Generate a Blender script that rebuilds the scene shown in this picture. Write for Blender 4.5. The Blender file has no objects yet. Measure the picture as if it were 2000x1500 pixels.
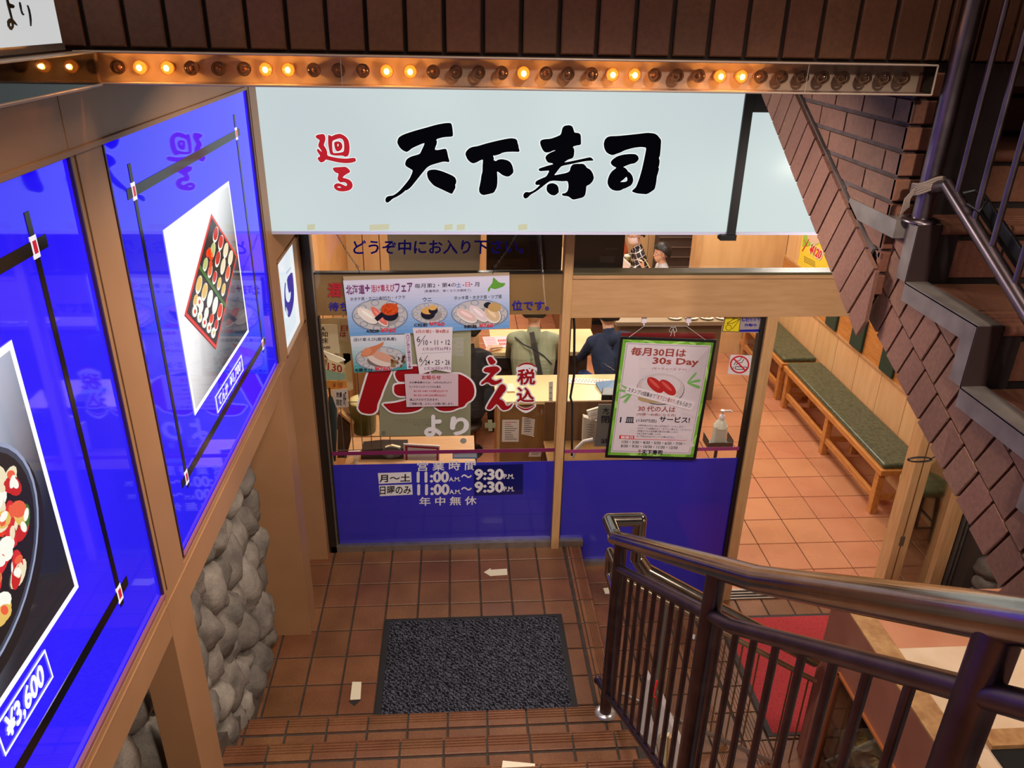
import bpy, bmesh, math, random
from mathutils import Vector, Matrix, noise
from mathutils.geometry import tessellate_polygon
SC = bpy.context.scene
COL = SC.collection
PI = math.pi

# ------------------------------------------------------------------ camera
CR = Vector((0.99767922, -0.06553753, 0.01846640))
CU = Vector((0.01128791, 0.42665193, 0.90434546))
CF = Vector((0.06714729, 0.90203823, -0.42640154))
CAM = Vector((0, 0, 3.05))
FOC = 1541.0
cd = bpy.data.cameras.new('camera'); cam = bpy.data.objects.new('camera', cd); COL.objects.link(cam)
cam.matrix_world = Matrix(((CR.x, CU.x, -CF.x, CAM.x), (CR.y, CU.y, -CF.y, CAM.y), (CR.z, CU.z, -CF.z, CAM.z), (0, 0, 0, 1)))
cd.sensor_width = 36; cd.lens = 36*FOC/2000; cd.clip_start = .02; cd.clip_end = 100
SC.camera = cam

# ------------------------------------------------------------------ world, lights, exposure
SC.view_settings.view_transform = 'Standard'; SC.view_settings.look = 'None'
SC.view_settings.exposure = 0.0; SC.view_settings.gamma = 1.0; SC.view_settings.use_curve_mapping = False
w = bpy.data.worlds.new('world'); SC.world = w; w.use_nodes = True
bg = w.node_tree.nodes['Background']; bg.inputs[0].default_value = (.55, .42, .36, 1); bg.inputs[1].default_value = .2

def area(name, loc, target, size, power, color, sizey=None):
    l = bpy.data.lights.new(name, 'AREA'); l.energy = power; l.color = color; l.size = size
    if sizey: l.shape = 'RECTANGLE'; l.size_y = sizey
    o = bpy.data.objects.new(name, l); COL.objects.link(o); o.location = loc
    o.rotation_euler = (Vector(target)-Vector(loc)).to_track_quat('-Z', 'Y').to_euler()
    return o
def spot(name, loc, target, power, color, size, blend=.25, rad=.1):
    l = bpy.data.lights.new(name, 'SPOT'); l.energy = power; l.color = color; l.spot_size = math.radians(size); l.spot_blend = blend; l.shadow_soft_size = rad
    o = bpy.data.objects.new(name, l); COL.objects.link(o); o.location = loc
    o.rotation_euler = (Vector(target)-Vector(loc)).to_track_quat('-Z', 'Y').to_euler(); return o
spot('stair_fill_spot', (.75, -.5, 3.95), (.6, .45, 1.0), 250, (1, .88, .78), 104, .22, .09)  # added fill behind the camera; cone brightens steps and facade, misses the lintel
area('left_wall_fill', (.5, 1.3, 4.6), (-.3, 1.5, 2.2), .7, 15, (1, .84, .7))  # soft fill added overhead to brighten the left wall, not a fixture
for i, (x, p) in enumerate(((-.15, 15), (.40, 21))):
    area('entrance_soffit_light', (x, 2.25, 2.87), (x+.12, 3.0, .4), .2, p, (1, .88, .78))
area('right_jamb_fill', (1.85, 2.75, 2.35), (2.0, 4.0, .5), .25, 13, (1, .88, .76))  # unseen fill added behind the stringer to lift the right jamb
area('concourse_light', (3.0, 1.2, 1.75), (1.3, 3.2, -.3), .5, 22, (1, .8, .62))
area('stair_light', (1.9, -1.2, 4.6), (1.2, 1.6, 2.4), .6, 5, (1, .72, .55))
for i, (x, y, p) in enumerate(((.2, 5.4, 36), (2.5, 5.2, 38), (2.5, 7.4, 42), (.4, 7.6, 40), (2.0, 9.2, 44), (-.4, 4.5, 9))):
    area('restaurant_ceiling_light', (x, y, 2.22), (x, y, 0), .7, p, (1, .91, .81))

# ------------------------------------------------------------------ helpers
def ray(px, py): return CR*((px-1000)/FOC) - CU*((py-750)/FOC) + CF
def Fz(px, py, z): d = ray(px, py); return CAM + d*((z-CAM.z)/d.z)
def Fy(px, py, y): d = ray(px, py); return CAM + d*(y/d.y)
def Fx(px, py, x): d = ray(px, py); return CAM + d*(x/d.x)
def lin(c):
    o = []
    for v in c:
        v /= 255.0; o.append(v/12.92 if v <= .04045 else ((v+.055)/1.055)**2.4)
    return tuple(o)
MATS = {}
def newmat(name):
    m = bpy.data.materials.new(name); m.use_nodes = True
    nt = m.node_tree; b = nt.nodes['Principled BSDF']
    return m, nt, b
def C(rgb, rough=.5, metal=0., emit=0., spec=.5, coat=0., alpha=1.):
    key = (tuple(rgb), rough, metal, emit, spec, coat, alpha)
    if key in MATS: return MATS[key]
    m, nt, b = newmat('paint')
    c = lin(rgb)
    b.inputs['Base Color'].default_value = (*c, 1)
    b.inputs['Roughness'].default_value = rough; b.inputs['Metallic'].default_value = metal
    b.inputs['Specular IOR Level'].default_value = spec
    b.inputs['Coat Weight'].default_value = coat; b.inputs['Coat Roughness'].default_value = .03
    b.inputs['Alpha'].default_value = alpha
    if emit:
        b.inputs['Base Color'].default_value = (0.02, 0.02, 0.02, 1)
        b.inputs['Emission Color'].default_value = (*c, 1); b.inputs['Emission Strength'].default_value = emit
    MATS[key] = m; return m
def nd(nt, t, **k):
    n = nt.nodes.new(t)
    for a, v in k.items():
        if a.startswith('i_'): n.inputs[a[2:].replace('_', ' ')].default_value = v
        else: setattr(n, a, v)
    return n
def noisy(name, c1, c2, scale=8, rough=.6, bump=.1, bscale=None, stretch=(1, 1, 1), island=0., metal=0., spec=.4, detail=4, dist=.002, rvar=0., speck=0.):
    m, nt, b = newmat(name); L = nt.links
    tc = nd(nt, 'ShaderNodeTexCoord'); mp = nd(nt, 'ShaderNodeMapping'); mp.inputs['Scale'].default_value = stretch
    L.new(tc.outputs['Object'], mp.inputs[0])
    n = nd(nt, 'ShaderNodeTexNoise', i_Scale=scale, i_Detail=detail); L.new(mp.outputs[0], n.inputs['Vector'])
    r = nd(nt, 'ShaderNodeMapRange'); r.inputs[1].default_value = .3; r.inputs[2].default_value = .7
    L.new(n.outputs[0], r.inputs[0])
    mx = nd(nt, 'ShaderNodeMix', data_type='RGBA'); mx.inputs[6].default_value = (*lin(c1), 1); mx.inputs[7].default_value = (*lin(c2), 1)
    L.new(r.outputs[0], mx.inputs[0]); out = mx.outputs[2]
    if island:
        g = nd(nt, 'ShaderNodeNewGeometry'); h = nd(nt, 'ShaderNodeHueSaturation')
        v = nd(nt, 'ShaderNodeMapRange'); v.inputs[3].default_value = 1-island; v.inputs[4].default_value = 1+island
        L.new(g.outputs['Random Per Island'], v.inputs[0]); L.new(v.outputs[0], h.inputs['Value'])
        v2 = nd(nt, 'ShaderNodeMath', operation='MULTIPLY'); v2.inputs[1].default_value = 37.3
        v3 = nd(nt, 'ShaderNodeMath', operation='FRACT'); L.new(g.outputs['Random Per Island'], v2.inputs[0]); L.new(v2.outputs[0], v3.inputs[0])
        v4 = nd(nt, 'ShaderNodeMapRange'); v4.inputs[3].default_value = .495; v4.inputs[4].default_value = .505
        L.new(v3.outputs[0], v4.inputs[0]); L.new(v4.outputs[0], h.inputs['Hue'])
        L.new(out, h.inputs['Color']); out = h.outputs[0]
    if speck:
        n3 = nd(nt, 'ShaderNodeTexNoise', i_Scale=scale*22, i_Detail=6, i_Roughness=.7); L.new(mp.outputs[0], n3.inputs['Vector'])
        h3 = nd(nt, 'ShaderNodeHueSaturation'); r3 = nd(nt, 'ShaderNodeMapRange'); r3.inputs[1].default_value = .3; r3.inputs[2].default_value = .7; r3.inputs[3].default_value = 1-speck; r3.inputs[4].default_value = 1+speck
        L.new(n3.outputs[0], r3.inputs[0]); L.new(r3.outputs[0], h3.inputs['Value']); L.new(out, h3.inputs['Color']); out = h3.outputs[0]
    L.new(out, b.inputs['Base Color'])
    b.inputs['Roughness'].default_value = rough; b.inputs['Metallic'].default_value = metal; b.inputs['Specular IOR Level'].default_value = spec
    if rvar:
        rr = nd(nt, 'ShaderNodeMapRange'); rr.inputs[3].default_value = rough-rvar; rr.inputs[4].default_value = rough+rvar
        L.new(n.outputs[0], rr.inputs[0]); L.new(rr.outputs[0], b.inputs['Roughness'])
    if bump:
        n2 = nd(nt, 'ShaderNodeTexNoise', i_Scale=bscale or scale*4, i_Detail=5); L.new(mp.outputs[0], n2.inputs['Vector'])
        bp = nd(nt, 'ShaderNodeBump'); bp.inputs['Strength'].default_value = bump; bp.inputs['Distance'].default_value = dist
        L.new(n2.outputs[0], bp.inputs['Height']); L.new(bp.outputs[0], b.inputs['Normal'])
    return m
def film(rgb, k=.5):
    m = bpy.data.materials.new('translucent_film'); m.use_nodes = True; nt = m.node_tree; nt.nodes.clear(); L = nt.links
    o = nd(nt, 'ShaderNodeOutputMaterial'); d = nd(nt, 'ShaderNodeBsdfDiffuse'); t = nd(nt, 'ShaderNodeBsdfTranslucent'); x = nd(nt, 'ShaderNodeMixShader')
    d.inputs[0].default_value = (*lin(rgb), 1); t.inputs[0].default_value = (*lin(rgb), 1); x.inputs[0].default_value = k
    L.new(d.outputs[0], x.inputs[1]); L.new(t.outputs[0], x.inputs[2]); L.new(x.outputs[0], o.inputs[0]); return m
def glassmat(name, tint=(1, 1, 1), refl=.9, rough=0., ior=1.45):
    m = bpy.data.materials.new(name); m.use_nodes = True; nt = m.node_tree; nt.nodes.clear(); L = nt.links
    o = nd(nt, 'ShaderNodeOutputMaterial'); t = nd(nt, 'ShaderNodeBsdfTransparent'); t.inputs[0].default_value = (*tint, 1)
    g = nd(nt, 'ShaderNodeBsdfGlossy'); g.inputs['Roughness'].default_value = rough
    f = nd(nt, 'ShaderNodeFresnel'); f.inputs[0].default_value = ior
    k = nd(nt, 'ShaderNodeMath', operation='MULTIPLY'); k.inputs[1].default_value = refl; L.new(f.outputs[0], k.inputs[0])
    x = nd(nt, 'ShaderNodeMixShader'); L.new(k.outputs[0], x.inputs[0]); L.new(t.outputs[0], x.inputs[1]); L.new(g.outputs[0], x.inputs[2])
    L.new(x.outputs[0], o.inputs[0]); return m

M_WOOD = noisy('beige_laminate', (158, 114, 78), (172, 126, 88), 3, .42, .05, 60, (1, 1, 1), spec=.35)
M_WOODD = noisy('beige_laminate_worn', (150, 104, 68), (166, 120, 82), 3, .5, .05, 60, spec=.3)
M_OAK = noisy('oak_frame', (190, 144, 96), (206, 162, 112), 6, .4, .08, 40, (8, 8, 1))
M_OAKH = noisy('oak_rail', (184, 140, 96), (198, 154, 110), 6, .4, .08, 40, (1, 8, 8))
M_PLANK = noisy('wall_plank', (214, 168, 116), (226, 182, 130), 4, .45, .04, 40, (4, 4, .6), island=.04)
M_PINE = noisy('bench_pine', (176, 112, 52), (204, 140, 76), 10, .4, .1, 40, (6, 1, 6))
M_TILE = noisy('quarry_tile', (110, 69, 43), (132, 86, 55), 5, .42, .25, 90, island=.13, rvar=.1, dist=.0015, speck=.22)
M_TILED = noisy('dark_clay_tile', (112, 70, 52), (132, 86, 66), 5, .55, .3, 80, island=.12, dist=.0015, speck=.2)
M_BRICK = noisy('brick_tile', (106, 72, 58), (124, 88, 72), 4, .6, .4, 60, island=.12, dist=.0015, speck=.2)
M_LINTEL = noisy('brick_tile_dark', (92, 56, 38), (112, 72, 50), 4, .55, .4, 60, island=.14, dist=.0015, speck=.2)
M_GROUT = noisy('grout', (58, 48, 42), (74, 64, 56), 20, .9, .5, 80)
M_GROUTD = noisy('dark_joint', (34, 24, 22), (46, 34, 32), 20, .9, .4, 80)
M_ITILE = noisy('terracotta_tile', (180, 120, 86), (194, 134, 98), 3, .28, .08, 60, island=.05, rvar=.06)
M_IGROUT = C((34, 18, 12), .9)
M_STONE = noisy('river_stone', (104, 95, 87), (146, 135, 122), 13, .85, .9, 34, island=.28, dist=.006, speck=.36)
M_STONEB = C((36, 30, 28), .95)
M_STEEL = noisy('polished_steel', (168, 158, 148), (190, 180, 168), 12, .17, .02, 80, metal=1., rvar=.05)
M_STEELD = noisy('worn_steel', (104, 92, 98), (126, 112, 116), 14, .33, .05, 80, metal=1., rvar=.06)
M_TRIM = noisy('galvanised_trim', (128, 118, 112), (148, 138, 130), 18, .45, .1, 60, metal=.6, rvar=.08)
M_ALU = noisy('brushed_aluminium', (150, 140, 132), (168, 158, 148), 20, .35, .05, 60, metal=.8)
M_BRONZE = C((52, 42, 36), .4, .5)
M_BLACK = C((14, 13, 16), .45)
M_WHITE = C((232, 226, 228), .5)
M_PAPER = C((222, 212, 216), .7)
M_GLASS = glassmat('clear_glass', (.96, .97, .96), .8)
M_ACRYL = glassmat('clear_acrylic', (.97, .95, .92), 1.0, .04, 1.5)
M_BULBG = glassmat('bulb_glass', (.96, .90, .84), 1.0, .02, 1.6)

class MB:
    def __init__(s): s.v = []; s.f = []; s.m = []; s.mats = []; s.sm = []
    def mi(s, mat):
        if mat not in s.mats: s.mats.append(mat)
        return s.mats.index(mat)
    def add(s, vs, fs, mat, smooth=False):
        b = len(s.v); s.v += [tuple(x) for x in vs]; k = s.mi(mat)
        for f in fs: s.f.append(tuple(i+b for i in f)); s.m.append(k); s.sm.append(smooth)
    def hexa(s, p, mat):   # p: 8 points, bottom 4 then top 4
        s.add(p, [(3, 2, 1, 0), (4, 5, 6, 7), (0, 1, 5, 4), (1, 2, 6, 5), (2, 3, 7, 6), (3, 0, 4, 7)], mat)
    def box(s, a, b, mat):
        x0, y0, z0 = [min(a[i], b[i]) for i in range(3)]; x1, y1, z1 = [max(a[i], b[i]) for i in range(3)]
        s.hexa([(x0, y0, z0), (x1, y0, z0), (x1, y1, z0), (x0, y1, z0), (x0, y0, z1), (x1, y0, z1), (x1, y1, z1), (x0, y1, z1)], mat)
    def obox(s, c, ax, ay, az, mat):  # centre + three half axes
        c = Vector(c); ax = Vector(ax); ay = Vector(ay); az = Vector(az)
        s.hexa([c-ax-ay-az, c+ax-ay-az, c+ax+ay-az, c-ax+ay-az, c-ax-ay+az, c+ax-ay+az, c+ax+ay+az, c-ax+ay+az], mat)
    def tile(s, O, U, V, N, h, mat, ch=.003):   # tile block with chamfered top; O corner, U V edges, N unit normal
        O = Vector(O); U = Vector(U); V = Vector(V); N = Vector(N)
        u = U.normalized()*ch; v = V.normalized()*ch
        a = [O, O+U, O+U+V, O+V]; b = [p+N*(h-ch) for p in a]; t = [O+u+v+N*h, O+U-u+v+N*h, O+U+V-u-v+N*h, O+V+u-v+N*h]
        s.add(a+b+t, [(0, 1, 5, 4), (1, 2, 6, 5), (2, 3, 7, 6), (3, 0, 4, 7), (4, 5, 9, 8), (5, 6, 10, 9), (6, 7, 11, 10), (7, 4, 8, 11), (8, 9, 10, 11)], mat)
    def prism(s, pts, off, mat, holes=()):   # planar outline (+holes) extruded by off
        loops = [[Vector(p) for p in pts]] + [[Vector(p) for p in h] for h in holes]
        flat = [p for l in loops for p in l]; off = Vector(off)
        tris = tessellate_polygon(loops); n = len(flat)
        vs = flat + [p+off for p in flat]; fs = []
        for t in tris:
            nn = (flat[t[1]]-flat[t[0]]).cross(flat[t[2]]-flat[t[0]])
            if nn.dot(off) > 0: t = (t[0], t[2], t[1])
            fs.append(tuple(t)); fs.append((t[0]+n, t[2]+n, t[1]+n))
        b = 0
        for l in loops:
            for i in range(len(l)): j = (i+1) % len(l); fs.append((b+i, b+j, b+j+n, b+i+n))
            b += len(l)
        s.add(vs, fs, mat)
    def tube(s, path, r, mat, n=16, caps=True, smooth=True):
        P = [Vector(p) for p in path]; R = r if isinstance(r, (list, tuple)) else [r]*len(P)
        rings = []; up = None
        for i, p in enumerate(P):
            if i == 0: d = P[1]-p
            elif i == len(P)-1: d = p-P[i-1]
            else: d = (P[i+1]-p).normalized()+(p-P[i-1]).normalized()
            d.normalize()
            if up is None: up = d.orthogonal().normalized()
            up = (up-d*up.dot(d)).normalized(); sd = d.cross(up)
            k = 1.
            if 0 < i < len(P)-1:
                c = max(.35, d.dot((P[i+1]-p).normalized())); k = 1/c if len(P) < 4 else 1
            rings.append([p+(up*math.cos(2*PI*j/n)+sd*math.sin(2*PI*j/n))*R[i]*k for j in range(n)])
        vs = [v for g in rings for v in g]; fs = []
        for i in range(len(P)-1):
            for j in range(n):
                a = i*n+j; b = i*n+(j+1) % n; fs.append((a, b, b+n, a+n))
        s.add(vs, fs, mat, smooth)
        if caps:
            s.add(rings[0], [tuple(range(n))[::-1]], mat); s.add(rings[-1], [tuple(range(n))], mat)
    def pipe(s, pts, r, mat, n=22):
        pts = [Vector(p) for p in pts]
        for a, b in zip(pts, pts[1:]): s.tube([a, b], r, mat, n)
        for p in pts[1:-1]: s.ball(p, r, mat, n)
    def lathe(s, c, prof, mat, n=24, ax=(0, 0, 1), smooth=True, sx=1, sy=1):
        c = Vector(c); ax = Vector(ax).normalized(); e = ax.orthogonal().normalized(); g = ax.cross(e)
        if abs(ax.z) > .99: e = Vector((1, 0, 0)); g = Vector((0, 1, 0))
        vs = []; fs = []
        for r, h in prof:
            for j in range(n): a = 2*PI*j/n; vs.append(c+ax*h+e*(r*sx*math.cos(a))+g*(r*sy*math.sin(a)))
        for i in range(len(prof)-1):
            for j in range(n): a = i*n+j; b = i*n+(j+1) % n; fs.append((a, b, b+n, a+n))
        s.add(vs, fs, mat, smooth)
        for i, fl in ((0, True), (len(prof)-1, False)):
            if prof[i][0] > 1e-4:
                f = tuple(range(i*n, i*n+n)); s.add(vs[i*n:i*n+n], [tuple(range(n))[::-1] if fl else tuple(range(n))], mat)
    def ball(s, c, r, mat, n=12, sc=(1, 1, 1), rot=None, disp=0., seed=0, smooth=True):
        c = Vector(c); vs = []; fs = []; k = n//2+1
        for i in range(k+1):
            t = PI*i/k
            for j in range(n):
                a = 2*PI*j/n; v = Vector((math.sin(t)*math.cos(a), math.sin(t)*math.sin(a), math.cos(t)))
                if disp: v = v*(1+disp*noise.noise(v*1.3+Vector((seed*7.1, seed*3.3, seed)))+disp*.4*noise.noise(v*3.1+Vector((seed, 9, seed*2))))
                v = Vector((v.x*sc[0], v.y*sc[1], v.z*sc[2]))*r
                if rot: v = rot @ v
                vs.append(c+v)
        for i in range(k):
            for j in range(n): a = i*n+j; b = i*n+(j+1) % n; fs.append((a, a+n, b+n, b))
        s.add(vs, fs, mat, smooth)
    # ---- flat printing on a frame
    def fpoly(s, fr, pts, d, mat, holes=(), t=.0004):
        s.prism([fr.p(u, v, d) for u, v in pts], fr.N*t, mat, [[fr.p(u, v, d) for u, v in h] for h in holes])
    def frect(s, fr, u0, v0, u1, v1, d, mat, t=.0004): s.fpoly(fr, [(u0, v0), (u1, v0), (u1, v1), (u0, v1)], d, mat, t=t)
    def fell(s, fr, cu, cv, ru, rv, d, mat, n=24, a0=0, t=.0003, rot=0):
        asp = fr.V.length/fr.U.length
        pts = []
        for j in range(n):
            a = 2*PI*j/n+a0; x = ru*math.cos(a); y = rv*math.sin(a)*asp
            pts.append((cu+x*math.cos(rot)-y*math.sin(rot), cv+(x*math.sin(rot)+y*math.cos(rot))/asp))
        s.fpoly(fr, pts, d, mat, t=t)
    def fline(s, fr, a, b, wd, d, mat, t=.0003):
        A = fr.p(*a, d); B = fr.p(*b, d); q = (B-A).normalized().cross(fr.N)*wd/2
        s.prism([A-q, B-q, B+q, A+q], fr.N*t, mat)
    def ftext(s, fr, txt, u0, v0, u1, v1, d, mat, bold=0., t=.0003, shear=0., halo=0.):
        sh = [(0, 0)]; b0 = bold
        if bold > .014:
            e = bold-.008; b0 = .008; sh = [(0, 0), (e, 0), (-e, 0), (0, e), (0, -e)]
        if halo: sh = [(halo*math.cos(q), halo*math.sin(q)) for q in [2*PI*k/12 for k in range(12)]]+[(0, 0)]
        vs, fs = textgeo(txt, b0)
        if not vs: return
        x0 = min(a[0] for a in vs); x1 = max(a[0] for a in vs); y0 = min(a[1] for a in vs); y1 = max(a[1] for a in vs)
        W = max(1e-6, x1-x0); H = max(1e-6, y1-y0)
        for ki, (ex, ey) in enumerate(sh):
            P = []
            for a in vs:
                fx = (a[0]+ex-x0)/W; fy = (a[1]+ey-y0)/H
                P.append(fr.p(u0+(u1-u0)*fx+shear*(u1-u0)*fy, v1+(v0-v1)*fy, d+t+ki*.00001))
            fs2 = []
            for f in fs:
                n = (P[f[1]]-P[f[0]]).cross(P[f[2]]-P[f[0]])
                fs2.append(f if n.dot(fr.N) > 0 else tuple(reversed(f)))
            s.add(P, fs2, mat)
    def build(s, name, parent=None, bevel=0., sub=0, label=None, cat=None, group=None, kind=None, seg=2):
        me = bpy.data.meshes.new(name); off = wloc(parent) if parent else Vector((0, 0, 0))
        me.from_pydata([Vector(v)-off for v in s.v], [], s.f)
        for m in s.mats: me.materials.append(m)
        me.polygons.foreach_set('material_index', s.m); me.polygons.foreach_set('use_smooth', s.sm)
        me.update()
        o = bpy.data.objects.new(name, me); COL.objects.link(o)
        if parent: o.parent = parent
        if bevel:
            bv = o.modifiers.new('bevel', 'BEVEL'); bv.width = bevel; bv.segments = seg; bv.limit_method = 'ANGLE'; bv.angle_limit = .6
        if sub: sb = o.modifiers.new('sub', 'SUBSURF'); sb.levels = sub; sb.render_levels = sub
        return tag(o, label, cat, group, kind)
def wloc(o):
    v = Vector((0, 0, 0))
    while o: v = v+Vector(o.location); o = o.parent
    return v
def tag(o, label=None, cat=None, group=None, kind=None):
    if label: o['label'] = label
    if cat: o['category'] = cat
    if group: o['group'] = group
    if kind: o['kind'] = kind
    return o
def thing(name, loc, label, cat, group=None):
    o = bpy.data.objects.new(name, None); COL.objects.link(o); o.location = loc; o.empty_display_size = .05
    return tag(o, label, cat, group)
def struct(mb, name, bevel=0., parent=None):
    return mb.build(name, parent, bevel, kind=None if parent else 'structure')
def sroot(name, loc):
    o = bpy.data.objects.new(name, None); COL.objects.link(o); o.location = loc; o['kind'] = 'structure'; o.empty_display_size = .05
    return o
class Fr:
    def __init__(s, TL, TR, BL, N=None):
        s.O = Vector(TL); s.U = Vector(TR)-s.O; s.V = Vector(BL)-s.O
        n = s.U.cross(s.V).normalized()
        s.N = Vector(N) if N else (n if n.dot(CAM-s.O) > 0 else -n)
    def p(s, u, v, d=0): return s.O+s.U*u+s.V*v+s.N*d
def FrY(TL, TR, BL, y): return Fr(Fy(*TL, y), Fy(*TR, y), Fy(*BL, y))
def FrX(TL, TR, BL, x): return Fr(Fx(*TL, x), Fx(*TR, x), Fx(*BL, x))
TXT = {}
def textgeo(txt, bold=0.):
    k = (txt, bold)
    if k in TXT: return TXT[k]
    cu = bpy.data.curves.new('t', 'FONT'); cu.body = txt; cu.size = 1; cu.offset = bold; cu.resolution_u = 2 if len(txt) > 6 else 4
    o = bpy.data.objects.new('t', cu); COL.objects.link(o)
    dg = bpy.context.evaluated_depsgraph_get(); e = o.evaluated_get(dg); me = e.to_mesh()
    vs = [tuple(v.co) for v in me.vertices]; fs = [tuple(p.vertices) for p in me.polygons]
    e.to_mesh_clear(); bpy.data.objects.remove(o); bpy.data.curves.remove(cu)
    TXT[k] = (vs, fs); return TXT[k]
def chaikin(pts, it=2):
    for _ in range(it):
        q = []
        for i in range(len(pts)):
            a = pts[i]; b = pts[(i+1) % len(pts)]
            q += [(a[0]*.8+b[0]*.2, a[1]*.8+b[1]*.2), (a[0]*.2+b[0]*.8, a[1]*.2+b[1]*.8)]
        pts = q
    return pts
def crop(pts, x0, y0, s): return [(x0+a*s, y0+b*s) for a, b in pts]
def copytree(o, parent=None):
    c = o.copy(); COL.objects.link(c)
    if parent: c.parent = parent
    for ch in list(o.children): copytree(ch, c)
    return c
# ================================================================== the setting: floors and steps
TS = .178; RZ = .16; TR_ = .275; Y0 = 2.63; FY = 4.07
XL = -1.08; XR = .745
def tiles(mb, x0, x1, y0, y1, z, mat=M_TILE, ts=TS, tsy=None, g=.009, h=.012, ox=0., oy=0.):
    tsy = tsy or ts
    i0 = math.floor((x0-ox)/ts)-1; i1 = math.ceil((x1-ox)/ts)+1; j0 = math.floor((y0-oy)/tsy)-1; j1 = math.ceil((y1-oy)/tsy)+1
    for i in range(i0, i1):
        a = max(x0, ox+i*ts+g/2); b = min(x1, ox+(i+1)*ts-g/2)
        if b-a < .012: continue
        for j in range(j0, j1):
            c = max(y0, oy+j*tsy+g/2); d = min(y1, oy+(j+1)*tsy-g/2)
            if d-c < .012: continue
            dz = random.uniform(-.0006, .0006)
            mb.tile((a, c, z-h+dz), (b-a, 0, 0), (0, d-c, 0), (0, 0, 1), h, mat)
def nosing_x(mb, x0, x1, yf, yn, z, ox, mat=M_TILE):   # grooved nosing row along X, far edge yf (rounded), near edge yn
    n = 4; g = .009
    i0 = math.floor((x0-ox)/TS)-1; i1 = math.ceil((x1-ox)/TS)+1
    for i in range(i0, i1):
        a = max(x0, ox+i*TS+g/2); b = min(x1, ox+(i+1)*TS-g/2)
        if b-a < .01: continue
        prof = [(yn, z-.012), (yn, z-.001), (yn+.004, z)]
        wd = (yf-yn)*.62/n
        y = yn+.03
        for k in range(n):
            prof += [(y, z), (y+.002, z-.0045), (y+.0055, z-.0045), (y+.0075, z)]; y += wd
        prof += [(yf-.009, z), (yf-.003, z-.003), (yf, z-.009), (yf, z-.045), (yf-.012, z-.045), (yf-.012, z-.012)]
        loop = [Vector((a, p, q)) for p, q in prof]
        mb.prism(loop, (b-a, 0, 0), mat)
def nosing_y(mb, y0, y1, xf, xn, z, oy, mat=M_TILE, tsy=.19, drop=True):  # runs along Y, outer edge xf
    n = 5; g = .009
    for j in range(math.floor((y0-oy)/tsy)-1, math.ceil((y1-oy)/tsy)+1):
        a = max(y0, oy+j*tsy+g/2); b = min(y1, oy+(j+1)*tsy-g/2)
        if b-a < .01: continue
        prof = [(xn, z-.012), (xn, z)]
        x = xn+.016; wd = (xf-xn-.03)/n
        for k in range(n):
            prof += [(x, z), (x+.002, z-.0045), (x+.0055, z-.0045), (x+.0075, z)]; x += wd
        if drop: prof += [(xf-.009, z), (xf-.003, z-.003), (xf, z-.009), (xf, z-.045), (xf-.012, z-.045), (xf-.012, z-.012)]
        else: prof += [(xf, z), (xf, z-.012)]
        mb.prism([Vector((p, a, q)) for p, q in prof], (0, b-a, 0), mat)
random.seed(3)
TSY = .19
m = MB()
m.box((XL-.4, Y0-.05, -.7), (XR+.001, FY+.02, -.008), M_GROUT)
tiles(m, XL-.1, .648, Y0-.04, FY-.012, 0, oy=FY-.15, ox=.645, tsy=TSY)
m.box((.648, Y0-.05, -.02), (.742, FY, -.006), M_GROUT)
tiles(m, .655, .678, Y0, FY-.012, 0, oy=FY-.15, ox=.655, ts=.03, tsy=TSY)
nosing_y(m, Y0, FY-.012, .757, .682, 0, FY-.15, tsy=TSY)
struct(m, 'floor')
# the stair that climbs towards the camera: one structure
m = MB()
NS = 10
for k in range(1, NS+1):
    z = RZ*k; yk = Y0-TR_*(k-1)
    m.box((XL-.1, yk-TR_-.02 if k < NS else yk-2.2, z-RZ-.1 if k > 1 else -.2), (XR-.012, yk-.012, z-.008), M_GROUT)
    ox = Fz(792, 1403, .16).x + (.012 if k % 2 else 0)
    nosing_x(m, XL-.05, XR-.02, yk, yk-.088, z, ox)
    tiles(m, XL-.05, XR-.035, yk-TR_-.01 if k < NS else yk-2.0, yk-.096, z, ox=ox, oy=yk-.096, tsy=.19)
    m.box((XR-.03, yk-TR_-.02, z-.02), (XR, yk-.002, z-.002), M_GROUT)
struct(m, 'floor')
# lower flight to the right of the landing
m = MB()
LV = [(.757, 1.03, -.16), (1.03, 1.345, -.31), (1.345, 5.2, -.465)]
for i, (xa, xb, z) in enumerate(LV):
    y0 = 1.7 if i < 2 else 2.2
    m.box((xa-.03, y0, z-.3), (xb-.012 if i < 2 else xb, FY+.02, z-.008), M_GROUT)
    xe = xb-.075 if i < 2 else 1.50
    tiles(m, xa, xe-.008, y0, FY-.012, z, oy=FY-.2, ox=xe, tsy=TSY)
    if i < 2: nosing_y(m, y0, FY-.012, xb, xb-.075, z, FY-.2)
    else:
        nosing_y(m, y0, FY-.012, 1.632, 1.508, z, FY-.2, drop=False)
        tiles(m, 1.64, 5.2, y0, FY-.012, z, oy=FY-.2, ox=1.64, tsy=TSY)
struct(m, 'floor')
# restaurant floor
m = MB()
m.box((-1.0, FY, -.6), (3.75, 10.6, -.475), M_IGROUT)
tiles(m, -1.0, 3.7, FY+.03, 10.5, -.465, M_ITILE, ts=.292, tsy=.302, g=.006, h=.01, ox=2.48, oy=4.93)
struct(m, 'floor')
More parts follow.
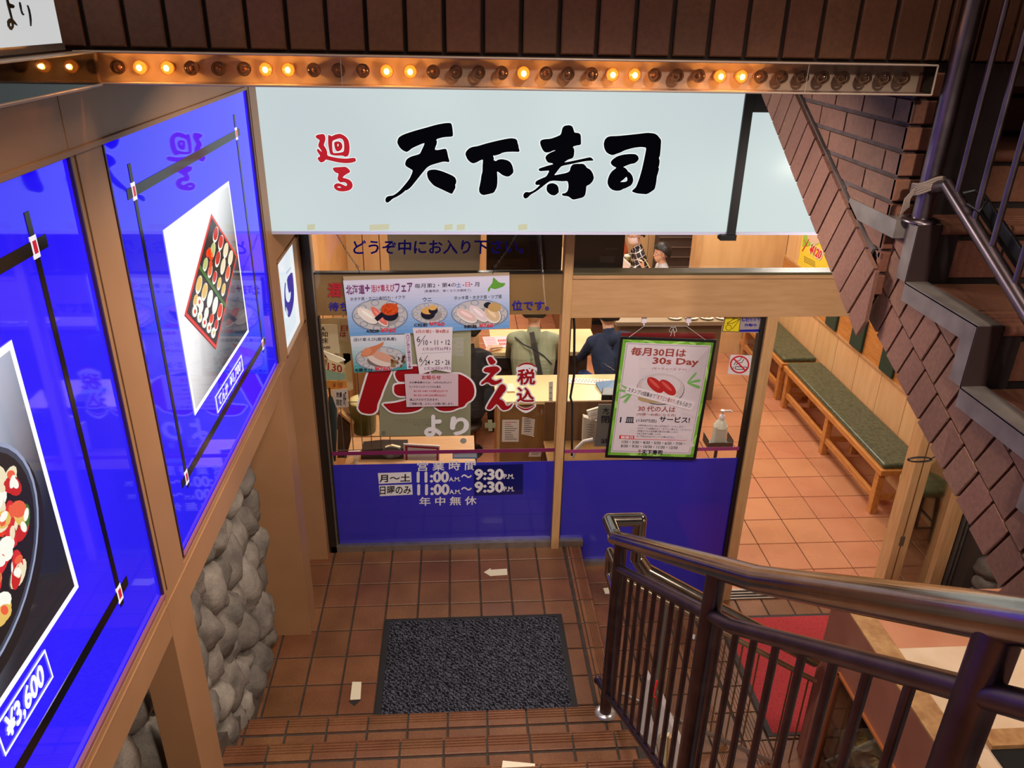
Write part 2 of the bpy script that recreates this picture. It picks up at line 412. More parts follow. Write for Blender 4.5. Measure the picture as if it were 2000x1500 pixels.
# restaurant shell
m = MB()
for i in range(30):   # right wood wall: planks
    a = 4.2+i*.42
    m.tile((3.6, a, -.465), (0, .414, 0), (0, 0, 2.8), (-1, 0, 0), .012, M_PLANK, ch=.0025)
m.box((3.6, 4.1, -.5), (3.72, 10.6, 2.4), C((120, 70, 30)))
struct(m, 'wall_right')
m = MB()
for i in range(24): m.tile((-1.0+i*.2, 10.4, -.465), (.194, 0, 0), (0, 0, 2.8), (0, -1, 0), .012, M_PLANK, ch=.0025)
m.box((-1.1, 10.4, -.5), (3.72, 10.5, 2.4), C((120, 70, 30)))
struct(m, 'wall_back')
m = MB(); m.box((-1.1, 4.15, -.5), (-.98, 10.6, 2.4), noisy('partition_wood', (200, 142, 84), (214, 158, 98), 4, .5, .05)); struct(m, 'wall_left')
m = MB(); m.box((-1.1, 4.15, 2.3), (3.8, 10.6, 2.4), C((226, 214, 196), .8)); struct(m, 'ceiling')

# ================================================================== brick lintel over the entrance
random.seed(5)
m = MB()
LY = 1.94
m.box((-.82, LY, 2.955), (1.135, LY+.25, 4.3), M_GROUTD)
bw = .0862
for i in range(-1, 24):
    a = -.80+i*bw
    if a > 1.13: continue
    m.tile((a+.005, LY, 2.965), (min(bw-.010, 1.13-a), 0, 0), (0, 0, .226), (0, -1, 0), .012+random.uniform(-.001, .001), M_LINTEL)
    for r in range(1, 5): m.tile((a+.005, LY, 2.965+r*.236), (min(bw-.010, 1.13-a), 0, 0), (0, 0, .226), (0, -1, 0), .012, M_LINTEL)
struct(m, 'wall_front')
m = MB(); m.box((-.95, 1.95, 2.91), (2.2, 4.3, 3.0), C((70, 50, 40), .9)); struct(m, 'ceiling')

# ================================================================== wall on the left: laminate frame, posts, stones
XW = -.81
ZP0, ZP1 = 1.592, 2.770
m = MB()   # header beam
m.box((XW-.30, -1.0, ZP1), (XW-.001, 3.47, 2.905), M_WOOD)
m.box((XW-.02, -1.0, ZP1-.012), (XW+.004, 3.32, ZP1+.002), M_WOOD)
struct(m, 'trim_1', .002)
m = MB()   # bottom rail under the light boxes
m.box((XW-.2, -1.0, 1.446), (XW-.001, 3.43, ZP0-.02), M_WOOD)
m.box((XW-.16, -1.0, ZP0-.026), (XW-.004, 3.43, ZP0-.004), C((186, 128, 104), .45))
m.box((XW-.02, -1.0, 1.55), (XW+.003, 3.43, 1.556), M_WOODD)
struct(m, 'trim_2', .002)
posts = [(0.15, .37), (1.762, 1.925), (3.325, 3.49)]
for i, (a, b) in enumerate(posts):
    m = MB(); zb = 0 if i == 2 else -.0
    zb = 0.0 if i == 2 else (RZ*3 if i == 1 else RZ*9)
    m.box((XW-(.22 if i == 2 else .10), a, zb), (XW, b, 2.905), M_WOOD)
    if i < 2:
        m.box((XW-.14, a-.003, ZP0), (XW-.006, a+.02, ZP1), C((170, 112, 90), .45))
    m.box((XW-.0, a+.018, ZP0), (XW+.0025, a+.022, ZP1), C((96, 64, 40), .6))
    struct(m, 'trim_%d' % (3+i), .002)
# last bay, small light box surround and corner post beside the door
m = MB()
m.box((XW-.2, 3.47, 2.02), (XW-.001, 4.07, 2.905), M_WOOD)
m.box((XW-.2, 3.43, 1.44), (XW-.0015, 4.07, 1.545), M_WOOD)
m.box((XW-.2, 4.005, 1.545), (XW, 4.07, 2.02), M_WOOD)
m.box((XW-.2, 3.49, 1.545), (XW-.0, 3.505, 2.02), M_WOOD)
m.box((XW-.26, 3.97, 0), (XW+.0, 4.075, 1.4395), M_WOOD)
struct(m, 'trim_6', .002)
m = MB()  # sloping kerb under the stones, following the stair
for (ya, za, yb, zb) in ((2.95, 0, 0.0, 1.66),):
    m.prism([Vector((-1.1, ya, za-.1)), Vector((-1.1, ya, za+.02)), Vector((-1.1, yb, zb+.06)), Vector((-1.1, yb, zb-.3))], (.125, 0, 0), noisy('kerb', (84, 72, 62), (104, 92, 80), 12, .8, .3))
struct(m, 'trim_7')
m = MB()
m.box((-1.25, -1.0, -.1), (-1.10, 4.07, 1.5), M_STONEB)
random.seed(11)
stones = []
def floorz(y):
    if y > Y0+.0: return 0
    return .0 + (Y0-y)*.6+.02
y = 4.02
while y > .1:
    z = floorz(y)+random.uniform(-.03, .06)
    while z < 1.5:
        hh = random.uniform(.09, .155); ww = random.uniform(.07, .098)
        tilt = random.uniform(-.5, .5)
        if random.random() < .12: hh, ww = ww*.75, hh*.75
        if not ((3.30 < y < 3.5) or (1.74 < y < 1.94)):
            rot = Matrix.Rotation(tilt, 3, 'X') @ Matrix.Rotation(random.uniform(-.2, .2), 3, 'Z')
            m.ball((-1.045+random.uniform(-.02, .02), y+random.uniform(-.022, .022), z+hh*.85), 1, M_STONE, 24, (random.uniform(.075, .1), ww, hh), rot, .2, random.random()*100)
        z += hh*1.84
    y -= .13
for _ in range(46):
    yy = random.uniform(.2, 4.0); zz = random.uniform(floorz(yy)+.02, 1.45)
    if (3.30 < yy < 3.5) or (1.74 < yy < 1.94): continue
    m.ball((-1.045, yy, zz), 1, M_STONE, 18, (.075, random.uniform(.035, .05), random.uniform(.04, .065)), Matrix.Rotation(random.uniform(-1, 1), 3, 'X'), .2, random.random()*90)
struct(m, 'wall_left')
# backing behind the light boxes
m = MB(); m.box((-1.25, -1, 1.45), (-1.0, 4.07, 2.92), C((60, 44, 34), .9)); struct(m, 'wall_left')
# ================================================================== illuminated sign over the door
def emis(name, c, s=1., rough=.06, c2=None, scale=2., spec=.5):
    m, nt, b = newmat(name); L = nt.links
    b.inputs['Base Color'].default_value = (.02, .02, .02, 1); b.inputs['Roughness'].default_value = rough
    b.inputs['Specular IOR Level'].default_value = spec
    b.inputs['Emission Strength'].default_value = s
    if c2:
        tc = nd(nt, 'ShaderNodeTexCoord'); n = nd(nt, 'ShaderNodeTexNoise', i_Scale=scale, i_Detail=1); L.new(tc.outputs['Object'], n.inputs['Vector'])
        r = nd(nt, 'ShaderNodeMapRange'); r.inputs[1].default_value = .35; r.inputs[2].default_value = .65; L.new(n.outputs[0], r.inputs[0])
        mx = nd(nt, 'ShaderNodeMix', data_type='RGBA'); mx.inputs[6].default_value = (*lin(c), 1); mx.inputs[7].default_value = (*lin(c2), 1)
        L.new(r.outputs[0], mx.inputs[0]); L.new(mx.outputs[2], b.inputs['Emission Color'])
    else: b.inputs['Emission Color'].default_value = (*lin(c), 1)
    return m
E_SIGN = emis('lit_sign_acrylic', (196, 208, 210), 1., .2, (206, 220, 218), 1.3, spec=.1)
E_WHITE = emis('lit_white', (240, 248, 244), 1., .1)
E_BLUE = emis('lit_blue_film', (18, 0, 236), 1.0, .035, (34, 6, 255), 1.6)
E_PIC = emis('lit_print_grey', (120, 136, 178), 1., .04, (150, 162, 190), 3.)
SY = 3.47
K = {}
K['ten'] = (740, 230, .12, [[(300,380),(320,320),(400,270),(600,205),(750,165),(940,110),(1080,85),(1160,82),(1185,100),(1200,180),(1208,280),(1195,305),(1060,312),(930,345),(950,400),(905,520),(960,525),(1090,498),(1110,540),(1130,640),(1150,700),(1140,720),(1090,712),(1040,712),(940,740),(840,770),(780,810),(720,880),(600,1030),(520,1130),(460,1175),(430,1180),(400,1215),(290,1285),(230,1310),(170,1365),(135,1380),(108,1360),(108,1310),(140,1275),(240,1262),(330,1195),(430,1080),(500,990),(540,900),(552,850),(500,820),(440,785),(425,740),(450,675),(520,630),(665,590),(690,540),(752,405),(690,425),(545,490),(490,535),(455,555),(400,535),(345,490),(305,420)],[(780,905),(795,865),(840,845),(920,840),(1030,868),(1190,935),(1240,970),(1262,1020),(1258,1060),(1240,1090),(1248,1120),(1240,1150),(1215,1195),(1195,1232),(1170,1232),(1050,1175),(900,1105),(850,1055),(800,990)]])
K['shita'] = (900, 250, .09333, [[(92,550),(110,490),(170,425),(240,395),(360,375),(520,325),(740,270),(950,225),(1060,210),(1150,225),(1180,260),(1190,320),(1205,350),(1210,410),(1230,470),(1215,497),(1100,492),(950,497),(870,515),(800,550),(710,575),(672,570),(695,640),(682,665),(730,695),(780,660),(860,648),(970,670),(1040,715),(1080,790),(1100,880),(1098,930),(1060,970),(1010,1010),(940,1010),(860,975),(800,925),(755,900),(765,1000),(765,1150),(750,1240),(720,1300),(690,1350),(600,1375),(480,1400),(430,1385),(385,1340),(380,1270),(400,1180),(420,1080),(430,990),(452,920),(455,780),(465,655),(420,665),(330,715),(265,738),(200,715),(140,655)]])
K['kotobuki'] = (1010, 230, .11333, [[(395,440),(400,395),(450,370),(580,360),(680,325),(755,290),(780,170),(820,135),(900,125),(950,145),(970,200),(985,255),(1060,260),(1095,290),(1100,450),(1085,465),(1010,478),(955,495),(985,545),(975,660),(950,695),(870,720),(800,770),(900,755),(1100,712),(1240,680),(1275,682),(1325,735),(1200,740),(1060,765),(900,800),(780,825),(745,845),(680,930),(632,992),(720,975),(850,950),(905,920),(920,850),(960,800),(1030,792),(1140,792),(1175,820),(1200,860),(1260,890),(1300,950),(1322,1030),(1300,1090),(1250,1145),(1190,1170),(1185,1250),(1170,1330),(1130,1370),(1050,1390),(965,1408),(930,1390),(880,1350),(780,1340),(768,1305),(830,1298),(870,1260),(885,1190),(880,1130),(865,1085),(780,1092),(700,1085),(620,1080),(560,1090),(500,1130),(420,1195),(330,1265),(230,1320),(180,1375),(135,1392),(105,1360),(110,1310),(150,1275),(215,1285),(290,1250),(340,1210),(400,1150),(320,1155),(310,1120),(335,1085),(420,1045),(505,1010),(560,905),(470,912),(385,918),(365,885),(400,865),(540,820),(625,800),(600,778),(535,772),(505,740),(485,690),(500,650),(560,605),(680,555),(620,560),(560,590),(490,597),(450,570),(415,505)],[(505,1215),(515,1160),(560,1130),(620,1125),(680,1150),(710,1190),(718,1280),(690,1305),(650,1335),(590,1330),(545,1300),(510,1260)]])
K['tsukasa'] = (1170, 250, .09333, [[(95,330),(120,240),(170,190),(230,170),(400,165),(650,140),(850,118),(1010,98),(1150,110),(1210,140),(1260,200),(1295,250),(1285,420),(1270,580),(1245,620),(1265,680),(1250,790),(1235,810),(1250,850),(1225,950),(1205,1000),(1190,1150),(1160,1270),(1120,1305),(1000,1382),(900,1375),(790,1365),(730,1345),(685,1325),(710,1290),(770,1240),(815,1130),(850,1030),(900,850),(950,620),(985,440),(975,405),(900,395),(840,395),(700,415),(540,460),(440,510),(380,530),(275,568),(200,540),(150,505),(110,430)],[(240,710),(290,650),(380,590),(500,555),(650,540),(760,545),(810,580),(828,640),(800,690),(740,735),(650,750),(560,785),(495,815),(540,830),(580,865),(600,905),(650,935),(695,1000),(712,1080),(700,1140),(665,1195),(600,1230),(540,1260),(510,1265),(440,1305),(350,1310),(270,1290),(210,1240),(175,1160),(180,1080),(215,980),(270,900),(370,828),(300,800),(255,760)]])
HOLE = {'tsukasa': [[(430,1130),(500,1080),(570,1010),(592,1060),(585,1110),(530,1128)]]}
K['mawa'] = (605, 250, .09, [[(125,180),(160,145),(290,125),(325,150),(345,215),(335,280),(302,372),(345,430),(378,500),(382,600),(480,625),(640,655),(800,665),(930,645),(985,650),(1010,700),(985,730),(900,755),(780,762),(620,745),(450,705),(350,680),(310,730),(250,748),(210,725),(170,660),(175,640),(235,610),(180,530),(155,480),(165,450),(190,455),(240,500),(268,522),(250,480),(185,395),(190,340),(222,262),(150,220)],[(400,150),(420,150),(475,180),(550,140),(640,122),(700,135),(790,190),(845,270),(868,400),(862,520),(840,595),(800,620),(760,618),(715,595),(560,598),(470,580),(440,550),(425,480),(400,350)],[(525,305),(610,285),(670,305),(705,350),(712,420),(680,480),(620,508),(575,495),(545,430)]])
HOLE['mawa1'] = [(490,280),(560,248),(650,220),(705,235),(740,290),(750,400),(740,515),(630,538),(520,545),(500,520),(488,400)]
HOLE['mawa2'] = [(603,350),(620,335),(628,360),(622,398),(608,402),(600,380)]
K['ru'] = (605, 250, .09, [[(500,875),(515,855),(650,845),(780,838),(850,890),(880,935),(870,960),(800,1000),(745,1035),(712,1080),(780,1090),(860,1120),(920,1180),(935,1250),(915,1310),(850,1355),(740,1375),(640,1370),(570,1340),(525,1285),(530,1235),(570,1200),(650,1198),(720,1230),(790,1262),(815,1225),(790,1185),(740,1170),(665,1180),(620,1135),(600,1095),(630,985),(560,965),(520,920)]])
HOLE['ru'] = [(585,1278),(640,1262),(695,1285),(640,1297)]
sign = thing('shop_sign', (.2, 3.5, 2.16), 'long white illuminated sign with black brush lettering above the entrance', 'sign')
m = MB(); m.box((-.81, SY, 2.162), (1.222, SY+.02, 2.775), E_SIGN); m.build('lit_face', sign)
m = MB(); m.box((1.262, SY, 2.162), (2.3, SY+.02, 2.682), E_SIGN); m.build('lit_face', sign)
m = MB()
m.box((-.81, SY+.02, 2.155), (2.3, SY+.17, 2.80), C((150, 146, 160), .5))
m.box((-.81, SY-.004, 2.150), (2.3, SY+.03, 2.163), C((190, 190, 214), .4))
m.box((1.222, SY-.012, 2.145), (1.262, SY+.02, 2.79), M_BLACK); m.box((1.262, SY-.008, 2.682), (2.3, SY+.02, 2.79), M_BLACK)
m.box((1.190, SY-.03, 2.13), (1.262, SY+.02, 2.155), M_BLACK)
m.build('frame', sign)
def strokes(mb, key, tf, off, mat, halo=None, hw=.005, hoff=None, it=1):
    x0, y0, s, loops = K[key]
    for i, l in enumerate(loops):
        hs = []
        if key == 'tsukasa' and i == 1: hs = HOLE['tsukasa']
        if key == 'mawa' and i == 1: hs = [HOLE['mawa1']]
        if key == 'mawa' and i == 2: hs = [HOLE['mawa2']]
        if key == 'ru': hs = [HOLE['ru']]
        P = [tf(*q) for q in crop(chaikin(l, it), x0, y0, s)]
        H = [[tf(*q) for q in crop(chaikin(h, it), x0, y0, s)] for h in hs]
        mb.prism(P, off, mat, H)
        if halo:
            for lp in [P]+H:
                for a, b in zip(lp, lp[1:]+lp[:1]):
                    d = (b-a)
                    if d.length < 1e-5: continue
                    q = d.normalized().cross(Vector(off).normalized())*hw
                    e = d.normalized()*hw*.5
                    mb.prism([a-q, b-q, b+q, a+q], Vector(off)*.15, halo)
                    e1 = d.normalized(); e2 = e1.cross(Vector(off).normalized()); mb.prism([b+(e1*math.cos(t)+e2*math.sin(t))*hw for t in [PI*k/4 for k in range(8)]], Vector(off)*.14, halo)
tfs = lambda x, y: Fy(x, y, SY-.0005)
m = MB()
for k in ('ten', 'shita', 'kotobuki', 'tsukasa'): strokes(m, k, tfs, (0, -.006, 0), C((3, 3, 8), .8, spec=.02), E_WHITE, .004)
m.build('lettering', sign, label='four thick black brush characters')
m = MB()
for k in ('mawa', 'ru'): strokes(m, k, tfs, (0, -.004, 0), emis('lit_red_film', (196, 4, 26), .85, .6, spec=.05), E_WHITE, .003)
m.build('lettering', sign, label='two small red brush characters')
for a, b in ((600, 615), (722, 760), (868, 884), (892, 908), (1012, 1030)):
    m = MB(); f = FrY((a, 439), (b, 437), (a, 450), SY-.001); m.frect(f, 0, 0, 1, 1, 0, emis('tape_mark', (206, 204, 170), .9, .5), t=.0005); m.build('tape_mark', sign)

# ================================================================== upper white sign with handwritten strokes
us = thing('menu_sign', (-.82, 1.2, 2.98), 'white illuminated sign panel above the light strip in the top left corner', 'sign')
E_CREAM = emis('lit_sign_cream', (206, 204, 202), 1., .1, (196, 200, 200), 1.5, spec=.2)
m = MB(); m.box((-.86, 0, 2.975), (-.812, 1.838, 3.42), E_CREAM); m.build('lit_face', us)
m = MB(); m.box((-.90, -.02, 2.962), (-.81, 1.842, 2.975), M_ALU); m.build('frame', us)
m = MB(); tx = lambda x, y: Fx(x, y, -.8115)
def blob(pts, hs=()):
    m.prism([tx(*q) for q in crop(pts, 0, 0, .066667)], (.002, 0, 0), M_BLACK, [[tx(*q) for q in crop(h, 0, 0, .066667)] for h in hs])
blob([(160,-60),(200,-60),(250,95),(360,135),(402,180),(380,240),(272,240),(300,350),(350,560),(420,640),(495,750),(470,745),(380,690),(375,800),(320,885),(285,870),(215,760),(200,620),(250,545),(305,535),(240,290),(200,140)], [[(262,690),(305,655),(335,700),(335,760),(310,795),(270,760)]])
blob([(550,60),(570,60),(600,160),(620,300),(650,385),(690,420),(665,450),(620,400),(580,260),(555,140)])
blob([(778,150),(800,150),(850,280),(885,450),(900,600),(895,765),(880,765),(865,600),(840,400),(800,220)])
m.build('lettering', us)

# ================================================================== blue light boxes on the left wall
def fy_(px, py): return Fx(px, py, XW-.0005)
M_TAPE = C((14, 12, 18), .15, spec=.5)
M_DIAW = emis('lit_diamond_white', (244, 236, 240), 1., .1); M_DIAR = emis('lit_diamond_red', (200, 20, 50), 1., .1)
XB = XW-.006
def lbox(name, y0, y1, label):
    t = thing(name, (XW-.05, y0, ZP0), label, 'sign', 'blue light boxes along the left wall')
    m = MB(); m.box((XB-.012, y0, ZP0), (XB, y1, ZP1), E_BLUE); m.build('lit_panel', t)
    m = MB()
    for a in (y0+.145, y1-.21):
        m.box((XB, a-.009, 1.74), (XB+.0012, a+.009, 2.69), M_TAPE)
    for z in (1.775, 2.622):
        m.box((XB, y0+.10, z-.013), (XB+.0012, y1-.16, z+.013), M_TAPE)
    m.build('grid_tape', t)
    for a in (y0+.145, y1-.21):
        for z in (1.775, 2.622):
            m = MB()
            for s, mt, d in ((.022, M_DIAW, .0016), (.0125, M_DIAR, .0022)):
                m.prism([Vector((XB, a-s*.8, z)), Vector((XB, a, z-s)), Vector((XB, a+s*.8, z)), Vector((XB, a, z+s))], (d, 0, 0), mt) if 0 else m.box((XB, a-s*.55, z-s), (XB+d, a+s*.55, z+s), mt)
            m.build('marker', t)
    m = MB()
    for a, b, c, d in ((y0, y0+.006, ZP0, ZP1), (y1-.006, y1, ZP0, ZP1)): m.box((XB, a, c), (XW+.002, b, d), C((60, 36, 60), .4))
    m.box((XW-.004, y0, ZP0-.004), (XW+.006, y1, ZP0+.006), C((150, 92, 86), .4))
    m.build('frame', t)
    return t
b1 = lbox('light_box', .37, 1.76, 'nearest blue light box, with a round black sushi bowl and a 3,600 yen price')
b2 = lbox('light_box', 1.928, 3.322, 'blue light box with a tilted red sushi tray and a 1,700 yen price')
XP = XB+.0014
def frP(y0, y1, z1, z0, x=XP): return Fr((x, y0, z1), (x, y1, z1), (x, y0, z0))
M_PW = emis('lit_white_border', (250, 248, 250), 1.1, .1)
E_PWH = emis('lit_picture_glow', (252, 252, 250), 1.2, .04, (240, 244, 252), 2)
SUSHI = [emis('food_%d' % i, c, 1., .2) for i, c in enumerate([(200, 30, 24), (236, 96, 60), (240, 226, 190), (250, 250, 236), (230, 190, 96), (60, 110, 36), (232, 60, 20), (190, 200, 120), (20, 14, 18), (216, 40, 40), (150, 160, 190), (60, 66, 84)])]
# --- picture on the second box
m = MB()
f = frP(2.236, 2.912, 2.469, 1.919)
m.frect(f, -.022, -.027, 1.022, 1.027, 0, M_PW); 
def pic_bg(m, f, cols):
    n = len(cols)
    m.frect(f, 0, 0, 1, 1, .0004, cols[0])
# photograph background: pale studio sweep, brighter at the back left
def sweep(name, y0, y1, z0, z1, cA, cB, inv=False):
    mt, nt, b = newmat(name); L = nt.links
    b.inputs['Base Color'].default_value = (.02, .02, .02, 1); b.inputs['Roughness'].default_value = .04
    g = nd(nt, 'ShaderNodeTexCoord'); sx = nd(nt, 'ShaderNodeSeparateXYZ'); L.new(g.outputs['Object'], sx.inputs[0])
    ry = nd(nt, 'ShaderNodeMapRange'); ry.inputs[1].default_value = y0; ry.inputs[2].default_value = y1
    rz = nd(nt, 'ShaderNodeMapRange'); rz.inputs[1].default_value = z0; rz.inputs[2].default_value = z1
    L.new(sx.outputs[1], ry.inputs[0]); L.new(sx.outputs[2], rz.inputs[0])
    s = nd(nt, 'ShaderNodeMath', operation='SUBTRACT'); L.new(rz.outputs[0], s.inputs[0]); L.new(ry.outputs[0], s.inputs[1])
    k = nd(nt, 'ShaderNodeMapRange', interpolation_type='SMOOTHSTEP'); k.inputs[1].default_value = -.6; k.inputs[2].default_value = .45; L.new(s.outputs[0], k.inputs[0])
    mx = nd(nt, 'ShaderNodeMix', data_type='RGBA'); mx.inputs[6].default_value = (*lin(cA), 1); mx.inputs[7].default_value = (*lin(cB), 1)
    L.new(k.outputs[0], mx.inputs[0]); L.new(mx.outputs[2], b.inputs['Emission Color']); b.inputs['Emission Strength'].default_value = 1
    return mt
r0 = Vector(b2.location)
m.frect(f, 0, 0, 1, 1, .0004, sweep('print_sweep', 2.24-r0.y, 2.91-r0.y, 1.92-r0.z, 2.47-r0.z, (34, 40, 58), (255, 255, 255)))
T = fy_(412, 423); R = fy_(460, 500); L_ = fy_(362, 612); B_ = fy_(422, 703)
g = Fr(T, R, L_, (1, 0, 0)); g.V = Vector(L_)-Vector(T)
g.O = g.O+Vector((.003, 0, 0))
m.fpoly(g, [(-.02, -.01), (1.02, -.01), (1.02, 1.03), (-.02, 1.03)], -.0016, emis('tray_side', (120, 20, 24), .8, .2))
m.frect(g, -.03, -.02, 1.03, 1.02, -.001, emis('tray_red', (226, 60, 56), 1, .2)); m.frect(g, .01, .01, .99, .99, 0, SUSHI[8])
rnd = random.Random(4)
def nig(u, v, ru, rv, c, rot=0): m.fell(g, u, v, ru, rv, .0006, SUSHI[3], 16, rot=rot); m.fell(g, u-.01, v-.006, ru*.9, rv*.8, .0010, SUSHI[c], 16, rot=rot)
for i in range(4): nig(.22+.2*i, .10, .075, .085, (0, 9, 2, 2)[i])
for i in range(4): nig(.25+.2*i, .27, .07, .09, (7, 0, 2, 1)[i])
for i in range(6): m.fell(g, .12+rnd.random()*.18, .30+rnd.random()*.12, .05, .04, .001, SUSHI[6], 8)
for i in range(5): nig(.15+.17*i, .46, .06, .07, (7, 1, 9, 4, 4)[i])
m.fpoly(g, [(0, .52), (1, .56), (1, .60), (0, .56)], .0014, SUSHI[5])
for i in range(5): nig(.12+.19*i, .68, .075, .09, (4, 4, 3, 3, 6)[i])
for i in range(5): nig(.14+.18*i, .83, .06, .06, (4, 3, 3, 6, 9)[i])
for i in range(6):
    u = .18+.16*(i % 5)+.05*(i // 5); v = .92-.0*(i % 2)-.11*(i // 5)
    m.fell(g, u, v, .07, .05, .0015, SUSHI[3], 14); m.fell(g, u, v, .028, .02, .002, SUSHI[(6, 4, 9)[i % 3]], 10)
m.build('picture', b2)
def price(t, y0, y1, z1, z0, txt):
    m = MB(); f = frP(y0, y1, z1, z0)
    for a in ((0, 0, 1, .07), (0, .93, 1, 1), (0, 0, .02, 1), (.98, 0, 1, 1)): m.frect(f, *a, 0, M_PW)
    f2 = frP(y0, y1, z1, z0, XP)
    if len(txt) > 6:
        m.ftext(f2, txt[:3], .06, .2, .40, .8, 0, M_PW, .03, shear=.1); m.ftext(f2, txt[4:], .48, .2, .90, .82, 0, M_PW, .03, shear=.08)
    else: m.ftext(f2, txt, .1, .16, .84, .86, 0, M_PW, .04, shear=.06)
    m.build('price_tag', t)
price(b2, 2.43, 2.79, 1.866, 1.803, 'てんか ¥1,700')
price(b1, 1.045, 1.232, 1.905, 1.832, '¥3,600')
# --- round bowl on the first box
m = MB()
f = frP(.80, 1.38, 2.477, 1.938)
m.frect(f, -.025, -.027, 1.025, 1.027, 0, M_PW)
r0 = Vector(b1.location)
m.frect(f, 0, 0, 1, 1, .0004, sweep('print_sweep', .8-r0.y, 1.38-r0.y, 1.94-r0.z, 2.477-r0.z, (24, 26, 38), (215, 222, 246)))
cy, cz, ry_, rz_ = 1.12, 2.19, .225, .175
def el(mb, y, z, a, b, d, mat, n=40, rot=0):
    mb.prism([Vector((XP+d, y+a*math.cos(2*PI*k/n)*math.cos(rot)-b*math.sin(2*PI*k/n)*math.sin(rot), z+a*math.cos(2*PI*k/n)*math.sin(rot)+b*math.sin(2*PI*k/n)*math.cos(rot))) for k in range(n)], (.0004, 0, 0), mat)
el(m, cy+.008, cz-.02, ry_*1.03, rz_*1.06, .0010, SUSHI[8], rot=.4); el(m, cy, cz, ry_*1.02, rz_*1.02, .0014, SUSHI[10], rot=.4); el(m, cy, cz, ry_*.985, rz_*.98, .0018, SUSHI[11], rot=.4); el(m, cy, cz, ry_*.94, rz_*.93, .0022, SUSHI[8], rot=.4)
for i in range(150):
    a = rnd.random()*2*PI; r = math.sqrt(rnd.random())*.86
    u_ = ry_*r*math.cos(a)*.92; v_ = rz_*r*math.sin(a)*.92; y = cy+u_*math.cos(.4)-v_*math.sin(.4); z = cz+u_*math.sin(.4)+v_*math.cos(.4)
    c = rnd.choice((0, 1, 2, 3, 3, 4, 5, 6, 9))
    el(m, y, z, .026, .016, .0026+i*.00001, SUSHI[c], 12, rnd.random()*3); el(m, y+.004, z+.004, .013, .008, .0034+i*.00001, SUSHI[rnd.choice((1, 3, 2, c))], 10, rnd.random()*3)
m.build('picture', b1)

# ================================================================== small white light box with a logo
sb = thing('light_box', (XW-.03, 3.5, 1.55), 'small white light box with a blue emblem beside the door', 'sign')
m = MB(); m.box((XW-.03, 3.506, 1.556), (XW-.018, 3.95, 2.0), emis('lit_white_panel', (214, 228, 240), 1.0, .08, (228, 236, 240), 2)); m.build('lit_panel', sb)
m = MB()
for a in (((XW-.03, 3.495, 1.545), (XW+.002, 3.507, 2.012)), ((XW-.03, 3.95, 1.545), (XW+.002, 4.008, 2.012)), ((XW-.03, 3.495, 1.545), (XW+.002, 4.0, 1.557)), ((XW-.03, 3.495, 2.0), (XW+.002, 4.0, 2.012))): m.box(*a, M_WOOD)
m.build('frame', sb, .001)
m = MB(); tl = lambda x, y: Fx(500+x*.2, 440+y*.2, XW-.0175)
LB = emis('lit_logo_blue', (44, 40, 150), 1., .2)
m.prism([tl(*q) for q in chaikin([(300,515),(352,450),(362,520),(370,640),(368,740),(352,830),(325,905),(300,880),(285,840),(278,740),(276,640),(282,560),(290,560),(284,640),(290,720),(305,752),(325,750),(338,700),(340,640),(322,668),(308,600)], 1)], (.001, 0, 0), LB)
for k in range(4): m.prism([tl(286+5*k, 855+k*14), tl(292+5*k, 800+k*14), tl(296+5*k, 800+k*14), tl(290+5*k, 858+k*14)], (.0012, 0, 0), emis('lit_w', (222, 232, 240), 1., .2))
f = Fr(tl(292, 465), tl(338, 405), tl(293, 480)); m.ftext(f, 'TENKAZUSHI', 0, 0, 1, 1, 0, LB, .02)
m.build('emblem', sb)

# ================================================================== marquee light strips
BX0 = Fy(228, 128, LY-.035).x; BX1 = Fy(1767, 150, LY-.035).x
LITX = (1, 2, 6, 7, 11, 12, 17, 21, 22, 26, 27)
PXS = [228, 272, 325, 372, 425, 475, 518, 562, 612, 660, 708, 755, 801, 846, 890, 935, 980, 1023, 1067, 1110, 1156, 1197, 1240, 1280, 1324, 1366, 1408, 1450, 1488, 1528, 1569, 1609, 1649, 1692, 1730, 1767]
M_FIL = emis('glowing_filament', (255, 205, 100), 22., .5)
M_GLOW = emis('amber_bulb_glow', (255, 128, 34), 2.6, .3)
M_BASE = C((176, 136, 104), .35, .4)
def bulb_mesh(lit):
    m = MB()
    m.lathe((0, 0, 0), [(.010, .030), (.0105, .018), (.013, .016), (.013, .010)], M_BASE, 16, (0, 1, 0))
    m.ball((0, 0, 0), .0155, M_BULBG, 16)
    if lit: m.ball((0, -.005, -.0005), .0068, M_FIL, 10); m.ball((0, .003, 0), .0125, M_GLOW, 12)
    else: m.ball((0, .006, 0), .006, C((110, 76, 54), .4), 8); m.tube([(-.003, .004, 0), (-.002, -.004, .002), (.002, -.004, .002), (.003, .004, 0)], .0006, M_BASE, 5)
    return m
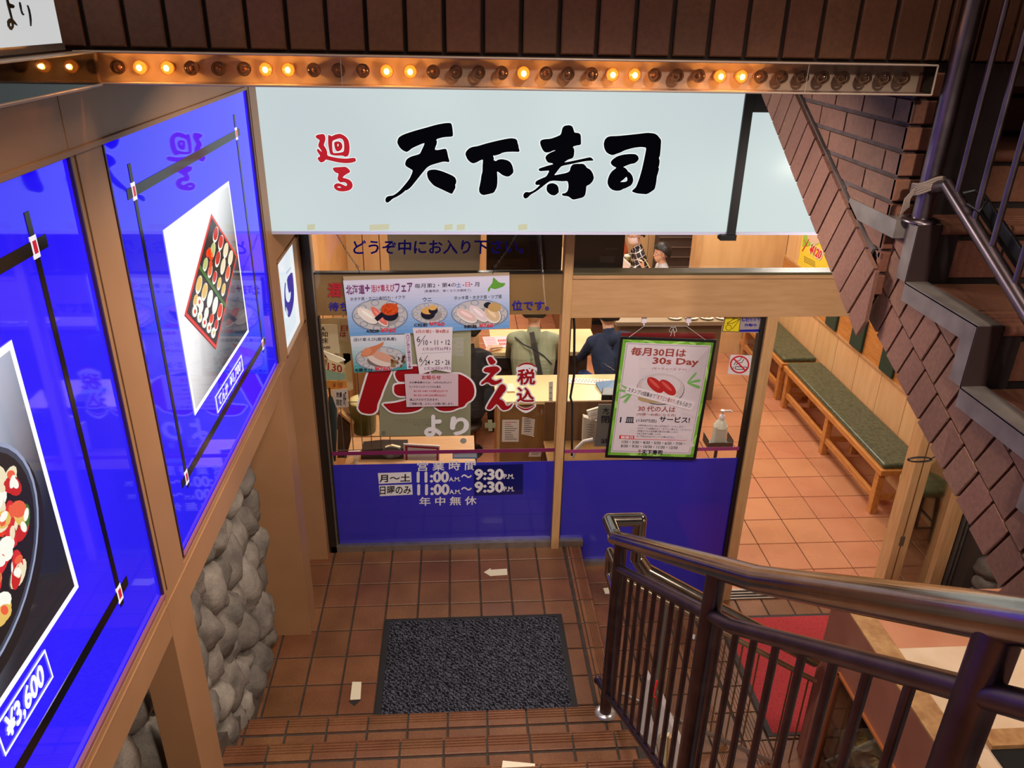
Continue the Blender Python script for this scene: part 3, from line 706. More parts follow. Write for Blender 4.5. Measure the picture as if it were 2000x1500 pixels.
# lit bulbs: filament must not be hidden by glow ball -> glow sits behind
strip = thing('marquee_light_strip', (.15, LY-.03, 2.89), 'long clear channel of amber bulbs under the brick lintel', 'light strip')
y0s, y1s, z0s, z1s = LY-.062, LY-.002, 2.893, 2.957
xa, xb = -.812, Fy(1832, 130, y0s).x
m = MB()
m.box((xa, y1s-.004, z0s), (xb, y1s, z1s), C((206, 184, 168), .4))
m.box((xa, y0s+.006, z1s-.002), (xb, y1s, z1s+.001), C((150, 120, 96), .35))
m.box((xa, y0s+.004, z0s-.001), (xb, y1s, z0s+.002), C((170, 140, 130), .3))
m.build('channel', strip)
m = MB()
m.box((xa, y0s, z0s), (xb, y0s+.0015, z1s), M_ACRYL); m.box((xb-.0015, y0s, z0s), (xb, y1s, z1s), M_ACRYL)
for q in (-.25, .42, .80): m.box((q, y0s-.0006, z0s), (q+.001, y0s, z1s), C((200, 180, 170), .3))
m.build('acrylic_cover', strip)
m = MB()
for z in (z0s, z1s): m.tube([(xa, y0s, z), (xb, y0s, z)], .0022, C((196, 172, 152), .25), 8)
m.tube([(xb, y0s, z0s), (xb, y0s, z1s)], .0022, C((196, 172, 152), .25), 8)
m.build('edge_trim', strip)
litm = bulb_mesh(True); offm = bulb_mesh(False)
proto = {}
def put_bulb(parent, loc, lit, rz=0):
    if (lit, parent.name) not in proto:
        mb = litm if lit else offm
        me = bpy.data.meshes.get('bulb_lit' if lit else 'bulb_off')
        o = mb.build('bulb'); o.data.name = 'bulb_lit' if lit else 'bulb_off'
        proto[(lit, parent.name)] = o; o.parent = parent
    else: o = proto[(lit, parent.name)].copy(); COL.objects.link(o)
    o.location = Vector(loc)-wloc(parent); o.rotation_euler = (0, 0, rz)
    o['label'] = 'glowing amber bulb' if lit else 'unlit clear bulb'
    if lit:
        l = bpy.data.lights.new('bulb_light', 'POINT'); l.energy = .5; l.color = (1, .48, .12); l.shadow_soft_size = .004
        q = bpy.data.objects.new('bulb_light', l); COL.objects.link(q); q.location = Vector(loc)+Matrix.Rotation(rz, 3, 'Z') @ Vector((0, -.0128, 0))
    return o
for i, px in enumerate(PXS):
    p = Fy(px, 128+(px-228)*.0143, LY-.04)
    put_bulb(strip, (p.x, LY-.036, 2.9255), i in LITX)
side = thing('marquee_light_strip', (XW, 1.2, 2.89), 'short clear channel of amber bulbs along the left wall, under the white sign', 'light strip')
m = MB()
m.box((XW-.005, 0, z0s), (XW+.001, 1.868, z1s), C((206, 184, 168), .4)); m.box((XW, 0, z1s-.002), (XW+.05, 1.868, z1s+.001), C((150, 120, 96), .35)); m.box((XW, 0, z0s-.004), (XW+.05, 1.868, z0s), C((170, 140, 130), .3))
m.build('channel', side)
m = MB(); m.box((XW+.0485, 0, z0s), (XW+.05, 1.868, z1s), M_ACRYL); m.box((XW, 1.866, z0s), (XW+.05, 1.868, z1s), M_ACRYL); m.build('acrylic_cover', side)
m = MB()
for z in (z0s, z1s): m.tube([(XW+.05, 0, z), (XW+.05, 1.868, z)], .002, C((196, 172, 152), .25), 8)
m.build('edge_trim', side)
for i in range(14): put_bulb(side, (XW+.026, 1.80-i*.054, 2.926), i in (2, 3, 7, 8), PI/2)
# ================================================================== upper staircase on the right: brick side, metal edge trim, steps
XS = 1.078; XR2 = 1.125
def clip(poly, a, b, c):   # keep a*x+b*y<=c
    out = []
    for i in range(len(poly)):
        p = poly[i]; q = poly[(i+1) % len(poly)]
        dp = a*p[0]+b*p[1]-c; dq = a*q[0]+b*q[1]-c
        if dp <= 0: out.append(p)
        if (dp < 0 < dq) or (dq < 0 < dp):
            t = dp/(dp-dq); out.append((p[0]+(q[0]-p[0])*t, p[1]+(q[1]-p[1])*t))
    return out
def yz(px, py, x): p = Fx(px, py, x); return (p.y, p.z)
def brickpoly(mb, x, poly, h, mat):
    if len(poly) < 3: return
    A = 0
    for i in range(len(poly)): p = poly[i]; q = poly[(i+1) % len(poly)]; A += p[0]*q[1]-q[0]*p[1]
    if abs(A) < .0004: return
    mb.prism([Vector((x, p[0], p[1])) for p in poly], (-h, 0, 0), mat)
uA = yz(1490, 187, XS); uB = yz(1640, 570, XS); us_ = (uA[1]-uB[1])/(uA[0]-uB[0])
dA = yz(1555, 187, XS); dB = yz(1690, 482, XS); ds_ = (dA[1]-dB[1])/(dA[0]-dB[0])
lA = yz(1677, 575, XR2); lB = yz(1950, 1140, XR2); ls_ = (lA[1]-lB[1])/(lA[0]-lB[0])
soff = lambda y: lA[1]+(y-lA[0])*ls_
soffu = lambda y: uB[1]+(y-uB[0])*us_
div = lambda y: dB[1]+(y-dB[0])*ds_
t1 = yz(1800, 440, XR2); t2 = yz(1915, 640, XR2)
STH = .145; STR = t1[0]-t2[0]
Z1 = t1[1]; Y1 = t1[0]
PY = 1.93; XC = 1.096
random.seed(8)
M_GROUTU = noisy('grey_joint', (70, 58, 56), (92, 78, 76), 20, .9, .4, 80)
m = MB()
# upper side wall core
core = [(uB[0], uB[1]), (PY, div(PY) if 0 else uB[1]+.14), (PY, 2.955), (3.3, 2.955), (3.3, soffu(3.3))]
m.prism([Vector((XS+.012, a, b)) for a, b in [(uB[0], uB[1]+.006), (dB[0]-.02, dB[1]), (PY+.14, div(PY+.14)), (3.2, div(3.2)), (3.2, soffu(3.2)+.006)]], (.02, 0, 0), M_GROUTU)
m.prism([Vector((XC+.007, a, b)) for a, b in [(uB[0]+.04, uB[1]+.05), (PY+.013, Z1-.2), (PY+.013, 2.96), (3.2, 2.96), (3.2, soffu(3.2)+.02)]], (.09, 0, 0), M_GROUTU)
th = math.atan(us_); ct, st = math.cos(th), math.sin(th); pitch = .079
for i in range(-2, 22):   # soldier band along the soffit
    s0 = i*pitch; q = []
    for (s, t_) in ((s0+.004, -.006 if i % 1 == 0 else 0), (s0+pitch-.004, -.006), (s0+pitch-.004, .5), (s0+.004, .5)):
        q.append((uB[0]+s*ct-t_*st, uB[1]+s*st+t_*ct))
    q = clip(q, -ds_, 1, dB[1]-ds_*dB[0]-.006); q = clip(q, 0, 1, 2.95); q = clip(q, -1, 0, -(uB[0]-.16))
    brickpoly(m, XS+.012, q, .011+random.uniform(-.001, .001), M_BRICK)
rowh = (yz(1749, 297, XS)[1]-yz(1741, 402, XS)[1])/2*1.0
zr0 = yz(1741, 402, XS)[1]
for r in range(-6, 6):    # horizontal courses
    z0 = zr0+r*rowh+.006; z1 = zr0+(r+1)*rowh-.006
    for i in range(-1, 14):
        a = PY+i*.166-(r % 2)*.083
        q = [(max(PY, a+.004), z0), (max(PY, a+.162), z0), (max(PY, a+.162), z1), (max(PY, a+.004), z1)]
        q = clip(q, ds_, -1, -(dB[1]-ds_*dB[0]+.006)); q = clip(q, 0, 1, 2.95)
        brickpoly(m, XC+.008, q, .008, M_BRICK)
struct(m, 'wall_right')
# pier front (faces the camera) and side of the rising steps
m = MB()
m.box((XC+.012, PY+.012, Z1-.1), (1.33, PY+.2, 2.96), M_GROUTD)
for r in range(-4, 6):
    z0 = zr0+r*rowh+.004; z1 = min(zr0+(r+1)*rowh-.004, 2.955)
    if z1-z0 < .01: continue
    for i in range(-1, 3):
        a = max(XC, XC+i*.13+(r % 2)*.065); b = min(1.2, XC+i*.13+(r % 2)*.065+.124)
        if b-a > .01: m.tile((a, PY+.012, z0), (b-a, 0, 0), (0, 0, z1-z0), (0, -1, 0), .012, M_TILED)
for i in range(5):
    m.tile((1.145+i*.08, LY+.002, 2.965), (.072, 0, 0), (0, 0, .226), (0, -1, 0), .012, M_LINTEL)
    m.tile((1.145+i*.08, LY+.002, 3.2), (.072, 0, 0), (0, 0, .226), (0, -1, 0), .012, M_LINTEL)
m.box((1.135, LY+.01, 2.955), (1.3, LY+.3, 4.3), M_GROUTD)
struct(m, 'wall_front')
# stringer: brick face below the zigzag
m = MB(); steps_ = []
for k in range(0, 9): steps_.append((Y1-(k)*STR, Y1-(k-1)*STR if k else 2.03, Z1-k*STH))   # near y, far y, tread z
for (ya, yb, z) in steps_:
    m.prism([Vector((XR2+.012, p, q)) for p, q in [(ya, soff(ya)+.004), (yb, soff(yb)+.004), (yb, z-.006), (ya, z-.006)]], (.09, 0, 0), M_GROUTD)
th = math.atan(ls_); ct, st = math.cos(th), math.sin(th); pitch = .074
for r in range(5):
    for i in range(-34, 8):
        s0 = i*pitch+(r % 3)*.026; t0 = r*.105-.004; t1_ = t0+.105
        base = [(s0+.004, t0+.002), (s0+pitch-.004, t0+.002-(.004 if r == 0 else 0)), (s0+pitch-.004, t1_-.002), (s0+.004, t1_-.002)]
        base = [(lA[0]+s*ct-t_*st, lA[1]+s*st+t_*ct) for s, t_ in base]
        hh = .013+random.uniform(-.0015, .002)
        for (ya, yb, z) in steps_:
            q = clip(base, 1, 0, yb); q = clip(q, -1, 0, -ya); q = clip(q, 0, 1, z-.012)
            if ya == steps_[0][0]: q = clip(q, 1, 0, 2.0)
            if len(q) > 2: brickpoly(m, XR2+.012, q, hh, M_BRICK)
struct(m, 'wall_right')
m = MB()   # metal zigzag trim
W = .046
for k, (ya, yb, z) in enumerate(steps_):
    yb2 = yb if k else Fx(1682, 393, XR2).y
    m.box((XR2-.007, ya, z-W), (XR2+.004, yb2, z), M_TRIM)
    if k == 0: m.box((XC-.006, 1.88, z-W), (XR2+.004, yb2, z), M_TRIM)
    m.box((XR2-.007, ya, z-.003), (XR2+.05, yb2, z+.003), M_TRIM)
    m.box((XR2-.007, ya, z-STH-.0), (XR2+.004, ya+W, z-W), M_TRIM)
    m.box((XR2-.007, ya-.003, z-STH), (XR2+.05, ya+.002, z), C((60, 44, 42), .5, .5))
struct(m, 'trim_8')
m = MB()   # treads and risers
for k, (ya, yb, z) in enumerate(steps_):
    m.prism([Vector((XR2+.05, p, q)) for p, q in [(ya+.01, soff(ya)+.03), (yb+.02, soff(yb)+.03), (yb+.02, z-.012), (ya+.01, z-.012)]], (1.5, 0, 0), C((30, 20, 16), .9))
    for i in range(9):
        a = XR2+.055+i*.178
        m.tile((a, ya+.10, z-.012), (.17, 0, 0), (0, yb-ya-.11, 0), (0, 0, 1), .012, M_TILED)
        m.tile((a, ya+.012, z-STH+.01), (.17, 0, 0), (0, 0, STH-.05), (0, -1, 0), .01, M_TILED)
        for g in range(4): m.tile((a, ya+.004+g*.0235, z-.012), (.17, 0, 0), (0, .0195, 0), (0, 0, 1), .012, M_TILED, ch=.002)
        m.tube([(a, ya+.002, z-.012), (a+.17, ya+.002, z-.012)], .012, M_TILED, 10)
for k in range(1, 12):
    z = Z1+STH*k; ya = 2.04+STR*(k-1)
    m.prism([Vector((1.2, p, q)) for p, q in [(ya+.01, soffu(ya)+.06), (ya+STR+.02, soffu(ya+STR)+.06), (ya+STR+.02, z-.012), (ya+.01, z-.012)]], (1.5, 0, 0), C((30, 20, 16), .9))
    for i in range(9):
        a = 1.205+i*.178
        m.tile((a, ya+.02, z-.012), (.17, 0, 0), (0, STR, 0), (0, 0, 1), .012, M_TILED)
        m.tile((a, ya+.012, z-STH+.01), (.17, 0, 0), (0, 0, STH-.05), (0, -1, 0), .01, M_TILED)
        m.tube([(a, ya+.006, z-.014), (a+.17, ya+.006, z-.014)], .016, M_TILED, 10)
struct(m, 'floor')
m = MB(); m.box((2.62, -1, 1.6), (2.75, 5.5, 4.6), C((48, 32, 26), .9)); struct(m, 'wall_side')

# ================================================================== handrails
def proj(p):
    v = Vector(p)-CAM; return (1000+FOC*v.dot(CR)/v.dot(CF), 750-FOC*v.dot(CU)/v.dot(CF))
def polyz(pl, y):
    pl = sorted(pl)
    if y <= pl[0][0]: a, b = pl[0], pl[1]
    elif y >= pl[-1][0]: a, b = pl[-2], pl[-1]
    else:
        for a, b in zip(pl, pl[1:]):
            if a[0] <= y <= b[0]: break
    return a[1]+(b[1]-a[1])*(y-a[0])/(b[0]-a[0])
XA = .65
def pl_(S, x): return [yz(*q, x) for q in S]
topS = pl_([(1200, 1050), (1484, 1132), (2000, 1214)], XA)
midS = pl_([(1205, 1108), (1432, 1224), (1870, 1342)], XA)
def findY(pl, x, px):
    lo, hi = .1, 3.2
    for _ in range(50):
        mid = (lo+hi)/2
        if proj((x, mid, polyz(pl, mid)))[0] > px: lo = mid
        else: hi = mid
    return lo
hr = thing('handrail', (XA, 2.5, .16), 'steel handrail with vertical bars beside the tiled stair, looping round to the lower steps', 'handrail')
m = MB()
ext = [(.15, polyz(topS, .15))]
m.pipe([(XA, *q) for q in ext]+[(XA, *q) for q in topS[::-1]]+[(XA-.002, 2.69, polyz(topS, 2.67))], .031, M_STEEL, 28)
P1 = Fz(1184, 1016, 1.085); P2 = Fz(1250, 1014, 1.085)
Yc = P1.y
m.pipe([(XA-.002, 2.69, polyz(topS, 2.67)), (P1.x+.012, Yc, 1.085), (P2.x, Yc, 1.085), (P2.x+.004, Yc, Fy(1248, 1092, Yc).z)], .0295, M_STEEL, 24); m.ball((XA-.002, 2.69, polyz(topS, 2.67)), .0305, M_STEEL, 20)
m.build('top_rail', hr)
m = MB()
m.pipe([(XA, .15, polyz(midS, .15))]+[(XA, *q) for q in midS[::-1]], .0185, M_STEELD, 22)
e = midS[0]
q1 = (XA-.012, e[0]+.10, e[1]+.005); q2 = (XA-.010, e[0]+.10, e[1]-.11)
m.pipe([(XA, e[0], e[1]), q1, q2, (XA, e[0]+.0, e[1]-.14)], .0185, M_STEEL, 18); m.ball(q1, .0166, M_STEEL, 12); m.ball(q2, .0166, M_STEEL, 12)
m.build('middle_rail', hr)
m = MB()
bo = .70
bot = [(y, z-bo) for y, z in midS]
m.pipe([(XA, .15, polyz(midS, .15)-bo)]+[(XA, *q) for q in bot[::-1]]+[(XA-.01, 2.74, bot[0][1]-.06)], .0155, M_STEELD, 16)
m.ball((XA-.01, 2.74, bot[0][1]-.06), .02, M_STEELD, 12)
m.build('bottom_rail', hr)
def post(px, zb, flange=True, r=.0265):
    y = findY(topS, XA, px); m = MB()
    m.tube([(XA, y, zb), (XA, y, polyz(topS, y)-.01)], r, M_STEELD, 24)
    if flange: m.lathe((XA, y, zb), [(.048, 0), (.048, .005), (.036, .012), (.027, .014)], C((214, 206, 200), .25, .7), 28)
    m.build('post', hr); return y
yA = post(1214, RZ)
yB = post(1402, RZ*4, True); yC = post(1962, RZ*7, True)
def barset(root, x, pl, pxs, off, r, mat):
    first = None
    for px in pxs:
        y = findY(pl, x, px); m = MB(); m.tube([(x, y, polyz(pl, y)-off+.005), (x, y, polyz(pl, y)-.005)], r, mat, 12, caps=False); m.build('baluster', root)
barset(hr, XA, midS, [1222, 1235, 1249, 1264, 1280, 1297, 1315, 1334, 1355, 1409, 1440, 1476, 1519, 1571, 1632, 1700, 1784], bo, .0088, M_STEELD)
# lower handrail going down the side flight
YB = Yc
def fb(px, py): p = Fy(px, py, YB); return p
lr = hr
m = MB(); m.pipe([(P2.x+.004, Yc, Fy(1248, 1088, Yc).z), fb(1260, 1112), fb(1592, 1290)], .033, M_STEEL, 26); m.build('top_rail', lr)
m = MB(); m.tube([fb(1212, 1128), fb(1592, 1330)], .014, C((196, 178, 150), .25, .9), 14); m.build('middle_rail', lr)
m = MB(); m.tube([fb(1212, 1352), fb(1600, 1532)], .0125, C((204, 196, 188), .28, .85), 14); m.build('bottom_rail', lr)
m = MB(); a = fb(1302, 1176); m.tube([a, (a.x, a.y, -.31)], .013, C((150, 150, 140), .3, .8), 14); m.build('post', lr)
for px in range(1260, 1592, 32):
    if abs(px-1302) < 12: continue
    ty = 1128+(px-1212)*202/380; a = fb(px, ty)
    p1 = fb(1212, 1352); p2 = fb(1600, 1532); t = (a.x-p1.x)/(p2.x-p1.x)
    m = MB(); m.tube([a, (a.x, a.y, p1.z+(p2.z-p1.z)*t)], .0042, C((150, 124, 90), .35, .8), 8, caps=False); m.build('baluster', lr)
# white stringer boards beside the stair
m = MB(); BW = C((206, 200, 190), .5)
m.prism([Vector((.782, y, z)) for y, z in [(2.70, .0), (.2, 1.48), (.2, 1.20), (2.70, -.26)]], (.012, 0, 0), BW)
struct(m, 'trim_9')
m = MB()
for k in range(1, NS+1):
    yk = Y0-TR_*(k-1); m.box((XR-.002, yk-TR_+.0, -.2), (XR+.018, yk-.02, RZ*k-.02), M_GROUT)
struct(m, 'wall_stair')

# handrail of the upper flight
XU2 = Fz(1798, 432, Z1).x
ur = thing('handrail', (XU2, 1.8, Z1), 'upper flight handrail in the top right corner, thick post with thin bars', 'handrail')
pb = Fz(1798, 432, Z1)
m = MB(); m.tube([(XU2, pb.y, Z1), (XU2, pb.y, 4.2)], .0235, M_STEELD, 22); m.lathe((XU2, pb.y, Z1), [(.045, 0), (.045, .005), (.03, .01)], M_STEELD, 24); m.build('post', ur)
up = [yz(*q, XU2) for q in ((1822, 372), (1852, 362), (1935, 474), (2000, 600))]
sl = (up[1][1]-up[3][1])/(up[1][0]-up[3][0])
far = (.3, up[3][1]-(up[3][0]-.3)*sl)
m = MB(); m.pipe([(XU2, pb.y, up[0][1]), (XU2, up[1][0], up[1][1]), (XU2, up[3][0], up[3][1]), (XU2, *far)], .0165, M_STEELD, 18); m.build('lower_rail', ur)
m = MB(); m.tube([(XU2, pb.y, 4.18), (XU2, .3, 4.18-(pb.y-.3)*sl)], .022, M_STEELD, 18); m.build('top_rail', ur)
lowpl = [up[1], up[2], up[3], far]
for px in (1868, 1903, 1938, 1980):
    y = findY(lowpl, XU2, px); m = MB(); m.tube([(XU2, y, polyz(lowpl, y)), (XU2, y, 4.18-(pb.y-y)*sl)], .0068, M_STEELD, 12); m.build('baluster', ur)
yy = findY(lowpl, XU2, 1980)
for k in range(1, 9):
    y = yy-k*.075; m = MB(); m.tube([(XU2, y, polyz(lowpl, y)), (XU2, y, 4.18-(pb.y-y)*sl)], .0068, M_STEELD, 12); m.build('baluster', ur)
# cloth tied round the upper post, black clip
m = MB(); zr = Fy(1815, 362, pb.y).z
for k in range(7):
    m.tube([(XU2+.034*math.cos(a)-.006, pb.y-.004+.032*math.sin(a), zr-.014+.004*k+.014*math.cos(a+1.0)+.003*math.sin(3*a+k)) for a in [2*PI*j/20 for j in range(21)]], .0032, C((132, 116, 104), .9), 6)
for k in range(5): m.tube([(XU2-.035, pb.y-.01, zr-.006+.002*k), (XU2-.048-.003*k, pb.y-.012, zr-.03), (XU2-.046-.004*k, pb.y-.012, zr-.052-.004*k)], .0018, C((132, 116, 104), .9), 5)
tag(m.build('rag'), 'grey rag twisted around the foot of the upper handrail post', 'rag')
m = MB(); a = Fx(1898, 392, XU2-.02); b = Fx(1990, 470, XU2+.03)
p0 = Fx(1895, 388, XU2); p1 = Fx(1970, 500, XU2)
m.tube([p0+Vector((-.02, 0, .012)), p0+Vector((0, -.01, .02)), p0+Vector((.02, -.03, .0)), p0+Vector((0, -.04, -.02)), p0+Vector((-.018, -.02, -.008))], .004, M_BLACK, 8)
m.obox((p0+p1)/2+Vector((.03, 0, -.01)), (.004, 0, 0), (p1-p0)/2, (0, .006, .024), M_BLACK)
m.build('clip', ur, bevel=.003)

# ================================================================== marble parapet with glazed case on the lower right
XQ = 1.77; ZQ = .60
M_PINK = noisy('pink_marble', (160, 100, 80), (176, 114, 92), 5, .35, .02, 40)
M_TRAV = noisy('travertine', (164, 116, 74), (198, 152, 102), 26, .45, .15, 90)
M_PEACH = noisy('peach_marble', (196, 128, 96), (210, 146, 112), 5, .3, .02, 40)
M_CREAM = noisy('cream_marble', (222, 190, 156), (236, 208, 178), 7, .3, .02, 40)
YE = Fx(1549, 1500, XQ).y
gz = Fx(1639, 1311, XQ)
m = MB()
m.box((XQ, gz.y, -.47), (XQ+.10, YE, ZQ-.012), M_PINK)
m.box((XQ, .6, gz.z), (XQ+.10, gz.y, ZQ-.012), M_PINK)
m.box((XQ, .6, -.47), (XQ+.10, gz.y, -.38), M_PINK)
m.box((XQ, YE-.0, -.47), (XQ+.6, YE+.012, ZQ-.012), M_PINK)
m.box((XQ+.10, .6, -.47), (XQ+.11, gz.y, gz.z), M_PINK) if 0 else None
m.box((XQ-.002, .6, ZQ-.012), (XQ+.107, YE+.014, ZQ), M_TRAV)
struct(m, 'wall_parapet', .002)
m = MB()
m.box((XQ-.003, .6, -.38), (XQ-.001, gz.y-.02, gz.z-.004), M_GLASS)
m.box((XQ-.012, gz.y-.024, -.40), (XQ-.0005, gz.y-.006, gz.z+.004), C((150, 82, 48), .4))
m.box((XQ-.012, .6, gz.z-.006), (XQ-.0005, gz.y-.01, gz.z+.006), C((204, 120, 66), .4))
o = m.build('display_case_glass'); tag(o, 'glazed display case front set in the pink marble parapet', 'display case')
m = MB()
m.box((XQ+.107, 1.0, ZQ-.10), (4.2, YE+.02, ZQ-.03), M_PEACH)
yb_ = Fz(1800, 1266, ZQ-.03).y
m.box((XQ+.112, 1.0, ZQ-.029), (4.2, yb_, ZQ-.027), M_CREAM)
m.box((XQ+.107, 1.0, ZQ-.1), (XQ+.113, YE, ZQ-.02), C((96, 86, 70), .6))
p = Fz(1930, 1424, ZQ); 
m.box((p.x-.03, p.y-.075, ZQ-.08), (4.2, p.y, ZQ), M_TRAV)
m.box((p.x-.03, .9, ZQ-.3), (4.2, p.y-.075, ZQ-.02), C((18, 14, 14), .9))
struct(m, 'floor')
m = MB()   # inside of the display case
m.box((XQ+.05, .6, -.42), (XQ+.6, gz.y-.01, -.10), C((190, 170, 140), .5)); m.box((XQ+.55, .6, -.1), (XQ+.6, gz.y, gz.z), C((170, 120, 96), .6))
struct(m, 'wall_case')
area('display_case_fill', (XQ+.3, 1.9, gz.z-.03), (XQ+.25, 1.9, -.1), .3, 3.0, (1, .85, .65))  # fill added inside the case to brighten it, not a fitted lamp
fc = [(196, 176, 96), (214, 196, 150), (150, 84, 60), (206, 190, 120), (120, 132, 84)]
rnd = random.Random(2)
for i in range(12):
    y = gz.y-.10-(i % 6)*.13; x = XQ+.13+(i//6)*.16
    m = MB(); m.lathe((x, y, -.10), [(.03, 0), (.055, .012), (.058, .016), (.03, .008), (.001, .007)], C((214, 206, 196), .25), 20)
    o = m.build('sample_dish'); c = fc[i % 5]
    tag(o, 'plastic food sample dish inside the glazed display case', 'dish', 'food sample dishes in the display case')
    m = MB()
    for k in range(4): m.ball((x+rnd.uniform(-.022, .022), y+rnd.uniform(-.022, .022), -.075), .018, C(c, .4), 8, (1.2, .9, .8))
    m.build('food', o)

# wrapped white boards with a red cord between the two rails
m = MB(); WP = C((216, 206, 206), .6); WP2 = C((222, 204, 160), .6)
def sheet(pts, mat): m.prism([Fy(a, b, 2.45) for a, b in pts], (.02, .02, 0), mat)
sheet([(1256, 1312), (1266, 1330), (1262, 1392), (1284, 1470), (1296, 1540), (1268, 1530), (1244, 1420)], WP)
sheet([(1284, 1350), (1300, 1392), (1322, 1440), (1346, 1500), (1350, 1560), (1304, 1560), (1280, 1440)], WP)
m.prism([Fy(a, b, 2.40) for a, b in [(1290, 1440), (1306, 1438), (1306, 1560), (1286, 1560)]], (.01, .02, 0), WP2)
m.prism([Fy(a, b, 2.38) for a, b in [(1306, 1442), (1322, 1440), (1306, 1560), (1300, 1560)]], (.01, .02, 0), C((190, 150, 110), .6))
o = m.build('wrapped_board'); tag(o, 'white wrapped boards leaning between the two handrails', 'board')
m = MB(); a = Fy(1283, 1330, 2.44); b = Fy(1276, 1360, 2.42); c = Fy(1281, 1386, 2.42)
for k in range(14): m.ball(a.lerp(b, k/14), .0045, C((210, 20, 24), .4), 8)
m.tube([b+Vector((-.01, 0, 0)), b, b+Vector((.01, 0, -.006)), c], .004, C((210, 20, 24), .5), 8)
tag(m.build('cord'), 'red beaded cord tied on the white wrapped boards', 'cord')

# ================================================================== mats and floor arrows
def mat_obj(name, a, b, z, col, edge, label, bd=.028):
    t = thing(name, ((a[0]+b[0])/2, (a[1]+b[1])/2, z), label, 'mat')
    m = MB(); m.box((a[0], a[1], z), (b[0], b[1], z+.004), edge); m.build('rubber_edge', t, .0015)
    m = MB(); nx = int((b[0]-a[0])/.0085); ny = int((b[1]-a[1])/.0085)
    x0, y0, x1, y1 = a[0]+bd, a[1]+bd*.6, b[0]-bd, b[1]-bd*.6
    vs = []; fs = []
    for j in range(ny+1):
        for i in range(nx+1):
            x = x0+(x1-x0)*i/nx; y = y0+(y1-y0)*j/ny
            ed = 0 if i in (0, nx) or j in (0, ny) else 1
            vs.append((x, y, z+.003+ed*(.004+.0035*noise.noise(Vector((x*95, y*95, 1))))))
    for j in range(ny):
        for i in range(nx): k = j*(nx+1)+i; fs.append((k, k+1, k+nx+2, k+nx+1))
    m.add(vs, fs, col, True); m.build('pile', t)
def matmat(name, cA, cB, herring=True):
    mt, nt, b = newmat(name); L = nt.links
    tc = nd(nt, 'ShaderNodeTexCoord')
    w1 = nd(nt, 'ShaderNodeTexWave', i_Scale=24., i_Distortion=9., i_Detail=3.); w1.inputs['Detail Scale'].default_value = 3.; w1.bands_direction = 'DIAGONAL'
    w2 = nd(nt, 'ShaderNodeTexNoise', i_Scale=90., i_Detail=4.); L.new(tc.outputs['Object'], w1.inputs[0]); L.new(tc.outputs['Object'], w2.inputs['Vector'])
    mu = nd(nt, 'ShaderNodeMath', operation='MULTIPLY'); L.new(w1.outputs['Fac'], mu.inputs[0]); L.new(w2.outputs[0], mu.inputs[1])
    r = nd(nt, 'ShaderNodeMapRange'); r.inputs[1].default_value = .12 if herring else .1; r.inputs[2].default_value = .5; L.new(mu.outputs[0] if herring else w2.outputs[0], r.inputs[0])
    mx = nd(nt, 'ShaderNodeMix', data_type='RGBA'); mx.inputs[6].default_value = (*lin(cA), 1); mx.inputs[7].default_value = (*lin(cB), 1)
    L.new(r.outputs[0], mx.inputs[0]); L.new(mx.outputs[2], b.inputs['Base Color']); b.inputs['Roughness'].default_value = 1; b.inputs['Specular IOR Level'].default_value = .1
    bp = nd(nt, 'ShaderNodeBump'); bp.inputs['Strength'].default_value = .8; bp.inputs['Distance'].default_value = .004; L.new(mu.outputs[0], bp.inputs['Height']); L.new(bp.outputs[0], b.inputs['Normal'])
    return mt
mat_obj('door_mat', (-.421, 2.70), (.56, 3.424), 0, matmat('mat_pile_charcoal', (22, 22, 26), (92, 92, 102)), C((34, 32, 32), .7), 'charcoal woven door mat on the tiled landing')
mat_obj('door_mat', (1.645, 2.94), (2.75, 3.872), -.465, matmat('mat_pile_red', (140, 38, 44), (182, 66, 68), False), C((50, 42, 40), .7), 'red pile mat on the lower floor outside the open doorway')
AR = C((236, 222, 190), .6); AD = C((40, 36, 34), .7)
def decal(pts, z, mat, label, x2=None, name='floor_arrow'):
    m = MB(); m.prism([Fz(*q, z) for q in pts], (0, 0, .0015), mat)
    if x2: m.prism([Fz(*q, z) for q in x2[0]], (0, 0, .0012), x2[1])
    tag(m.build(name), label, 'floor sticker')
decal([(945, 1118), (958, 1110), (959, 1113), (990, 1111), (991, 1123), (960, 1125), (959, 1126)], .001, AR, 'cream arrow sticker pointing left on the landing tiles')
decal([(688, 1332), (706, 1332), (704, 1366), (684, 1367)], .001, AR, 'cream and black arrow sticker left of the charcoal mat', ([(680, 1369), (706, 1366), (692, 1379)], AD))
decal([(982, 1486), (1045, 1492), (1045, 1497), (980, 1500)], RZ*3+.001, AR, 'cream arrow sticker on the third stair at the bottom of the view')
decal([(1178, 1149), (1190, 1148), (1190, 1160), (1182, 1160)], -.159, AR, 'small cream sticker on the first lower step behind the rail')
decal([(1350, 1238), (1358, 1240), (1356, 1250), (1348, 1244)], -.464, C((230, 226, 220), .6), 'torn white sticker on the lower floor behind the bars')
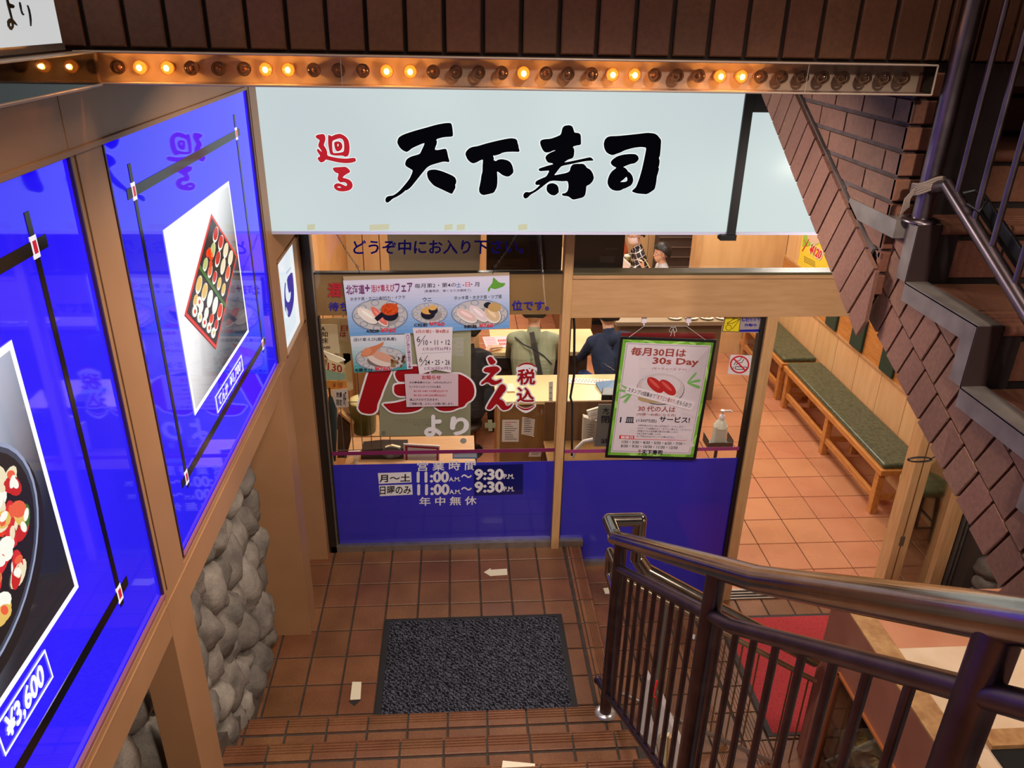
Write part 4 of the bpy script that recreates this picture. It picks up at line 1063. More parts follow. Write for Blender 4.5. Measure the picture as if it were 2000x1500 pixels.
# ================================================================== glazed shop front
YG = FY
YF = YG-.004
M_FILM = C((48, 44, 172), .22, spec=.5, coat=.6)
M_FILMD = C((16, 18, 96), .25, spec=.5, coat=.5)
def PT(mb, txt, x0, y0, x1, y1, Y, mat, bold=.012, tilt=0., lean=0., t=.0004, sh=0., halo=0.):
    f = Fr(Fy(x0, y0, Y), Fy(x1, y0+tilt*(x1-x0), Y), Fy(x0+lean*(y1-y0), y1, Y)); mb.ftext(f, txt, 0, 0, 1, 1, 0, mat, bold, t, sh, halo)
def PR(mb, pts, Y, mat, t=.0005):
    mb._k = getattr(mb, '_k', 0)+1; Y = Y-(mb._k % 60)*4e-6; mb.prism([Fy(a, b, Y) for a, b in pts], (0, -t, 0), mat)
def PE(mb, cx, cy, rx, ry, Y, mat, t=.0005, n=26, rot=0):
    mb._k = getattr(mb, '_k', 0)+1; Y = Y-(mb._k % 60)*4e-6
    mb.prism([Fy(cx+rx*math.cos(a)*math.cos(rot)-ry*math.sin(a)*math.sin(rot), cy+rx*math.cos(a)*math.sin(rot)+ry*math.sin(a)*math.cos(rot), Y) for a in [2*PI*k/n for k in range(n)]], (0, -t, 0), mat)
d1 = sroot('door_1', (-.1, FY, 0))
m = MB()
m.box((-.808, 4.035, 0), (-.764, 4.11, 2.7), M_BRONZE); m.box((-.764, 4.045, 0), (-.757, 4.11, 2.7), M_ALU)
m.box((-.757, 4.06, .0), (-.748, 4.10, 1.54), C((36, 30, 28), .4))
m.build('frame', d1)
m = MB(); m.box((-.757, 4.078, 1.545), (.566, 4.10, 1.777), noisy('brown_rail', (150, 112, 70), (162, 124, 80), 6, .5, .05)); m.box((-.757, 4.074, 1.777), (.566, 4.11, 1.787), C((34, 28, 24), .4)); m.build('middle_rail', d1)
m = MB(); m.box((-.752, YG, .045), (.566, YG+.006, 2.7), M_GLASS); m.build('glass', d1)
m = MB(); m.box((-.752, YF+.001, .045), (.566, YF+.003, .611), M_FILM); m.build('blue_film', d1)
m = MB(); m.box((-.752, YF+.001, .676), (.566, YF+.003, .70), C((120, 36, 84), .4)); m.build('maroon_stripe', d1)
m = MB(); m.box((-.80, 4.035, -.002), (.77, 4.10, .045), M_ALU); m.box((-.80, 4.04, -.01), (.757, 4.1, .004), C((52, 44, 40), .6)); m.build('sill', d1, .002)
m = MB()
INK = film((70, 62, 200), .55); INKD = C((14, 12, 16), .5); RED = C((150, 6, 18), .45); RED2 = C((176, 26, 40), .5); WHT = C((226, 220, 222), .5)
PT(m, 'どうぞ中にお入り下さい。', 690, 469, 1025, 497, YF, INK, .022, -.004)
PT(m, '混', 640, 553, 668, 580, YF, RED2, .035); PT(m, '待ち', 642, 590, 680, 607, YF, INK, .018)
PT(m, '位です。', 1000, 587, 1072, 606, YF, INK, .018)
m.build('lettering', d1, label='blue and red greeting letters on the glass')
m = MB(); YB_ = YF-.0004
PT(m, '営 業 時 間', 815, 901, 929, 920, YB_, WHT, .016, -.018)
PR(m, [(738, 924), (803, 922), (804, 942), (740, 945)], YB_, WHT); PT(m, '月〜土', 741, 927, 801, 942, YB_-.0006, INKD, .025, -.02)
PR(m, [(740, 948), (805, 946), (806, 966), (742, 969)], YB_, WHT); PT(m, '日曜のみ', 742, 950, 803, 966, YB_-.0006, INKD, .02, -.02)
PR(m, [(925, 909), (1022, 906), (1021, 965), (926, 968)], YB_, M_FILMD)
for dy, o in ((0, 0), (24.5, 1)):
    PT(m, '11:00', 815+o, 922+dy, 876+o, 942+dy, YB_-.0006, WHT, .045, -.01); PT(m, 'A.M.', 877+o, 932+dy, 899+o, 940+dy, YB_-.0006, WHT, .03)
    PT(m, '〜', 901, 927+dy, 921, 933+dy, YB_-.0006, WHT, .03); PT(m, '9:30', 928, 917+dy, 983, 937+dy, YB_-.0006, WHT, .045, -.01); PT(m, 'P.M.', 984, 926+dy, 1004, 935+dy, YB_-.0006, WHT, .03)
PT(m, '年 中 無 休', 819, 971, 931, 988, YB_, WHT, .018, -.018)
m.build('lettering', d1, label='white opening hours lettering on the blue film')
K['one'] = (680, 690, .13, [[(320,240),(650,240),(640,290),(600,370),(560,460),(510,580),(490,650),(440,760),(430,860),(370,905),(300,910),(200,890),(150,830),(165,750),(210,600),(260,430)]])
K['three'] = (680, 690, .13, [[(700,300),(740,250),(960,190),(1150,200),(1230,300),(1200,380),(1100,470),(1000,430),(860,425),(760,425),(720,370)],[(690,480),(760,460),(1000,460),(1150,560),(1180,680),(1120,805),(1060,850),(960,880),(850,890),(700,890),(620,860),(560,800),(520,760),(700,745),(880,700),(900,640),(750,640),(690,590)]])
K['zero'] = (680, 690, .13, [[(1655,305),(1740,340),(1830,400),(1880,470),(1900,560),(1890,640),(1850,700),(1780,740),(1740,800),(1650,820),(1560,860),(1450,870),(1360,850),(1290,790),(1230,700),(1240,560),(1320,420),(1450,330)]])
K['e'] = (925, 680, .09, [[(300,215),(350,180),(400,190),(430,240),(480,285),(470,325),(385,362),(340,330),(310,260)],[(215,490),(225,450),(270,415),(400,395),(490,390),(550,420),(575,460),(540,500),(460,560),(375,655),(430,690),(480,715),(540,690),(590,668),(620,690),(600,730),(520,775),(440,800),(380,785),(330,740),(270,735),(190,790),(155,780),(170,735),(250,670),(380,530),(300,525),(240,515)]])
K['n'] = (925, 680, .09, [[(275,1300),(330,1190),(430,1030),(520,880),(570,800),(620,775),(680,800),(708,860),(690,930),(640,975),(610,1030),(550,1105),(620,1120),(670,1170),(700,1240),(745,1255),(800,1225),(845,1195),(850,1210),(800,1290),(740,1330),(650,1348),(600,1320),(540,1240),(490,1205),(420,1290),(360,1335),(300,1325)]])
m = MB(); tg = lambda x, y: Fy(x, y, YF-.0015)
for k, h in (('one', .011), ('three', .011), ('zero', .011), ('e', .009), ('n', .009)): strokes(m, k, tg, (0, -.002, 0), RED, WHT, h)
PT(m, '税', 1011, 721, 1045, 751, YF-.0002, WHT, .01, halo=.10); PT(m, '込', 1010, 757, 1043, 785, YF-.0002, WHT, .01, halo=.10)
PT(m, '税', 1011, 721, 1045, 751, YF-.001, RED, .03); PT(m, '込', 1010, 757, 1043, 785, YF-.001, RED, .03)
def arc(x0, x1, y, h, w):
    a = [(x0+(x1-x0)*t, y+h*(1-(2*t-1)**2)) for t in [k/10 for k in range(11)]]
    return a+[(p[0], p[1]-w*(1.2 if h > 0 else -1.2)*(1-abs(2*i/10-1)*.3)) for i, p in reversed(list(enumerate(a)))]
PR(m, arc(1008, 1049, 719, -10, 8), YF-.0006, WHT); PR(m, arc(1012, 1046, 715, -7, 3), YF-.0014, RED)
PR(m, arc(1007, 1047, 787, 10, -8), YF-.0006, WHT); PR(m, arc(1010, 1044, 791, 7, -3), YF-.0014, RED)
PT(m, 'よ', 830, 812, 862, 852, YF-.0008, WHT, .05); PT(m, 'り', 881, 815, 914, 849, YF-.0008, WHT, .05)
m.build('lettering', d1, label='large red price numerals with white outline')
# mullion and fixed window
m = MB(); m.box((.566, 4.02, -.02), (.614, 4.115, 2.7), M_OAK); struct(m, 'trim_10', .002)
w1 = sroot('window_1', (1.2, FY, -.46))
m = MB(); m.box((.614, YG, -.46), (1.70, YG+.006, 1.54), M_GLASS); m.build('glass', w1)
m = MB(); m.box((.614, YF+.001, -.46), (1.70, YF+.003, .611), M_FILM); m.build('blue_film', w1)
m = MB(); m.box((.614, YF+.001, .664), (1.70, YF+.003, .688), C((150, 60, 110), .4)); m.build('maroon_stripe', w1)
m = MB(); m.box((.75, 4.04, -.16), (1.04, 4.09, -.125), M_ALU); m.box((1.03, 4.04, -.31), (1.36, 4.09, -.28), M_ALU); m.box((1.345, 4.04, -.47), (1.72, 4.09, -.44), M_ALU)
m.box((1.697, 4.05, -.46), (1.722, 4.10, 1.54), C((24, 20, 20), .4)); m.box((.614, 4.06, -.46), (.626, 4.10, 1.54), C((60, 50, 44), .4)); m.build('frame', w1)
m = MB(); m.box((1.722, 4.03, -.465), (1.785, 4.125, 1.54), M_OAK); struct(m, 'trim_11', .002)
m = MB(); m.box((.614, 4.03, 1.54), (3.6, 4.11, 1.762), M_OAKH); m.box((.614, 4.015, 1.766), (3.6, 4.11, 1.786), M_OAKH); m.box((.614, 4.02, 1.786), (3.6, 4.11, 1.80), C((92, 82, 56), .4)); struct(m, 'trim_12', .0015)
m = MB(); m.box((.614, YG+.01, 1.80), (3.6, YG+.016, 2.7), M_GLASS); struct(m, 'window_2')
# sliding door frames at the right of the opening
d2 = sroot('door_2', (3.0, FY, -.465))
m = MB(); m.box((2.785, 3.99, -.465), (2.89, 4.10, 1.54), M_OAK); m.box((2.832, 3.986, -.465), (2.838, 3.992, 1.54), C((110, 70, 40), .5)); m.box((3.12, 4.0, -.465), (3.20, 4.10, 1.54), M_OAK); m.build('frame', d2, .002)
m = MB(); m.box((2.89, 4.05, -.465), (3.12, 4.056, 1.54), M_GLASS); m.build('glass', d2)
m = MB(); m.box((2.822, 3.984, -.02), (2.85, 3.99, .05), C((120, 104, 88), .4, .5)); m.build('finger_plate', d2)
m = MB()
for k in range(2): m.box((3.215+k*.028, 3.99, -.465), (3.229+k*.028, 4.06, 1.54), M_ALU)
m.box((3.2, 4.03, -.465), (3.27, 4.1, 1.54), M_BRONZE); m.build('track', d2)
m = MB(); m.box((1.785, 4.03, -.47), (3.27, 4.13, -.455), M_ALU)
for k in range(3): m.box((1.785, 4.045+k*.027, -.456), (3.27, 4.052+k*.027, -.449), C((60, 54, 50), .4, .6))
m.build('threshold', d2)
m = MB(); m.box((3.27, 3.9, -.47), (4.6, 4.12, 2.6), C((70, 58, 50), .8))
random.seed(21)
for i in range(12):
    for j in range(10):
        m.ball((3.38+i*.1+random.uniform(-.02, .02), 3.88, -.40+j*.15+random.uniform(-.03, .03)), 1, M_STONE, 16, (random.uniform(.06, .09), .09, random.uniform(.07, .11)), Matrix.Rotation(random.uniform(-.5, .5), 3, 'Y'), .3, random.random()*50)
struct(m, 'wall_front')
m = MB(); m.box((-.76, 4.1, 2.3), (3.8, 4.2, 2.9), C((90, 66, 50), .8)); struct(m, 'wall_front')
p = Fx(1800, 893, XR2-.03)
m = MB(); c = Fy(1795, 897, 3.0)
for k in range(2): m.tube([c+Vector((.055*math.cos(a), -.01*k, .012*math.sin(a)+.003*k)) for a in [2*PI*j/16 for j in range(17)]], .003, M_BLACK, 6)
m.tube([c+Vector((.05, 0, 0)), c+Vector((.075, 0, .012)), c+Vector((.10, 0, -.02)), c+Vector((.15, .0, -.05))], .003, M_BLACK, 6)
tag(m.build('cable_tie'), 'black cable tie loop by the edge of the brick stringer', 'cable tie')

# ------------------------------------------------------------------ posters hung on the door
YP = 4.045
def poster(name, pts, Y, mat, label, cat='poster', th=.003):
    m = MB(); m.prism([Fy(a, b, Y) for a, b in pts], (0, th, 0), mat); m._meta = (name, label, cat); return m
def fin(m): n, l, c = m._meta; return tag(m.build(n), l, c)
def ground(m, TL, TR, BR, BL, Y, c0, c1, n=12, t=.0004, p=1.):
    for i in range(n):
        a = i/n; b = (i+1)/n
        L0 = (TL[0]+(BL[0]-TL[0])*a, TL[1]+(BL[1]-TL[1])*a); L1 = (TL[0]+(BL[0]-TL[0])*b, TL[1]+(BL[1]-TL[1])*b)
        R0 = (TR[0]+(BR[0]-TR[0])*a, TR[1]+(BR[1]-TR[1])*a); R1 = (TR[0]+(BR[0]-TR[0])*b, TR[1]+(BR[1]-TR[1])*b)
        k = (i/(n-1))**p; PR(m, [L0, R0, R1, L1], Y, C(tuple(int(c0[j]+(c1[j]-c0[j])*k) for j in range(3)), .55), t)
def plate(m, cx, cy, rx, ry, Y, rim=(120, 132, 160), base=(196, 192, 190)):
    PE(m, cx, cy, rx, ry, Y, C(rim, .4)); PE(m, cx, cy-.6, rx*.96, ry*.93, Y-.0005, C(base, .4))
    rr = random.Random(int(cx*7+cy))
    for k in range(9):
        a = 2*PI*k/9+.3; x = cx+rx*.78*math.cos(a); y = cy+ry*.78*math.sin(a)
        PE(m, x, y, rx*.15, ry*.18, Y-.0009, C((124, 138, 176), .5), .0002, 10); PE(m, x, y, rx*.12, ry*.145, Y-.0010, C(base, .5), .0003, 10)
    PE(m, cx+rx*.1, cy+ry*.15, rx*.6, ry*.55, Y-.0013, C((160, 154, 152), .5), .0002)
def nigiri(m, cx, cy, L, W, rot, Y, top, rice=(236, 230, 222), nori=False):
    PE(m, cx+1, cy+2, L*1.02, W*1.05, Y, C((110, 100, 100), .6), .0002, rot=rot)
    PE(m, cx, cy+1, L, W, Y-.0003, C(rice, .5), .0003, rot=rot)
    PE(m, cx-.5, cy-1, L*.98, W*.78, Y-.0007, C(top, .45), .0004, rot=rot)
    PE(m, cx-1, cy-2, L*.6, W*.25, Y-.0012, C(tuple(min(255, v+26) for v in top), .45), .0003, rot=rot)
    if nori: c, s = math.cos(rot), math.sin(rot); w = W*1.05; PR(m, [(cx-4*c-s*w, cy-4*s+c*w), (cx+5*c-s*w, cy+5*s+c*w), (cx+5*c+s*w, cy+5*s-c*w), (cx-4*c+s*w, cy-4*s-c*w)], Y-.0017, C((20, 22, 40), .4))
DK = C((30, 28, 44), .6); PRI = C((222, 60, 78), .6); PUR = C((120, 40, 110), .6)
m = poster('poster', [(670, 540), (995, 532), (995.5, 641), (683, 657)], YP, C((186, 160, 130), .7), 'blue and white seafood fair poster with three plates, hung on chains')
ground(m, (670, 548), (995, 538), (995.5, 641), (683, 657), YP-.0002, (220, 216, 236), (110, 160, 214), 14, p=1.5)
Yq = YP-.0012
PT(m, '北海道', 675, 557, 711, 575, Yq, PUR, .03, -.03, .1); PT(m, '+', 713, 556, 722, 569, Yq, PUR, .03); PT(m, '活け車えび', 724, 557, 770, 571, Yq, C((176, 40, 84), .6), .025, -.05, .1); PT(m, 'フェア', 771, 554, 805, 571, Yq, PUR, .03, -.05, .1)
PT(m, '毎月第2・第4の', 810, 554, 891, 563, Yq, DK, .008, -.03); PT(m, '土', 891, 552, 901, 561, Yq, C((40, 90, 180), .6), .01); PE(m, 905, 557, 1.1, 1.1, Yq, DK); PT(m, '日', 909, 551, 918, 560, Yq, PRI, .01); PT(m, '・月', 920, 551, 936, 560, Yq, DK, .01)
PT(m, '(数量限定、無くなり次第終了)', 829, 566, 920, 572, Yq, DK, .002, -.02)
PR(m, chaikin([(963, 541), (968, 545), (975, 552), (988, 553), (984, 559), (974, 563), (966, 565), (958, 562), (957, 567), (953, 571), (953, 563), (957, 559), (962, 552)], 1), Yq, C((96, 160, 50), .6))
PT(m, 'ホタテ貝・カニ(1本付け)・イクラ', 684, 581, 791, 589, Yq, DK, .015, -.04); PT(m, 'ウニ', 826, 581, 843, 589, Yq, DK, .02); PT(m, 'ホッキ貝・ホタテ貝・ツブ貝', 887, 578, 980, 586, Yq, DK, .015, -.03)
plate(m, 742, 616, 55, 32, Yq); plate(m, 839, 612, 35, 21, Yq); plate(m, 937, 613, 56, 28, Yq)
Yr = Yq-.0018
nigiri(m, 718, 616, 23, 11, .6, Yr, (240, 226, 214)); nigiri(m, 741, 618, 24, 9, .85, Yr, (226, 120, 104), nori=True)
PE(m, 762, 614, 16, 13, Yr-.002, C((26, 24, 44), .4)); PE(m, 761, 604, 17, 12, Yr-.0025, C((206, 76, 26), .5))
for k in range(26): rr = random.Random(k); PE(m, 761+rr.uniform(-14, 14), 603+rr.uniform(-9, 8), 2.2, 2.2, Yr-.003, C(((228, 90, 30), (196, 60, 20))[k % 2], .3), .0003, 8)
PE(m, 836, 613, 14, 11, Yr, C((24, 26, 44), .4)); PE(m, 836, 607, 13, 7, Yr-.0006, C((222, 168, 90), .5)); PE(m, 846, 606, 9, 8, Yr-.0008, C((24, 26, 44), .4)); PE(m, 845, 601, 8, 5, Yr-.0014, C((226, 176, 96), .5))
nigiri(m, 912, 616, 22, 11, .5, Yr, (228, 196, 190)); nigiri(m, 935, 612, 22, 10, .7, Yr, (232, 212, 214)); nigiri(m, 962, 614, 18, 15, .8, Yr, (220, 190, 150)); PE(m, 953, 596, 8, 6, Yr-.002, C((30, 34, 50), .4)); PE(m, 966, 600, 13, 9, Yr-.0025, C((196, 158, 100), .5))
Ys = Yr-.004
PT(m, 'A知床', 715, 643, 741, 650, Ys, DK, .02); PT(m, '¥760', 744, 641, 773, 649, Ys, PRI, .03); PT(m, 'C松前', 809, 631, 835, 638, Ys, DK, .02); PT(m, '¥760', 839, 629, 868, 636, Ys, PRI, .03); PT(m, 'B釧路', 907, 634, 932, 641, Ys, DK, .02); PT(m, '¥760', 936, 632, 963, 639, Ys, PRI, .03)
fin(m)
m = poster('poster', [(684, 657), (796, 653), (804, 721), (692, 728)], YP+.002, C((210, 214, 224), .6), 'shrimp nigiri poster directly under the left half of the blue seafood fair poster')
ground(m, (684, 657), (796, 653), (804, 721), (692, 728), YP+.0018, (214, 216, 226), (60, 150, 150), 10, p=1.6)
Yq = YP+.001
PT(m, '活け車えび(鹿児島産)', 690, 660, 774, 668, Yq, DK, .012, -.02)
plate(m, 744, 701, 50, 24, Yq)
Yr = Yq-.0018
PE(m, 745, 704, 28, 13, Yr, C((120, 106, 104), .5), .0002); PE(m, 743, 702, 26, 12, Yr-.0004, C((222, 206, 196), .5), rot=.3); PE(m, 748, 697, 24, 8, Yr-.001, C((214, 158, 134), .5), rot=.35)
PR(m, [(704, 694), (716, 680), (738, 673), (750, 667), (748, 674), (735, 686), (726, 694), (710, 697)], Yr-.0016, C((206, 124, 84), .5)); PE(m, 716, 687, 10, 7, Yr-.002, C((216, 140, 100), .5), rot=-.5)
for k in range(26): rr = random.Random(k+50); PE(m, 776+rr.uniform(-12, 14), 704+rr.uniform(-9, 12), 3.4, 2.4, Yr-.002, C(((70, 46, 24), (150, 110, 60), (110, 80, 40), (190, 190, 200))[k % 4], .5), .0003, 7, rr.random()*3)
PT(m, 'K車えび', 695, 719, 728, 726, Yr-.004, DK, .02); PT(m, '¥760', 733, 716, 762, 724, Yr-.004, PRI, .03)
fin(m)
m = poster('paper_strip', [(790, 652), (801, 651), (806, 720), (795, 721)], YP-.002, C((216, 206, 216), .7), 'narrow vertical white strip with purple writing beside the shrimp poster', 'paper')
for i, ch in enumerate('カリッと揚げた頭も絶品です!'): PT(m, ch, 793+i*.33, 653+i*4.75, 799+i*.33, 657+i*4.75, YP-.0024, PUR, .02)
fin(m)
m = poster('calendar_note', [(806, 641), (884, 639), (881, 728), (850, 722), (819, 732)], YP-.003, M_PAPER, 'white calendar note with June dates below the middle plate of the fair poster', 'paper')
Yq = YP-.0036
PT(m, '6月の第2・第4週は', 812, 644, 877, 651, Yq, RED2, .01, -.01); PT(m, '6', 814, 657, 821, 668, Yq, DK, .0); m.prism([Fy(*q, Yq) for q in ((816, 676), (830, 655), (831, 655.5), (817, 676.5))], (0, -.0004, 0), DK)
PT(m, '10・11・12', 827, 664, 879, 674, Yq, DK, .01, -.01); PT(m, '(土)(日)(月)', 826, 678, 880, 685, Yq, PUR, .008, -.01)
PR(m, [(822, 690), (880, 687), (880, 687.6), (822, 690.6)], Yq, C((150, 144, 160), .6), .0002)
PT(m, '6', 819, 697, 825, 707, Yq, DK, .0); m.prism([Fy(*q, Yq) for q in ((821, 715), (835, 694), (836, 694.5), (822, 715.5))], (0, -.0004, 0), DK)
PT(m, '24・25・26', 830, 703, 879, 713, Yq, DK, .01, -.01); PT(m, '(土)(日)(月)', 829, 716, 880, 723, Yq, PUR, .008, -.01)
fin(m)
m = poster('notice', [(790, 731), (895, 729), (895, 793), (794, 795)], YP-.001, C((204, 178, 186), .7), 'pinkish notice sheet in the middle of the big red price numerals', 'paper')
Yq = YP-.0016
PT(m, 'お知らせ', 824, 733, 861, 741, Yq, RED2, .03)
for i, s in enumerate(['食材費高騰のため、10月3日(月)より', 'ランチタイムサービスの価格を']): PT(m, s, 799, 745+i*8.2, (882, 861)[i], 749.5+i*8.2, Yq, DK, .01)
PT(m, '¥130→¥110(税込)から', 808, 761.5, 875, 766.5, Yq, RED2, .012); PT(m, '¥130→¥120(税込)に', 808, 769.5, 872, 775, Yq, RED2, .012)
PT(m, '値上げさせて頂きます。', 800, 778, 857, 783, Yq, DK, .01); PT(m, 'ご理解の程、よろしくお願い致します。', 800, 786, 886, 791, Yq, DK, .008)
fin(m)
def chain(pts, label):
    m = MB(); L = 0
    for a, b in zip(pts, pts[1:]):
        a = Vector(a); b = Vector(b); n = max(2, int((b-a).length/.012)); d = (b-a).normalized(); s = d.cross(Vector((0, 1, 0))).normalized()
        for k in range(n):
            c = a.lerp(b, (k+.5)/n); w = s if k % 2 else Vector((0, 1, 0))
            m.tube([c+d*.008*math.cos(t)+w*.004*math.sin(t) for t in [2*PI*j/8 for j in range(9)]], .0013, C((130, 124, 116), .3, .9), 5, caps=False)
    c = Vector(pts[-1]); m.tube([c+Vector((.007*math.cos(t), 0, .007*math.sin(t))) for t in [2*PI*j/12 for j in range(13)]], .0014, M_STEELD, 6, caps=False)
    e = c+Vector((.014 if pts[-1][0] < pts[0][0]+.5 and pts[0][0] < 0 else -.014, 0, -.04))
    m.tube([c+Vector((0, 0, -.006)), e], .002, M_BLACK, 6)
    tag(m.build('chain'), label, 'chain')
chain([Fy(655, 452, YP), Fy(676, 490, YP), Fy(698, 521, YP)], 'thin chain holding the left corner of the seafood fair poster')
chain([Fy(1012, 452, YP), Fy(990, 490, YP), Fy(967, 521, YP)], 'thin chain holding the right corner of the seafood fair poster')

# framed poster on the fixed window
pt = thing('framed_poster', Fy(1290, 780, YP), 'black framed green bordered poster with two red tuna pieces, tilted on the window', 'poster')
q4 = lambda i: [(1212+i*.98, 657.6+i), (1399.7-i, 664+i), (1359-i*.98, 898.6-i), (1182+i, 894-i)]
m = MB()
o_, i_ = q4(0), q4(5)
for k in range(4):
    a, b, c, d = o_[k], o_[(k+1) % 4], i_[(k+1) % 4], i_[k]
    m.prism([Fy(*q, YP-.004) for q in (a, b, c, d)], (0, .014, 0), M_BLACK)
m.build('frame', pt, .001)
m = MB(); LE, TI = -.127, .034
m.prism([Fy(*q, YP) for q in q4(4)], (0, .004, 0), C((116, 176, 60), .3, coat=.3))
rr = random.Random(9)
for k in range(34):
    t_ = rr.random(); side_ = k % 4; a, b = q4(8)[side_], q4(8)[(side_+1) % 4]
    PE(m, a[0]+(b[0]-a[0])*t_, a[1]+(b[1]-a[1])*t_, rr.uniform(6, 16), rr.uniform(1.5, 3), YP-.0001, C(((140, 196, 76), (90, 150, 44), (168, 214, 110))[k % 3], .3), .0002, 10, math.atan2(b[1]-a[1], b[0]-a[0])+rr.uniform(-.3, .3))
m.prism([Fy(*q, YP-.0004) for q in q4(11)], (0, -.0004, 0), C((218, 204, 210), .35, coat=.3))
for i in (13, 14):
    m.prism([Fy(*q, YP-.0009) for q in q4(i)], (0, -.0002, 0), C(((150, 132, 150), (218, 204, 210))[i-13], .35))
Yq = YP-.0016
for k in range(22):
    PE(m, 1236+rr.random()*120-(rr.random()*20), 690+rr.random()*190, rr.uniform(8, 22), rr.uniform(3, 8), Yq+.0004, C((208+k % 3*3, 192+k % 3*4, 202), .5), .0001, 12, rr.uniform(-.6, .6))
BR = C((150, 60, 50), .5)
def P2(t, x0, y0, x1, y1, mt, b=.01, sh=0.): PT(m, t, x0, y0, x1, y1, Yq, mt, b, TI, LE, sh=sh)
P2('毎月30日は', 1234, 678, 1341, 694, BR, .028); P2('30s Day', 1276, 698, 1365, 714, BR, .03); P2('(サーティーズ デイ)', 1274, 717, 1341, 723, BR, .004)
for k in range(14):
    s_ = -1 if k % 2 else 1; bx, by = (1236, 766) if s_ < 0 else (1342, 748)
    a = rr.uniform(-1.3, 1.3)+(PI if s_ < 0 else 0); PE(m, bx+14*math.cos(a), by+14*math.sin(a), 14, 1.8, Yq, C((120, 176, 96), .5), .0002, 10, a)
PE(m, 1290, 760, 47, 31, Yq-.0004, C((90, 84, 86), .4)); PE(m, 1290, 759, 46, 30, Yq-.0009, C((196, 182, 182), .4)); PE(m, 1291, 753, 38, 20, Yq-.0014, C((206, 194, 198), .4), .0002); PE(m, 1280, 778, 34, 9, Yq-.0014, C((176, 150, 110), .4), .0002)
for cx, cy in ((1280, 752), (1304, 757)):
    PE(m, cx+1, cy+3, 19, 10, Yq-.0018, C((226, 216, 210), .5), .0002, rot=.75); PE(m, cx, cy, 20, 10.5, Yq-.0022, C((178, 40, 40), .35), .0004, rot=.75); PE(m, cx-2, cy-3, 14, 3, Yq-.0028, C((206, 84, 76), .35), .0002, rot=.75)
m.prism([Fy(*q, Yq-.003) for q in ((1226, 752), (1359, 786), (1350, 802), (1220, 767))], (0, -.0004, 0), C((224, 212, 216), .4))
f = Fr(Fy(1228, 756, Yq-.0036), Fy(1355, 789, Yq-.0036), Fy(1224, 767, Yq-.0036))
m.ftext(f, 'スタンプ10個集めて', 0, 0, .42, .8, 0, C((50, 44, 60), .5), .012); m.ftext(f, '「天下三ツ星のり」', .43, 0, .74, .8, 0, BR, .014); m.ftext(f, 'をもらおう!', .75, 0, .98, .8, 0, C((50, 44, 60), .5), .012)
P2('30 代の人は', 1247, 792, 1320, 803, BR, .018); P2('(30歳〜40歳になる月)', 1244, 806, 1320, 812, BR, .006); P2('1 皿', 1212, 814, 1239, 825, DK, .03); P2('(130円皿)', 1243, 818, 1283, 825, DK, .01); P2('サービス!', 1289, 813, 1348, 824, DK, .03)
for i, s in enumerate(['※同伴者の方も1皿(130円皿)サービスします。', '※スタンプ10個集めると「天下三ツ星のり」プレゼント!', '※年齢のわかる証明書の提示をお願いします。', '※自己申告でお願いします。', '※ご不明な点はスタッフにお尋ね下さい。']): P2(s, 1246-i*.6, 829+i*5.2, (1337, 1350, 1325, 1292, 1318)[i], 833+i*5.2, C((84, 74, 84), .5), .004)
m.prism([Fy(*q, Yq) for q in ((1210, 850), (1239, 851), (1238, 858), (1209, 857))], (0, -.0003, 0), C((206, 28, 34), .4)); PT(m, '開催日', 1213, 851.5, 1236, 856.5, Yq-.0005, WHT, .03)
m.prism([Fy(*q, Yq) for q in ((1238, 857), (1341, 860), (1341, 860.7), (1238, 858))], (0, -.0003, 0), C((206, 28, 34), .4))
P2('1/30・3/30・4/30・5/30・6/30・7/30・', 1215, 860, 1338, 865.5, DK, .014); P2('8/30・9/30・10/30・11/30・12/30', 1213, 868, 1324, 873.5, DK, .014)
P2('天下寿司', 1254, 878, 1294, 887, DK, .04); P2('廻', 1247, 878, 1252, 883, BR, .02); P2('る', 1247, 884, 1251, 888, BR, .02)
m.build('print', pt)
m = MB(); ST = C((220, 214, 210), .7)
hk = [Fy(1258, 637, YP+.01), Fy(1341, 637, YP+.01)]
for a, b in ((hk[0], Fy(1228, 659, YP-.006)), (hk[1], Fy(1378, 664, YP-.006)), (hk[0], hk[1])): m.tube([a, b], .0011, ST, 5)
c = Fy(1315, 640, YP)
for s in (-1, 1): m.tube([c, c+Vector((s*.012, 0, .004)), c+Vector((s*.022, 0, -.02)), c+Vector((s*.01, 0, -.03)), c+Vector((0, 0, -.004)), c+Vector((s*.012, -.003, -.05))], .0013, ST, 5)
m.build('string', pt)
for a, lb in ((1258, 'left white plastic suction hook above the framed poster'), (1345, 'right white plastic suction hook above the framed poster')):
    c = Fy(a, 626, YP+.012); m = MB(); m.box((c.x-.014, c.y-.004, c.z-.014), (c.x+.014, c.y+.006, c.z+.02), C((226, 214, 222), .4)); m.tube([c+Vector((0, 0, -.012)), c+Vector((0, -.006, -.026)), c+Vector((0, -.012, -.022))], .0026, M_WHITE, 8)
    tag(m.build('hook', bevel=.003), lb, 'hook')
m = MB(); m.prism([Fy(*q, 4.085) for q in ((1213, 650), (1397, 650), (1392, 700), (1212, 700))], (0, .002, 0), C((140, 30, 34), .5)); tag(m.build('poster'), 'dark red sheet behind the glass above the framed poster', 'poster')
